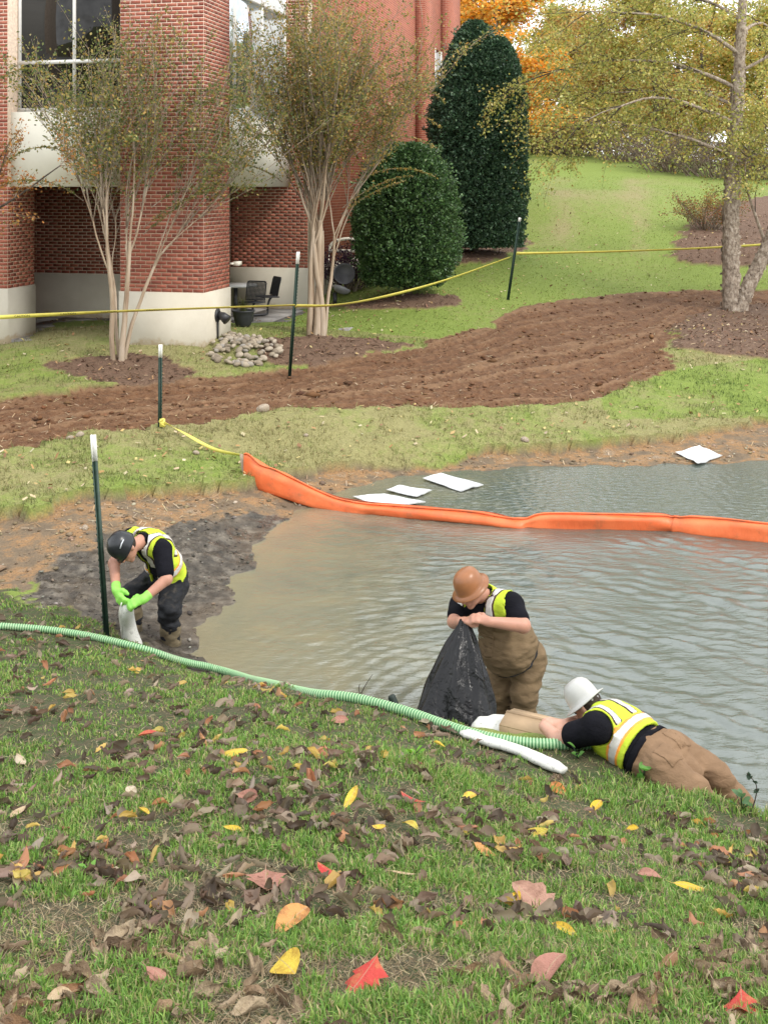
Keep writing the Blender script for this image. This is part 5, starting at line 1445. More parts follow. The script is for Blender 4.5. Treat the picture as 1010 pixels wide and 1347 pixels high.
# orange containment boom
def boom():
    M_OR = N('orange_vinyl'); v = M_OR.obj()
    col = M_OR.ramp(M_OR.noise(2.5, 5, 0.6, v), (0.3, (0.62, 0.11, 0.03)), (0.7, (0.80, 0.19, 0.065)))
    col = M_OR.mix(M_OR.ramp(M_OR.noise(3.2, 6, 0.7, v), (0.54, (0, 0, 0)), (0.72, (0.65, 0.65, 0.65))), col, (0.24, 0.12, 0.06))
    mp_ = M_OR.n('Mapping', Vector=v, Scale=(3, 1, 1))
    mat = M_OR.bsdf(col, 0.42, M_OR.bump(M_OR.noise(5, 5, 0.6, mp_.outputs[0], 1.2), 0.35, 0.02), 0.4)
    # path: px, py of the centre line, distance, half height above/below, half width, tilt
    st = [(321, 620, 15.22, 0.225, 0.02, 0), (328, 622, 15.2, 0.215, 0.035, 0), (345, 631, 15.15, 0.19, 0.06, 0), (370, 639, 15.1, 0.155, 0.09, 0), (400, 650, 15.02, 0.12, 0.11, 0), (440, 664, 14.9, 0.085, 0.12, 0), (470, 673, 14.75, 0.06, 0.12, 0), (500, 677, 14.65, 0.065, 0.12, 0), (560, 682, 14.45, 0.075, 0.12, 0),
          (630, 688, 14.25, 0.07, 0.12, 0), (672, 692, 14.12, 0.045, 0.115, 0), (690, 691, 14.12, 0.05, 0.12, 0), (720, 688, 14.1, 0.085, 0.12, 0), (800, 685, 14.05, 0.095, 0.12, 0), (868, 683, 14.0, 0.10, 0.12, 0), (884, 685, 13.98, 0.085, 0.105, 0), (898, 687, 13.92, 0.10, 0.125, 0), (950, 692, 13.75, 0.11, 0.13, 0), (1020, 700, 13.5, 0.11, 0.13, 0), (1150, 712, 13.1, 0.11, 0.13, 0), (1500, 740, 12.2, 0.11, 0.13, 0)]
    c = np.array([P(a, b, d) for a, b, d, *_ in st]); hv = np.array([s_[3] for s_ in st]); wv = np.array([s_[4] for s_ in st])
    for i in range(6, len(c)): c[i, 2] = hv[i] * 0.62
    n = 170
    pts = spline(c, n); hh = np.interp(np.linspace(0, len(st) - 1, n), np.arange(len(st)), hv); ww = np.interp(np.linspace(0, len(st) - 1, n), np.arange(len(st)), wv)
    T = np.gradient(pts, axis=0); T[:, 2] = 0; T /= np.linalg.norm(T, axis=1)[:, None]
    S = np.cross(T, (0, 0, 1.0))                                  # towards the camera side
    S = np.where((S[:, 1:2] > 0), -S, S)
    k = 22; an = np.arange(k) / k * 2 * np.pi
    rings = []
    for i in range(n):
        ex = 0.62
        cx = np.sign(np.cos(an)) * np.abs(np.cos(an)) ** ex; sz = np.sign(np.sin(an)) * np.abs(np.sin(an)) ** ex
        fold = 1 + 0.16 * np.sin(3 * an + i * 0.11) * vnoise(i * 0.13, 0.5, 3) + 0.22 * (vnoise(np.cos(an) * 2 + i * 0.16, np.sin(an) * 2, 9) - 0.5)
        # inward tucks where the sections meet
        tuck = 1 - 0.18 * math.exp(-((i - n * 0.555) / 3.0) ** 2) - 0.16 * math.exp(-((i - n * 0.79) / 2.2) ** 2) - 0.10 * math.exp(-((i - n * 0.33) / 3.0) ** 2)
        ridge = 0.02 * np.exp(-((an - np.pi / 2) / 0.2) ** 2)
        rings.append(pts[i] + S[i] * (cx * ww[i] * fold * tuck)[:, None] + np.array((0, 0, 1.0)) * (sz * hh[i] * fold * tuck + ridge)[:, None])
    rings = np.array(rings)
    root = thing('containment_boom', (c[0][0], c[0][1], gz(c[0][0], c[0][1])), 'orange floating containment boom stretched across the pond', 'boom')
    base = np.array(root.location)
    MB().loft(rings - base, cap=True).build('fabric', mat, root, smooth=True)
    # top seam hem
    MB().tube(rings[:, 5] - base + np.array((0, -0.005, 0.012)), 0.011, 6).build('hem', mat, root, smooth=True)
    MB().tube(rings[:, 9] - base + np.array((0, 0.004, 0.012)), 0.009, 6).build('hem', plain('dark_seam', (0.25, 0.07, 0.03), 0.7), root, smooth=True)
    wood = barkmat('weathered_wood', (0.22, 0.16, 0.11), (0.33, 0.26, 0.19), (0.42, 0.35, 0.27), 12, 0.1, 0.4)
    a = P(317, 598, 15.25) - base; b = P(324, 648, 15.25) - base
    for off in (0.0, 0.055):
        m = MB(); o_ = np.array((off, 0.03 - off, 0))
        V = []
        for e in (b + np.array((0, 0, -0.15)), a):
            for dx, dy in ((-0.02, -0.012), (0.02, -0.012), (0.02, 0.012), (-0.02, 0.012)): V.append(e + o_ + np.array((dx, dy, 0)))
        m.put(V, [(0, 1, 5, 4), (1, 2, 6, 5), (2, 3, 7, 6), (3, 0, 4, 7), (4, 5, 6, 7), (3, 2, 1, 0)])
        m.build('stake', wood, root)
boom()

# white absorbent pads
def speckled(name, c, sp=(0.35, 0.36, 0.36)):
    n = N(name); v = n.obj()
    col = n.mix(n.ramp(n.noise(60, 3, 0.6, v), (0.58, (0, 0, 0)), (0.68, (0.8, 0.8, 0.8))), n.ramp(n.noise(5, 4, 0.6, v), (0.3, tuple(x * 0.86 for x in c)), (0.7, c)), sp)
    return n.bsdf(col, 0.75, n.bump(n.noise(50, 3, 0.6, v), 0.3, 0.004), 0.2)
M_PAD = speckled('white_absorbent', (0.64, 0.66, 0.66), (0.52, 0.55, 0.56))
M_SOCK = speckled('white_netted_sock', (0.60, 0.60, 0.56), (0.26, 0.26, 0.24))
def pad(corners, label, lift, seed, z=None):
    """flat sheet with soft rumples through four corners given as photo points on the water plane"""
    q = [np.array((*wpx(a, b), 0.0)) for a, b in corners]
    n = 12; g = np.linspace(0, 1, n)
    U, W = np.meshgrid(g, g)
    p = (1 - U)[..., None] * (1 - W)[..., None] * q[0] + U[..., None] * (1 - W)[..., None] * q[1] + U[..., None] * W[..., None] * q[2] + (1 - U)[..., None] * W[..., None] * q[3]
    zz = lift + 0.018 * fbm(U * 2.3 + seed, W * 2.3, 3, seed) + 0.03 * np.maximum(0, 0.3 - U) * np.maximum(0, 1 - W)
    if z is not None: zz = zz + np.maximum(terrain(p[..., 0], p[..., 1]), 0)
    p[..., 2] = np.maximum(zz, 0.012)
    lo = p.copy(); lo[..., 2] -= 0.008
    b = p[0, 0].copy()
    V = np.concatenate([p.reshape(-1, 3), lo.reshape(-1, 3)]) - b
    id_ = np.arange(n * n).reshape(n, n)
    top = np.stack([id_[:-1, :-1], id_[:-1, 1:], id_[1:, 1:], id_[1:, :-1]], -1).reshape(-1, 4)
    ring_ = np.concatenate([id_[0, :], id_[1:, -1], id_[-1, -2::-1], id_[-2:0:-1, 0]])
    rn = np.roll(ring_, -1)
    side = np.stack([ring_, rn, rn + n * n, ring_ + n * n], -1)
    return tag(mk('absorbent_pad', V, [np.vstack([top, top[:, ::-1] + n * n, side])], M_PAD, smooth=False, loc=b), label, 'pad', 'white absorbent pads at the shore')
pad([(556, 632), (580, 624), (636, 640), (606, 648)], 'white pad drifting alone beyond the bend of the boom', 0.03, 3)
pad([(464, 656), (505, 652), (560, 664), (500, 671)], 'white pad tucked right against the boom', 0.035, 5)
pad([(508, 648), (525, 642), (568, 648), (548, 656)], 'small white pad overlapping the one against the boom', 0.04, 8)
pad([(888, 600), (920, 594), (950, 603), (918, 613)], 'white pad lying on the far muddy shore at right', 0.035, 9, 1)

# ribbed green suction hose
hx = [(-60, 10.1), (0, 9.85), (70, 9.8), (138, 9.72), (200, 9.45), (250, 9.2), (320, 8.9), (380, 8.62), (440, 8.35), (505, 8.02), (560, 7.78), (620, 7.55), (680, 7.40), (735, 7.36), (775, 7.42), (800, 7.5)]
hy = ([-60, 0, 70, 138, 200, 250, 320, 380, 440, 505, 560, 620, 680, 735, 775, 800], [826, 829, 834, 846, 862, 881, 896, 908, 920, 934, 951, 972, 984, 987, 984, 982])
hp = []
for a, d in hx:
    yt = np.interp(a, *hy); q_ = ray(a, yt, 6.0, 13.0)
    for k_ in range(40):
        if abs(q_[1] - d) < 1.1 and q_[1] > 6.1: break
        yt += 1.5; q_ = ray(a, yt, 6.0, 13.0)
    hp.append((q_[0], q_[1], 0))
hs = spline(np.array(hp), 240)
kz = np.ones(25) / 25
for c_ in (0, 1): hs[:, c_] = np.convolve(np.pad(hs[:, c_], 12, mode='reflect', reflect_type='odd'), kz, 'valid')
hs[:, 2] = terrain(hs[:, 0], hs[:, 1])
kz = np.ones(15) / 15; zpad = np.pad(hs[:, 2], 7, mode='edge'); hs[:, 2] = np.maximum(np.convolve(zpad, kz, 'valid'), hs[:, 2] * 0.6) + 0.032
for i in range(len(hs)):                     # rest on the humps of the bank rather than sink behind them
    dd_ = np.linspace(max(5.5, hs[i, 1] - 2.2), hs[i, 1] - 0.03, 40); xx_ = hs[i, 0] / hs[i, 1] * dd_
    hs[i, 2] = max(hs[i, 2], H + hs[i, 1] * float(((terrain(xx_, dd_) + 0.02 - H) / dd_).max()))
hs[:, 2] = np.convolve(np.pad(hs[:, 2], 7, mode='edge'), np.ones(15) / 15, 'valid')
seg = np.concatenate([[0], np.cumsum(np.linalg.norm(np.diff(hs, axis=0), axis=1))])
pitch = 0.021; nr = int(seg[-1] / pitch) * 4
s_ = np.arange(nr) * pitch / 4
pts = np.stack([np.interp(s_, seg, hs[:, i]) for i in range(3)], -1)
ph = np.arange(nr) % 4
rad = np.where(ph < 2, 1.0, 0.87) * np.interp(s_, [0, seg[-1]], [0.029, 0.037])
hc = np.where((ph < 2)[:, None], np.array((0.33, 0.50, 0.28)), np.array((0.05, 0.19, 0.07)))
n = N('green_ribbed_plastic')
mh = n.bsdf(n.mix(n.ramp(n.noise(3, 4, 0.6, n.obj()), (0.55, (0, 0, 0)), (0.75, (0.45, 0.45, 0.45))), n.attr('col', 'Color'), (0.30, 0.32, 0.22)), 0.4, None, 0.4)
b0 = pts[0].copy()
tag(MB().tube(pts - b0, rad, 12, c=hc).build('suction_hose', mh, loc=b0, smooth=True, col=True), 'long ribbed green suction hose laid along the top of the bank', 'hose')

# white netted sock lying below the hose
sp = spline([P(606, 975, 7.42), P(650, 990, 7.25), P(700, 1008, 7.0), P(742, 1026, 6.82)], 40)
sp[:, 2] = terrain(sp[:, 0], sp[:, 1]) + 0.035
rr = np.interp(np.linspace(0, 1, 40), [0, 0.06, 0.9, 1], [0.02, 0.045, 0.055, 0.035]) * (1 + 0.12 * fbm(np.arange(40) * 0.4, np.zeros(40), 2, 4))
tag(MB().tube(sp - sp[0], rr, 12, flat=0.55).build('absorbent_sock', M_SOCK, loc=sp[0], smooth=True), 'white netted absorbent sock lying in the grass just below the hose', 'absorbent sock')

# white sock the bent person is tying, with its cord
a0 = np.array([P(176, 852, 10.02), P(172, 838, 9.98), P(168, 818, 9.92), P(167, 803, 9.80), P(170, 797, 9.74)])
sk = spline(a0, 24)
rr = np.interp(np.linspace(0, 1, 24), [0, 0.3, 0.75, 0.93, 1], [0.10, 0.085, 0.072, 0.05, 0.012])
root = thing('absorbent_sock', sk[0], 'upright white absorbent sock being tied by the gloved hands', 'absorbent sock')
MB().tube(sk - sk[0], rr, 14, flat=0.8).build('sock', M_SOCK, root, smooth=True)
cd = spline([P(160, 793, 9.72), P(157, 806, 9.75), P(159, 825, 9.85), P(161, 842, 9.95)], 14)
MB().tube(cd - sk[0], 0.006, 6).build('cord', M_WPAINT, root, smooth=True)

# black bag held open-mouthed by the standing person
def bag():
    topc = P(611, 820, 8.60); bot = P(597, 948, 8.36)
    g = gz(bot[0], bot[1])
    bot[2] = max(g, 0.02) + 0.012
    base = bot.copy()
    n = 64; an = np.arange(n) / n * 2 * np.pi
    prof = [(0.0, 0.0), (0.0, 0.22), (0.03, 0.285), (0.10, 0.295), (0.22, 0.275), (0.38, 0.235), (0.55, 0.19), (0.70, 0.145), (0.83, 0.10), (0.92, 0.06), (0.97, 0.04), (1.0, 0.035), (1.02, 0.03)]
    zs = np.linspace(0, 1.02, 46)
    rings = []
    rings.append(np.tile(np.array((0, 0, 0.0)), (n, 1)) + np.stack([np.cos(an) * 0.02, np.sin(an) * 0.02, an * 0], -1))
    for i, t in enumerate(zs):
        r = np.interp(t, [p[0] + 1e-4 * j for j, p in enumerate(prof)], [p[1] for p in prof])
        c = (1 - t) * np.zeros(3) + t * (topc - bot)
        fo = 1 + (0.05 + 0.20 * t) * np.sin(7 * an + 1.5 * math.sin(3 * t)) * 0.6 + 0.16 * (vnoise(np.cos(an) * 2.2 + 5 * t, np.sin(an) * 2.2 + 9, 4) - 0.5) + 0.10 * (vnoise(np.cos(an) * 5 + 3, np.sin(an) * 5 + t * 6, 8) - 0.5) + 0.05 * t * np.sin(15 * an + 4)
        rings.append(c + np.stack([np.cos(an) * r * fo * 1.12, np.sin(an) * r * fo * 0.8, 0.012 * np.sin(5 * an + 7 * t)], -1))
    n_ = N('black_bag_plastic'); v = n_.obj()
    mp_ = n_.n('Mapping', Vector=v, Scale=(1, 1, 0.45))
    nm = n_.bump(n_.noise(11, 5, 0.6, mp_.outputs[0], 0.9), 0.7, 0.03)
    mat = n_.bsdf((0.004, 0.004, 0.005), 0.2, nm, 0.32)
    tag(MB().loft(rings).build('garbage_bag', mat, smooth=True, loc=base), 'large black plastic garbage bag gathered at its neck on the bank', 'bag')
bag()

# cardboard box under the hands of the lying person, and the white bundle beside it
def box():
    c = P(702, 972, 7.86); c[2] = gz(c[0], c[1]) + 0.01
    root = thing('cardboard_box', c, 'tan cardboard box at the water edge under the hands of the lying person', 'box', rz=R(-28))
    M_CARD = plain('corrugated_card', (0.40, 0.285, 0.175), 0.85, 0.2, var=0.12, scale=6, bump=0.2)
    M_CARD2 = plain('corrugated_card_inside', (0.30, 0.21, 0.13), 0.9, 0.2, var=0.12, scale=6)
    w, l, h = 0.20, 0.14, 0.13
    t = 0.006
    for nm, lo, hi in (('side', (-w, -l, 0), (w, -l + t, h)), ('side', (-w, l - t, 0), (w, l, h)), ('end', (-w, -l + t, 0), (-w + t, l - t, h)), ('end', (w - t, -l + t, 0), (w, l - t, h)), ('bottom', (-w + t, -l + t, 0), (w - t, l - t, t))):
        MB().box(lo, hi).build(nm, M_CARD, root)
    fl_ = MB(); fl_.put([(-w, -l, h), (w, -l, h), (w, -0.01, h + 0.035), (-w, -0.01, h + 0.035), (-w, -l, h + t), (w, -l, h + t), (w, -0.01, h + 0.035 + t), (-w, -0.01, h + 0.035 + t)], [(0, 3, 2, 1), (4, 5, 6, 7), (0, 1, 5, 4), (1, 2, 6, 5), (2, 3, 7, 6), (3, 0, 4, 7)])
    fl_.build('flap', M_CARD, root)
    fl_ = MB(); fl_.put([(-w, l, h), (w, l, h), (w, 0.01, h + 0.03), (-w, 0.01, h + 0.03), (-w, l, h + t), (w, l, h + t), (w, 0.01, h + 0.03 + t), (-w, 0.01, h + 0.03 + t)], [(0, 1, 2, 3), (4, 7, 6, 5), (0, 4, 5, 1), (1, 5, 6, 2), (2, 6, 7, 3), (3, 7, 4, 0)])
    fl_.build('flap', M_CARD, root)
    MB().box((-w - 0.001, -0.012, h + 0.02), (w + 0.001, 0.012, h + 0.046)).build('tape_strip', M_CARD2, root)
box()
def bundle():
    c = P(650, 962, 8.0); c[2] = gz(c[0], c[1]) + 0.0
    g = Field(c - 0.3, c + 0.35, 0.012)
    B0 = np.eye(3)
    for dx, dy, dz, r in ((0, 0, 0.07, (0.16, 0.12, 0.085)), (0.06, 0.02, 0.12, (0.09, 0.1, 0.06)), (-0.08, 0.0, 0.09, (0.08, 0.1, 0.07))): g.prim(('e', c + np.array((dx, dy, dz)), B0, r), 0, 0.05)
    g.folds(0.02, 9, 9, 9, 2)
    V, q = g.mesh()
    tag(mk('absorbent_bundle', V - c, q, M_SOCK, smooth=True, loc=c), 'crumpled white bundle of absorbent cloth between the bag and the box', 'cloth bundle')
bundle()
# pale plastic sheet under the bag
def sheet():
    n = 22; U, W = np.meshgrid(np.linspace(0, 1, n), np.linspace(0, 1, 10))
    q = [P(496, 922, 8.25), P(690, 968, 7.85), P(690, 968, 8.45), P(500, 922, 8.62)]
    p = (1 - U)[..., None] * (1 - W)[..., None] * q[0] + U[..., None] * (1 - W)[..., None] * q[1] + U[..., None] * W[..., None] * q[2] + (1 - U)[..., None] * W[..., None] * q[3]
    p[..., 2] = np.maximum(terrain(p[..., 0], p[..., 1]), 0.0) + 0.03 + 0.02 * fbm(U * 5, W * 3, 3, 6)
    b = p[0, 0].copy()
    id_ = np.arange(n * 10).reshape(10, n)
    qd = np.stack([id_[:-1, :-1], id_[:-1, 1:], id_[1:, 1:], id_[1:, :-1]], -1).reshape(-1, 4)
    lo = p.copy(); lo[..., 2] -= 0.006
    V = np.concatenate([p.reshape(-1, 3), lo.reshape(-1, 3)]) - b
    tag(mk('plastic_sheet', V, [np.vstack([qd, qd[:, ::-1] + n * 10])], M_PAD, smooth=True, loc=b), 'pale sheet spread on the bank under the black bag', 'sheet')
sheet()
# dark grip handle poking over the hose
hb = P(532, 938, 8.12); hb[2] = gz(hb[0], hb[1])
root = thing('pump_handle', hb, 'dark rubber handle sticking up behind the hose beside the bag', 'handle')
MB().tube(spline(np.array([(0, 0, -0.05), (-0.04, 0.02, 0.05), (-0.085, 0.05, 0.14)]), 8), [0.018] * 8, 10).build('shaft', M_DARKMETAL, root, smooth=True)
MB().tube(spline(np.array([(-0.055, 0.03, 0.075), (-0.085, 0.05, 0.14), (-0.097, 0.057, 0.165)]), 6), [0.026, 0.028, 0.028, 0.028, 0.027, 0.02], 12).build('grip', plain('dark_rubber', (0.02, 0.03, 0.025), 0.6), root, smooth=True)

# ------------------------------------------------------------------ patio furniture
M_MESH = plain('black_mesh_metal', (0.03, 0.03, 0.034), 0.5, 0.5, 0.2, var=0.3, scale=40)
def mesh_chair(px, py, d, rz, label):
    x, y = XY(px, d); z = 1.195
    root = thing('patio_chair', (x, y, z), label, 'chair', 'black mesh patio chairs', rz)
    def panel(name, c0, ux, uy, w, h, curve):
        """frame of tube with a grid of wires"""
        fr_ = MB(); m = MB()
        A = [c0 + ux * w * a + uy * h * b + np.cross(ux, uy) * curve * (a * a - 0.25) for a, b in ((-0.5, -0.5), (-0.5, 0.4), (-0.42, 0.5), (0.42, 0.5), (0.5, 0.4), (0.5, -0.5), (-0.5, -0.5))]
        fr_.tube(A, 0.016, 6)
        o = fr_.build(name, M_MESH, root, smooth=True)
        for k in range(15):
            t = -0.48 + 0.96 * k / 14
            m.tube([c0 + ux * w * t + uy * h * -0.5, c0 + ux * w * t + uy * h * 0.5], 0.0085, 4, cap=False)
            m.tube([c0 + ux * w * -0.5 + uy * h * t, c0 + ux * w * 0.5 + uy * h * t], 0.0085, 4, cap=False)
        w_ = m.build('wire_mesh', M_MESH, o); w_['kind'] = 'stuff'
    panel('backrest', np.array((0, 0.2, 0.68)), np.array((1.0, 0, 0)), unit(np.array((0, 0.22, 1.0))), 0.46, 0.42, 0.06)
    panel('seat', np.array((0, 0.0, 0.44)), np.array((1.0, 0, 0)), np.array((0, 1.0, -0.03)), 0.46, 0.42, 0.03)
    MB().tube(spline([np.array((0, 0.18, 0.46)), np.array((0, 0.06, 0.38)), np.array((0, 0, 0.2)), np.array((0, 0, 0.05)), np.array((0, -0.12, 0.025)), np.array((0, -0.4, 0.02))], 20), 0.028, 8).build('pedestal', M_MESH, root, smooth=True)
mesh_chair(332, 405, 25.3, R(-18), 'black mesh patio chair nearer the brick pillar')
mesh_chair(352, 402, 26.6, R(-62), 'black mesh patio chair farther from the brick pillar')
x, y = XY(310, 26.4)
root = thing('patio_table', (x, y, 1.195), 'pale patio table half hidden behind the brick pillar', 'table')
MB().tube([(0, 0, 0.70), (0, 0, 0.74)], [0.5, 0.5], 28).build('tabletop', plain('pale_table', (0.45, 0.45, 0.43), 0.5), root)
MB().tube([(0, 0, 0), (0, 0, 0.7)], 0.05, 10).build('pedestal', M_MESH, root, smooth=True)
x, y = XY(320, 23.6)
root = thing('planter', (x, y, gz(x, y)), 'dark round planter with a spiky plant at the foot of the pillar', 'planter')
pr_ = [(0.15, 0.0), (0.2, 0.06), (0.26, 0.28), (0.28, 0.38), (0.30, 0.40), (0.30, 0.43), (0.27, 0.43), (0.25, 0.36)]
an = np.arange(28) / 28 * 2 * np.pi
root.scale = (0.8,) * 3
MB().loft([np.stack([np.cos(an) * r, np.sin(an) * r, an * 0 + z], -1) for r, z in pr_], cap=True).build('pot', plain('dark_pot', (0.03, 0.032, 0.036), 0.5, 0.4), root, smooth=True)
gb = MB()
rng = np.random.default_rng(5)
for k in range(70):
    a = rng.uniform(0, 6.28); L = rng.uniform(0.25, 0.5); o_ = np.array((math.cos(a), math.sin(a), 0)) * rng.uniform(0, 0.12)
    q = spline([o_ + (0, 0, 0.38), o_ * 1.5 + (0, 0, 0.38 + L * 0.7), o_ * 2 + np.array((math.cos(a), math.sin(a), 0)) * L * 0.35 + (0, 0, 0.38 + L * 0.85)], 5)
    sd_ = np.array((-math.sin(a), math.cos(a), 0)) * 0.008
    gb.loft(np.stack([q - sd_ * np.linspace(1, 0.1, 5)[:, None], q + sd_ * np.linspace(1, 0.1, 5)[:, None]], 1), closed=False, c=(0.07 + rng.uniform(0, 0.05), 0.10, 0.04))
o = gb.build('plant', M_LEAF, root, col=True); o['kind'] = 'stuff'
# round-backed grey pedestal seat by the purple shrub
x, y = XY(447, 27.6)
root = thing('pedestal_chair', (x, y, gz(x, y)), 'grey round backed chair on a post beside the purple shrub', 'chair')
M_GREY = plain('grey_seat_shell', (0.28, 0.28, 0.30), 0.4, 0.5); M_GREYD = plain('dark_grey_seat_shell', (0.09, 0.09, 0.10), 0.45, 0.5)
MB().tube([(-0.12, 0, -0.1), (-0.12, 0, 0.26)], 0.05, 8).build('post', M_DARKMETAL, root, smooth=True)
def dish(name, c, nrm, r, mat):
    B = basis(np.array((1.0, 0.2, 0.1)), nrm); rg = []
    for q, dz in ((0.02, -0.10), (0.5, -0.08), (0.85, -0.03), (1.0, 0.03), (0.97, 0.04), (0.8, 0.0), (0.4, -0.05), (0.02, -0.06)):
        rg.append([np.asarray(c) + B[0] * math.cos(a) * r * q + B[1] * math.sin(a) * r * q + B[2] * dz for a in an])
    MB().loft(rg, cap=True).build(name, mat, root, smooth=True)
dish('seat', (0.04, 0, 0.33), np.array((0.35, 0.35, 1.0)), 0.22, M_GREY)
dish('backrest', (0.10, 0.15, 0.70), np.array((0.15, -1.0, 0.35)), 0.27, M_GREYD)
# pale arched bench back against the wall
x, y = XY(457, 29.8)
root = thing('garden_bench', (x, y, gz(x, y)), 'cream bench with an arched back against the brick wall', 'bench')
M_CREAM = plain('cream_paint', (0.62, 0.60, 0.50), 0.55, 0.3)
MB().tube(spline([np.array((-0.5, 0, 0.95)), np.array((-0.36, 0, 1.15)), np.array((0, 0, 1.24)), np.array((0.36, 0, 1.15)), np.array((0.5, 0, 0.95))], 24), 0.04, 8).build('arched_rail', M_CREAM, root, smooth=True)
MB().box((-0.55, -0.04, 0.88), (0.55, 0.03, 0.96)).build('back_rail', M_CREAM, root)
MB().box((-0.55, -0.5, 0.42), (0.55, 0.0, 0.47)).build('seat', M_CREAM, root)
for dx in (-0.5, 0.5):
    MB().box((dx - 0.03, -0.03, -0.05), (dx + 0.03, 0.03, 0.88)).build('leg', M_CREAM, root)
    MB().box((dx - 0.03, -0.48, -0.05), (dx + 0.03, -0.42, 0.42)).build('leg', M_CREAM, root)

# river stones heaped at the pillar foot
def stone_mesh(seed, mat, name='stone'):
    r = np.random.default_rng(seed)
    n, m = 12, 8
    th = np.linspace(0.05, np.pi - 0.05, m); a = np.arange(n) / n * 2 * np.pi
    sx, sy, sz = 1.0, r.uniform(0.65, 0.95), r.uniform(0.45, 0.7)
    rg = []
    for t in th[::-1]:
        q = 1 + 0.35 * (vnoise(np.cos(a) * 1.3 + seed * 3.1, np.sin(a) * 1.3 + t * 1.3, seed) - 0.5)
        rg.append(np.stack([np.sin(t) * np.cos(a) * q * sx, np.sin(t) * np.sin(a) * q * sy, np.full(n, np.cos(t)) * sz * (0.9 + 0.1 * q)], -1))
    return MB().loft(rg, cap=True).data(name, mat, True)
n = N('river_stone'); 
cst = n.ramp(n.rnd(), (0.0, (0.20, 0.165, 0.125)), (0.35, (0.33, 0.28, 0.21)), (0.7, (0.42, 0.36, 0.28)), (1.0, (0.27, 0.255, 0.235)))
M_STONE = n.bsdf(n.mix(n.math('MULTIPLY', n.noise(4, 4, 0.6, n.obj()), 0.4), cst, (0.2, 0.15, 0.1)), 0.8, n.bump(n.noise(12, 4, 0.6, n.obj()), 0.3, 0.05), 0.25)
sm = [stone_mesh(400 + i, M_STONE) for i in range(7)]
ax, ay = XY(316, 21.6)
root = thing('stone_apron', (ax, ay, gz(ax, ay)), 'heap of tan river stones at the foot of the corner pillar', 'stones')
rs = random.Random(4)
for k in range(135):
    a = rs.uniform(0, 6.28); q = math.sqrt(rs.random())
    dx, dy = math.cos(a) * q * 0.78, math.sin(a) * q * 0.85
    zz = gz(ax + dx, ay + dy) - root.location[2]
    w = bw(0, 0)
    rel = np.array((ax + dx - w[0], ay + dy - w[1])); uu_ = rel[0] * math.cos(BA) - rel[1] * math.sin(BA)
    if uu_ < 0.10: continue
    add('stone', sm[k % 7], root, (dx, dy, zz + 0.03 + 0.07 * max(0, 1 - q * 1.05) * rs.random() + 0.01), (rs.uniform(-0.5, 0.5), rs.uniform(-0.5, 0.5), rs.uniform(0, 6.28)), rs.uniform(0.055, 0.09))
n = N('field_stone'); M_ROCK = n.bsdf(n.ramp(n.noise(3, 5, 0.6, n.obj()), (0.3, (0.26, 0.20, 0.14)), (0.7, (0.46, 0.39, 0.31))), 0.85, n.bump(n.noise(8, 5, 0.6, n.obj()), 0.5, 0.08), 0.2)
rk = [stone_mesh(430 + i, M_ROCK, 'rock') for i in range(3)]
for px, py, d, s_, lb in ((346, 560, 17.75, 0.11, 'largest pale rock on the near edge of the dirt track'), (92, 590, 16.05, 0.06, 'small pale stone left of the post on the track edge'), (105, 586, 16.2, 0.065, 'rounded tan stone next to the small pale stone on the track edge'), (258, 596, 15.9, 0.05, 'small pale rock in the far bank turf under the twisted tape'), (402, 584, 17.0, 0.045, 'small tan rock on the far bank turf above the boom'), (690, 590, 17.75, 0.07, 'pale angular rock on the bare far shore'), (112, 697, 13.05, 0.05, 'small pale stone on the tan slope beside the near post')):
    x, y = XY(px, d)
    tag(add('rock', rk[int(px) % 3], None, (x, y, gz(x, y) + s_ * 0.25), (0.2, 0.3, px * 0.1), s_), lb, 'rock', 'loose rocks on the far bank')

# ------------------------------------------------------------------ ground cover
M_GRASS = leafmat('grass_blade', 0.25, 0.55, 0.3)
def blades(name, X, Y, L, W, lean, cols, single=False, lab=None, zoff=-0.004):
    n = len(X)
    Z = terrain(X, Y) + zoff
    base = np.stack([X, Y, Z], -1)
    a = rng.uniform(0, 2 * np.pi, n)
    D = np.stack([np.cos(a), np.sin(a), np.zeros(n)], -1); S = np.stack([-np.sin(a), np.cos(a), np.zeros(n)], -1)
    # turn the flat side by a random amount
    b = rng.uniform(0, np.pi, n)
    S2 = np.cos(b)[:, None] * S + np.sin(b)[:, None] * D
    up = np.array((0, 0, 1.0))
    L = L[:, None]; W = np.asarray(W)[:, None] if np.ndim(W) else W; ln = lean[:, None]
    mid = base + up * L * 0.55 * np.sqrt(np.clip(1 - ln ** 2 * 0.3, 0.05, 1)) + D * L * ln * 0.35
    tip = base + up * L * np.clip(1 - 0.75 * ln ** 1.5, 0.05, 1) + D * L * ln * 0.9
    if single:
        V = np.stack([base - S2 * W, base + S2 * W, tip], 1).reshape(-1, 3)
        t = np.arange(n * 3).reshape(-1, 3); k = 3
    else:
        V = np.stack([base - S2 * W, base + S2 * W, mid - S2 * W * 0.8, mid + S2 * W * 0.8, tip], 1).reshape(-1, 3)
        o = np.arange(n)[:, None] * 5
        t = np.concatenate([o + [0, 1, 3], o + [0, 3, 2], o + [2, 3, 4]]); k = 5
    return tag(mk(name, V, t, M_GRASS, col=np.repeat(cols, k, axis=0)), kind='stuff')

def scatter_view(n, y0, y1, pw=1.0, margin=0.40):
    """random ground points, denser towards the camera"""
    u = rng.uniform(0, 1, n)
    q = 2.0 - pw
    Y = (y0 ** q + u * (y1 ** q - y0 ** q)) ** (1 / q)
    X = rng.uniform(-margin, margin, n) * Y
    return X, Y

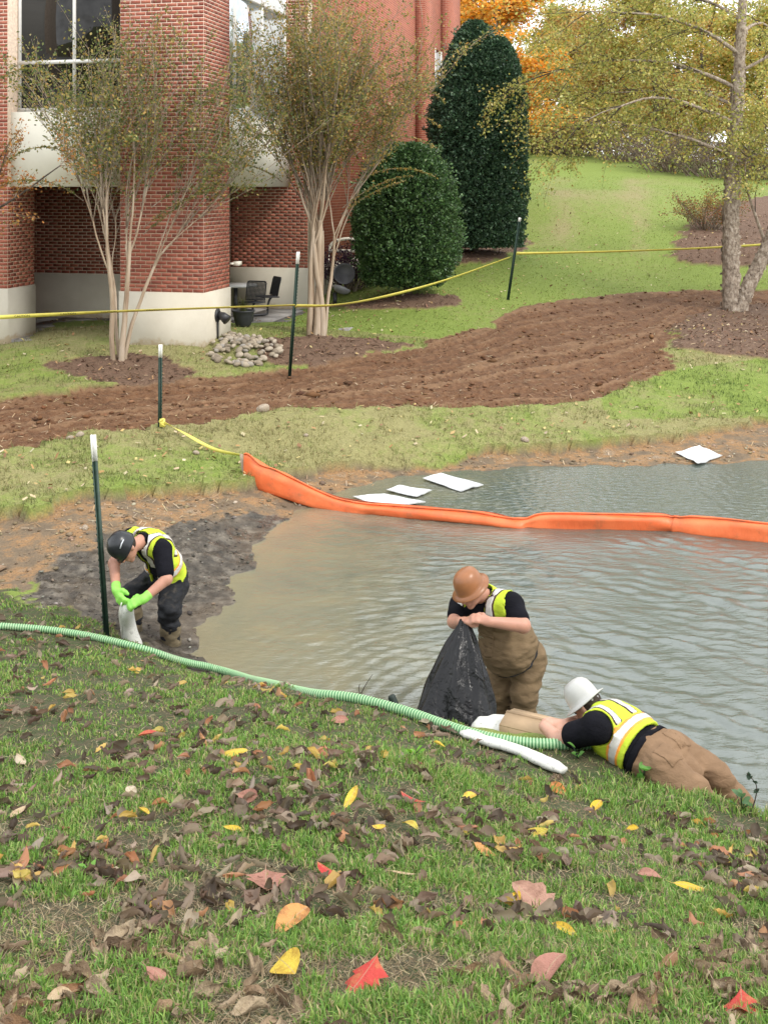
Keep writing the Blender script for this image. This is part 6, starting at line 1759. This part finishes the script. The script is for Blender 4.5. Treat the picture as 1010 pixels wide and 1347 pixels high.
rng = np.random.default_rng(77)
X, Y = scatter_view(390000, 2.35, 11.5, 2.5, 0.44)
_, mk_ = terrain(X, Y, True)
cl = fbm(X * 3.1, Y * 3.1, 4, 91) + 0.5 * fbm(X * 11, Y * 11, 2, 95)
lush = sstep(-0.35, 0.25, fbm(X * 1.2, Y * 1.2, 3, 97))
keep = mk_['near'] & (mk_['sd'] < -0.12) & (rng.uniform(-0.28, 0.66, len(X)) < cl * 1.35 + 0.2 * lush)
X, Y, cl = X[keep], Y[keep], cl[keep]
n = len(X)
tall = np.exp(-((X - 1.2) / 0.9) ** 2 - ((Y - 6.3) / 0.5) ** 2) + 0.8 * np.exp(-((X - 0.25) / 0.35) ** 2 - ((Y - 5.7) / 0.4) ** 2) + 0.9 * np.exp(-((X - 2.1) / 0.6) ** 2 - ((Y - 6.25) / 0.35) ** 2)
L = rng.uniform(0.018, 0.05, n) * (1 + 0.4 * np.clip(cl, -1, 1)) * (1 + 0.8 * tall)
cols = palette(n, [(0.13, 0.245, 0.05), (0.19, 0.32, 0.07), (0.08, 0.155, 0.032), (0.27, 0.34, 0.10), (0.36, 0.32, 0.16)], (3, 3, 2, 1.7, 1.4), 0.3)
blades('grass_blades', X, Y, L, rng.uniform(0.0011, 0.0021, n) * (1 + 0.18 * Y), rng.uniform(0.15, 1.0, n), cols)
X, Y = scatter_view(90000, 2.35, 11.5, 2.7)
_, mk_ = terrain(X, Y, True); keep = mk_['near'] & (mk_['sd'] < -0.1); X, Y = X[keep], Y[keep]; n = len(X)
blades('dry_thatch', X, Y, rng.uniform(0.02, 0.055, n), rng.uniform(0.0010, 0.0018, n) * (1 + 0.13 * Y), rng.uniform(0.85, 1.1, n), palette(n, [(0.27, 0.21, 0.12), (0.17, 0.13, 0.075), (0.38, 0.32, 0.20), (0.10, 0.08, 0.05)], (3, 3, 1.6, 1.5), 0.3), single=True, zoff=0.002)
# far bank and lawn
X, Y = scatter_view(170000, 12.3, 24.0, 1.2, 0.42)
_, mk_ = terrain(X, Y, True); keep = mk_['grass'] & ~mk_['near'] & (rng.uniform(-0.5, 0.6, len(X)) < fbm(X * 2.2, Y * 2.2, 4, 51)); X, Y = X[keep], Y[keep]; n = len(X)
dr = np.clip(mk_['dry'][keep] + rng.normal(0, 0.2, n), 0, 1)[:, None]
cols = (1 - dr) * palette(n, [(0.10, 0.16, 0.035), (0.14, 0.20, 0.05), (0.07, 0.11, 0.03)], None, 0.25) + dr * palette(n, [(0.26, 0.225, 0.10), (0.33, 0.29, 0.15), (0.17, 0.14, 0.065), (0.20, 0.20, 0.075)], None, 0.25)
blades('far_bank_grass', X, Y, rng.uniform(0.04, 0.12, n), rng.uniform(0.004, 0.008, n), rng.uniform(0.2, 1.0, n), cols, single=True)
X, Y = scatter_view(90000, 22.0, 52.0, 1.5, 0.36)
_, mk_ = terrain(X, Y, True); keep = mk_['grass'] & (X > -3.2 + (Y - 21.4) * 0.24); X, Y = X[keep], Y[keep]; n = len(X)
dr = np.clip(mk_['dry'][keep] * 0.9 + rng.normal(0, 0.12, n), 0, 1)[:, None]
cols = (1 - dr) * palette(n, [(0.16, 0.225, 0.04), (0.21, 0.28, 0.06), (0.12, 0.17, 0.032)], None, 0.2) + dr * palette(n, [(0.28, 0.25, 0.11), (0.34, 0.31, 0.16)], None, 0.2)
blades('lawn_grass', X, Y, rng.uniform(0.03, 0.06, n), rng.uniform(0.007, 0.013, n), rng.uniform(0.2, 0.9, n), cols, single=True)

# lumps of soil on track, shore and mud
M_CLOD = N('soil_clod'); _v = M_CLOD.attr('col', 'Color'); M_CLOD = M_CLOD.bsdf(_v, 0.85, M_CLOD.bump(M_CLOD.noise(60, 4, 0.6, M_CLOD.pos()), 0.5, 0.01), 0.25)
def lumps(name, X, Y, size, cols, squash=0.6):
    n = len(X); Z = terrain(X, Y)
    o = np.array([(1, 0, 0), (0, 1, 0), (-1, 0, 0), (0, -1, 0), (0, 0, 1), (0, 0, -1), (0.6, 0.6, 0.5), (-0.6, 0.6, 0.45), (-0.6, -0.6, 0.5), (0.6, -0.6, 0.45)], float)
    f = np.array([(0, 6, 4), (6, 1, 4), (1, 7, 4), (7, 2, 4), (2, 8, 4), (8, 3, 4), (3, 9, 4), (9, 0, 4), (0, 1, 6), (1, 2, 7), (2, 3, 8), (3, 0, 9), (1, 0, 5), (2, 1, 5), (3, 2, 5), (0, 3, 5)])
    a = rng.uniform(0, 6.28, n); c, s_ = np.cos(a), np.sin(a)
    V = o[None] * (size[:, None, None] * rng.uniform(0.6, 1.4, (n, 10, 3))) * np.array((1.25, 0.85, squash))
    Vx = V[..., 0] * c[:, None] - V[..., 1] * s_[:, None]; Vy = V[..., 0] * s_[:, None] + V[..., 1] * c[:, None]
    V = np.stack([Vx + X[:, None], Vy + Y[:, None], V[..., 2] + Z[:, None] + size[:, None] * 0.12], -1).reshape(-1, 3)
    t = (f[None] + (np.arange(n) * 10)[:, None, None]).reshape(-1, 3)
    return tag(mk(name, V, t, M_CLOD, col=np.repeat(cols, 10, axis=0)), kind='stuff')
X, Y = scatter_view(26000, 14.5, 32.0, 1.4, 0.42)
_, mk_ = terrain(X, Y, True); keep = mk_['dirt'] & (rng.uniform(-0.4, 0.7, len(X)) < fbm(X * 2.5, Y * 2.5, 3, 53)); X, Y = X[keep], Y[keep]; n = len(X)
lumps('dirt_clods', X, Y, rng.exponential(0.012, n) + 0.008, palette(n, [(0.12, 0.055, 0.025), (0.16, 0.08, 0.038), (0.22, 0.125, 0.068), (0.075, 0.035, 0.017)], (3, 3, 1, 1.5), 0.2))
X, Y = scatter_view(24000, 10.0, 19.0, 1.2, 0.42)
_, mk_ = terrain(X, Y, True); keep = (mk_['mud'] | mk_['tan']) & (mk_['sd'] < -0.02) & (rng.uniform(-0.5, 0.8, len(X)) < fbm(X * 2.1, Y * 2.1, 3, 57)); X, Y = X[keep], Y[keep]; n = len(X)
isM = mk_['mud'][keep][:, None]
lumps('mud_clods', X, Y, rng.exponential(0.008, n) * np.where(isM[:, 0], 0.7, 1.1) + 0.005, np.where(isM, palette(n, [(0.075, 0.066, 0.055), (0.12, 0.108, 0.09), (0.24, 0.22, 0.19), (0.045, 0.04, 0.034), (0.17, 0.13, 0.09)], (3, 3, 1.2, 2, 1), 0.25), palette(n, [(0.20, 0.145, 0.09), (0.28, 0.21, 0.14), (0.13, 0.095, 0.06), (0.36, 0.31, 0.24)], (3, 2, 2, 0.8), 0.25)))
# straw and chips
def chips(name, X, Y, ln, wd, cols, lift=0.006, tilt=0.35):
    n = len(X); Z = terrain(X, Y) + lift
    a = rng.uniform(0, 6.28, n)
    D = np.stack([np.cos(a), np.sin(a), rng.normal(0, tilt, n)], -1) * ln[:, None] / 2; S = np.stack([-np.sin(a), np.cos(a), rng.normal(0, tilt, n)], -1) * wd[:, None] / 2
    c = np.stack([X, Y, Z + np.abs(D[:, 2]) * 0.6], -1)
    V = np.stack([c - D - S, c + D - S, c + D + S, c - D + S], 1).reshape(-1, 3)
    return tag(mk(name, V, np.arange(n * 4).reshape(-1, 4), M_CLOD, col=np.repeat(cols, 4, axis=0)), kind='stuff')
X, Y = scatter_view(30000, 18.5, 40.0, 1.3, 0.40)
_, mk_ = terrain(X, Y, True); keep = mk_['mulch'] > 0; X, Y = X[keep], Y[keep]; n = len(X)
chips('mulch_chips', X, Y, rng.uniform(0.03, 0.10, n), rng.uniform(0.012, 0.03, n), palette(n, [(0.12, 0.065, 0.04), (0.19, 0.11, 0.07), (0.28, 0.19, 0.13), (0.07, 0.04, 0.025), (0.33, 0.24, 0.16)], (3, 3, 1.6, 2, 0.7), 0.25), 0.015)
X, Y = scatter_view(9000, 13.0, 32.0, 1.2, 0.42)
_, mk_ = terrain(X, Y, True); keep = mk_['dirt'] | mk_['tan']; X, Y = X[keep], Y[keep]; n = len(X)
chips('straw_bits', X, Y, rng.uniform(0.04, 0.14, n), rng.uniform(0.006, 0.012, n), palette(n, [(0.36, 0.26, 0.15), (0.27, 0.18, 0.10), (0.44, 0.36, 0.24)], None, 0.2), 0.012, 0.2)
X, Y = scatter_view(5000, 13.5, 40.0, 1.3, 0.40)
_, mk_ = terrain(X, Y, True); keep = mk_['grass'] | (mk_['mulch'] > 0); X, Y = X[keep], Y[keep]; n = len(X)
chips('leaf_bits', X, Y, rng.uniform(0.03, 0.075, n), rng.uniform(0.02, 0.045, n), palette(n, [(0.30, 0.18, 0.08), (0.42, 0.33, 0.14), (0.22, 0.13, 0.07), (0.45, 0.38, 0.25)], None, 0.25), 0.03)

# ------------------------------------------------------------------ fallen leaves on the near bank
def leaf_verts(seed, kind):
    r = np.random.default_rng(seed)
    nu, nv = (11, 7) if kind == 'lobed' else (9, 5)
    u = np.linspace(0, 1, nu); v = np.linspace(-1, 1, nv)
    if kind == 'lobed':
        w = np.interp(u, [0, 0.12, 0.30, 0.42, 0.55, 0.68, 0.85, 1], [0.02, 0.16, 0.46, 0.24, 0.42, 0.20, 0.16, 0.0])
    elif kind == 'narrow':
        w = 0.13 * np.sin(np.pi * np.clip(u, 0.0, 1)) ** 0.8 + 0.004
    else:
        w = r.uniform(0.22, 0.33) * np.sin(np.pi * u ** 0.85) ** 0.75 + 0.004
    roll = {'dead': r.uniform(2.0, 5.0), 'fresh': r.uniform(0.7, 1.9), 'lobed': r.uniform(0.6, 1.4), 'narrow': r.uniform(0.5, 1.4)}[kind] * (1 if r.random() < 0.75 else -1)
    bend = r.uniform(-1.6, 2.6) if kind == 'dead' else r.uniform(-0.9, 1.3)
    twist = r.normal(0, 1.4 if kind == 'dead' else 0.3)
    P_ = np.zeros((nu, nv, 3))
    ang = bend * (u - 0.5); cx = np.cumsum(np.cos(ang)) / nu; cz = np.cumsum(np.sin(ang)) / nu
    for i in range(nu):
        th = v * roll * 0.5 * (0.6 + 0.8 * u[i]); R_ = w[i] / max(abs(roll) * 0.5, 1e-3)
        y = np.sin(th) * R_ * np.sign(roll) if abs(roll) > 0.05 else v * w[i]
        z = (1 - np.cos(th)) * R_ * np.sign(roll)
        if kind == 'dead': z = z + r.normal(0, 0.03, nv); y = y + r.normal(0, 0.02, nv)
        t = twist * (u[i] - 0.5)
        P_[i, :, 0] = cx[i] - 0.5; P_[i, :, 1] = y * math.cos(t) - z * math.sin(t); P_[i, :, 2] = cz[i] + y * math.sin(t) + z * math.cos(t)
    P_[..., 2] -= np.percentile(P_[..., 2], 25)
    id_ = np.arange(nu * nv).reshape(nu, nv)
    q = np.stack([id_[:-1, :-1], id_[1:, :-1], id_[1:, 1:], id_[:-1, 1:]], -1).reshape(-1, 4)
    V = P_.reshape(-1, 3)
    # stalk
    s0 = P_[0, nv // 2]; k = len(V)
    st = np.array([s0 + (0, 0.008, 0), s0 + (0, -0.008, 0), s0 + (-0.16, -0.004, 0.03), s0 + (-0.16, 0.004, 0.03)])
    V = np.vstack([V, st]); q = np.vstack([q, [[k, k + 1, k + 2, k + 3]]])
    return V, q
def leaf_material(name, cols, spot):
    n = N(name); v = n.obj()
    c = n.ramp(n.rnd(), *[(i / (len(cols) - 1), c_) for i, c_ in enumerate(cols)])
    y = n.n('SeparateXYZ', Vector=v).outputs[1]
    c = n.mix(n.ramp(n.noise(3.5, 5, 0.65, v), (0.5, (0, 0, 0)), (0.66, (0.75, 0.75, 0.75))), c, spot)
    rib = n.math('LESS_THAN', n.math('ABSOLUTE', y), 0.012)
    c = n.mix(n.math('MULTIPLY', rib, 0.45), c, (0.42, 0.32, 0.2))
    b = n.n('BsdfPrincipled', Base_Color=c, Roughness=0.55); b.inputs['Specular IOR Level'].default_value = 0.3
    n.set(b.inputs['Normal'], n.bump(n.noise(14, 4, 0.6, v), 0.4, 0.05))
    t = n.n('BsdfTranslucent', Color=c); m = n.n('MixShader', Fac=0.2)
    n.t.links.new(b.outputs[0], m.inputs[1]); n.t.links.new(t.outputs[0], m.inputs[2]); n.t.links.new(m.outputs[0], n.out.inputs['Surface'])
    return n.m
ML = {'dead': leaf_material('dead_leaf', [(0.09, 0.06, 0.036), (0.20, 0.135, 0.08), (0.28, 0.205, 0.13), (0.42, 0.33, 0.22), (0.24, 0.125, 0.06)], (0.10, 0.065, 0.042)),
      'yellow': leaf_material('yellow_leaf', [(0.62, 0.42, 0.03), (0.70, 0.52, 0.07), (0.55, 0.46, 0.08)], (0.38, 0.20, 0.03)),
      'red': leaf_material('red_leaf', [(0.50, 0.045, 0.04), (0.56, 0.09, 0.06), (0.45, 0.06, 0.06)], (0.48, 0.20, 0.08)),
      'pink': leaf_material('pinkish_leaf', [(0.42, 0.20, 0.15), (0.34, 0.16, 0.12), (0.45, 0.26, 0.19)], (0.22, 0.11, 0.07)),
      'orange': leaf_material('orange_leaf', [(0.55, 0.21, 0.05), (0.45, 0.17, 0.05), (0.60, 0.30, 0.10)], (0.28, 0.11, 0.04)),
      'beige': leaf_material('beige_leaf', [(0.48, 0.36, 0.22), (0.55, 0.42, 0.27), (0.60, 0.55, 0.46)], (0.30, 0.2, 0.11))}
special = [(480, 1300, 'red', 'lobed', 0.115, 'bright red leaf with an orange tip low in the foreground grass'), (702, 1197, 'pink', 'lobed', 0.15, 'large pinkish red lobed leaf with a yellow lobe in the right foreground'),
    (678, 1195, 'yellow', 'fresh', 0.075, 'yellow leaf tucked against the large pinkish red leaf'), (726, 1292, 'pink', 'fresh', 0.14, 'broad pinkish brown leaf low in the right foreground'),
    (382, 1226, 'orange', 'fresh', 0.13, 'big orange leaf curled over brown leaves in the foreground'), (376, 1284, 'yellow', 'fresh', 0.105, 'pointed yellow leaf left of the bright red leaf'),
    (746, 1238, 'yellow', 'narrow', 0.11, 'narrow yellow leaf below the large pinkish red leaf'), (905, 1176, 'yellow', 'narrow', 0.12, 'slender yellow green leaf at the right side'),
    (706, 1106, 'yellow', 'fresh', 0.10, 'curled yellow leaf in the middle right of the grass'), (636, 1126, 'orange', 'fresh', 0.08, 'orange leaf left of the curled yellow leaf'),
    (616, 1058, 'yellow', 'fresh', 0.085, 'yellow leaf in the grass under the end of the white sock'), (782, 1069, 'yellow', 'narrow', 0.15, 'long yellow leaf in front of the lying person'),
    (460, 1060, 'yellow', 'narrow', 0.11, 'pale yellow green leaf left of a red brown leaf'), (545, 1060, 'red', 'fresh', 0.11, 'red brown leaf in the middle of the grass'),
    (540, 1096, 'yellow', 'fresh', 0.07, 'small golden leaf in the centre of the grass'), (305, 1100, 'yellow', 'fresh', 0.07, 'folded golden beige leaf left of centre'),
    (190, 1076, 'yellow', 'fresh', 0.075, 'cupped golden leaf on the left of the grass'), (25, 1076, 'beige', 'fresh', 0.075, 'beige leaf at the left edge of the grass'),
    (28, 1008, 'beige', 'fresh', 0.085, 'upright peach leaf near the left edge'), (196, 972, 'red', 'fresh', 0.10, 'rusty red leaf on the upper left of the grass'),
    (312, 996, 'yellow', 'fresh', 0.13, 'wide yellow leaf below the middle of the hose'), (432, 1157, 'red', 'fresh', 0.075, 'small pinkish red leaf left of centre'),
    (77, 1326, 'beige', 'fresh', 0.06, 'pale whitish leaf in the lower left corner'), (975, 1340, 'red', 'lobed', 0.10, 'red leaf cut by the lower right corner'),
    (735, 1046, 'orange', 'fresh', 0.10, 'rust leaf beside the end of the white sock'), (579, 986, 'yellow', 'fresh', 0.07, 'yellow leaf between the hose and the white sock'),
    (856, 1162, 'pink', 'fresh', 0.08, 'pale pinkish leaf standing in the right side of the grass'), (325, 1056, 'pink', 'fresh', 0.085, 'pink leaf above the folded golden beige leaf'),
    (890, 1079, 'yellow', 'fresh', 0.06, 'small yellow leaf by the legs of the lying person'), (208, 1300, 'pink', 'fresh', 0.08, 'pinkish brown leaf at the lower left'),
    (350, 1170, 'pink', 'lobed', 0.14, 'dull pink brown lobed leaf left of the big orange leaf'), (830, 1098, 'yellow', 'fresh', 0.06, 'small yellow leaf under the long yellow leaf'),
    (498, 1098, 'yellow', 'fresh', 0.05, 'tiny yellow leaf next to the small golden leaf'), (445, 953, 'pink', 'fresh', 0.10, 'tan pink leaf just below the hose at the middle'),
    (172, 1050, 'beige', 'fresh', 0.08, 'beige leaf above the cupped golden leaf'), (530, 1160, 'beige', 'narrow', 0.09, 'slim beige leaf in the centre foreground')]
rl = random.Random(12)
GRP = 'fallen leaves on the near bank'
taken = []
mcache = {}
def leaf_mesh(kind, colr, seed):
    key = (kind, colr, seed)
    if key not in mcache:
        V, q = leaf_verts(seed, kind); mcache[key] = mesh_data('fallen_leaf', V, [q], True, None, None, ML[colr])
    return mcache[key]
for i, (px, py, colr, kind, size, lb) in enumerate(special):
    p = ray(px, py)
    if py > 1320: p = ray(px, min(py, 1346))
    taken.append(p)
    tag(add('fallen_leaf', leaf_mesh(kind, colr, 900 + i), None, p + np.array((0, 0, 0.026)), (rl.uniform(-0.1, 0.5), rl.uniform(-0.35, 0.35), rl.uniform(0, 6.28)), size * 1.3), lb, 'leaf', GRP)
# brown ones, nearest first as single leaves, the rest as litter
rng = np.random.default_rng(19)
X, Y = scatter_view(4600, 2.45, 10.5, 2.2, 0.345)
_, mk_ = terrain(X, Y, True)
keep = mk_['near'] & (mk_['sd'] < -0.3) & (rng.uniform(-0.45, 0.45, len(X)) < fbm(X * 2.0, Y * 2.0, 3, 83)); X, Y = X[keep], Y[keep]
Z = terrain(X, Y); od = np.argsort(Y); X, Y, Z = X[od], Y[od], Z[od]
n1 = 262
for i in range(min(n1, len(X))):
    k = rl.randrange(26)
    tag(add('fallen_leaf', leaf_mesh('dead', 'dead', 1000 + k), None, (X[i], Y[i], Z[i] + rl.uniform(0.004, 0.018)), (rl.uniform(-0.3, 0.3), rl.uniform(-0.3, 0.3), rl.uniform(0, 6.28)), rl.uniform(0.07, 0.14)), 'curled grey brown dead leaf lying in the near grass', 'leaf', GRP)
m = MB(); cc = palette(len(X), [(0.09, 0.065, 0.045), (0.17, 0.125, 0.085), (0.26, 0.20, 0.145), (0.35, 0.28, 0.21), (0.40, 0.20, 0.11), (0.52, 0.38, 0.12)], (3, 3, 2.4, 1.6, 0.9, 0.6), 0.2)
protos = [leaf_verts(1000 + k, 'dead') for k in range(26)]
for i in range(n1, len(X)):
    V, q = protos[rl.randrange(26)]
    s_ = rl.uniform(0.06, 0.125)
    Rm = np.array(Matrix.Rotation(rl.uniform(0, 6.28), 3, 'Z') @ Matrix.Rotation(rl.uniform(-0.5, 0.5), 3, 'X') @ Matrix.Rotation(rl.uniform(-0.5, 0.5), 3, 'Y'))
    m.put((V * s_) @ Rm.T + np.array((X[i], Y[i], Z[i] + rl.uniform(0.01, 0.03))), q, c=cc[i])
tag(m.build('leaf_litter', M_LEAF, smooth=True, col=True), kind='stuff')

# ------------------------------------------------------------------ weeds and twigs
def broadleaf(px, py, n_, size, label, seed, col=(0.12, 0.28, 0.06), hgt=0.12):
    r = random.Random(seed)
    p = ray(px, py)
    root = thing('weed', p, label, 'weed', 'weeds on the near bank')
    V, q = leaf_verts(2000 + seed, 'fresh')
    me = mesh_data('leaf', V, [q], True, None, np.tile(col, (len(V), 1)), M_LEAF)
    for k in range(n_):
        a = r.uniform(0, 6.28); e = r.uniform(0.1, 0.9)
        o = np.array((math.cos(a), math.sin(a), 0)) * r.uniform(0.3, 1.0) * size
        h_ = r.uniform(0.3, 1.0) * hgt
        add('leaf', me, root, o * 0.7 + (0, 0, h_), (r.uniform(-0.3, 0.3), -e, a), size * r.uniform(0.7, 1.15))
        MB().tube([(0, 0, 0), o * 0.35 + np.array((0, 0, h_ * 0.7)), o * 0.7 + np.array((0, 0, h_))], 0.0025, 4).build('stem', M_POST, root)
broadleaf(845, 1030, 6, 0.10, 'bright green broad leaved weed against the brown trousers', 1, hgt=0.13)
broadleaf(760, 1000, 4, 0.07, 'small green weed under the hem of the vest', 2, hgt=0.08)
broadleaf(975, 1068, 7, 0.08, 'grey green leafy weed past the feet of the lying person', 3, (0.11, 0.20, 0.09), 0.12)
broadleaf(120, 1152, 7, 0.045, 'light green weed rosette among brown leaves at left', 4, (0.16, 0.34, 0.06), 0.03)
broadleaf(545, 1003, 6, 0.06, 'tuft of light green weed below the dark handle', 5, (0.20, 0.40, 0.06), 0.07)
def stalk(px, py, pts, label, leaves, seed):
    r = random.Random(seed)
    p = ray(px, py)
    root = thing('weed_stalk', p, label, 'weed', 'weeds on the near bank')
    q = spline([np.array(a, float) for a in pts], 16)
    MB().tube(q, np.linspace(0.0045, 0.002, 16), 5).build('stem', M_DBARK, root)
    V, f = leaf_verts(2100, 'fresh'); me = mesh_data('leaf', V, [f], True, None, np.tile((0.035, 0.06, 0.035), (len(V), 1)), M_LEAF)
    for k in range(leaves):
        i = r.randrange(5, 16)
        add('leaf', me, root, q[i], (r.uniform(-1, 1), r.uniform(-1, 1), r.uniform(0, 6.28)), r.uniform(0.03, 0.055))
stalk(985, 1066, [(0, 0, 0), (-0.05, 0.03, 0.12), (-0.14, 0.05, 0.24), (-0.22, 0.06, 0.33)], 'thin dark stalk with few leaves leaning over the water at right', 7, 1)
stalk(1000, 1068, [(0, 0, 0), (0.01, 0.03, 0.1), (-0.02, 0.05, 0.2), (0.03, 0.06, 0.27)], 'upright dark stalk with small leaves at the right edge', 9, 2)
stalk(985, 1075, [(0, 0, 0), (0.04, 0.02, 0.08), (0.05, 0.03, 0.16), (0.0, 0.04, 0.22)], 'short dark leafy stalk in front of the upright one at the right edge', 8, 3)
p = P(463, 920, 8.35); p[2] = gz(p[0], p[1])
tag(MB().tube(spline(np.array([(0, 0, -0.02), (0.04, 0.02, 0.11), (0.09, 0.04, 0.21), (0.15, 0.05, 0.30)]), 14), np.linspace(0.006, 0.002, 14), 5).tube(spline(np.array([(0.06, 0.03, 0.15), (0.05, 0.03, 0.2), (0.055, 0.03, 0.235)]), 6), 0.003, 5).build('twig', M_DBARK, loc=p), 'bare twig standing up behind the hose over the water', 'twig')
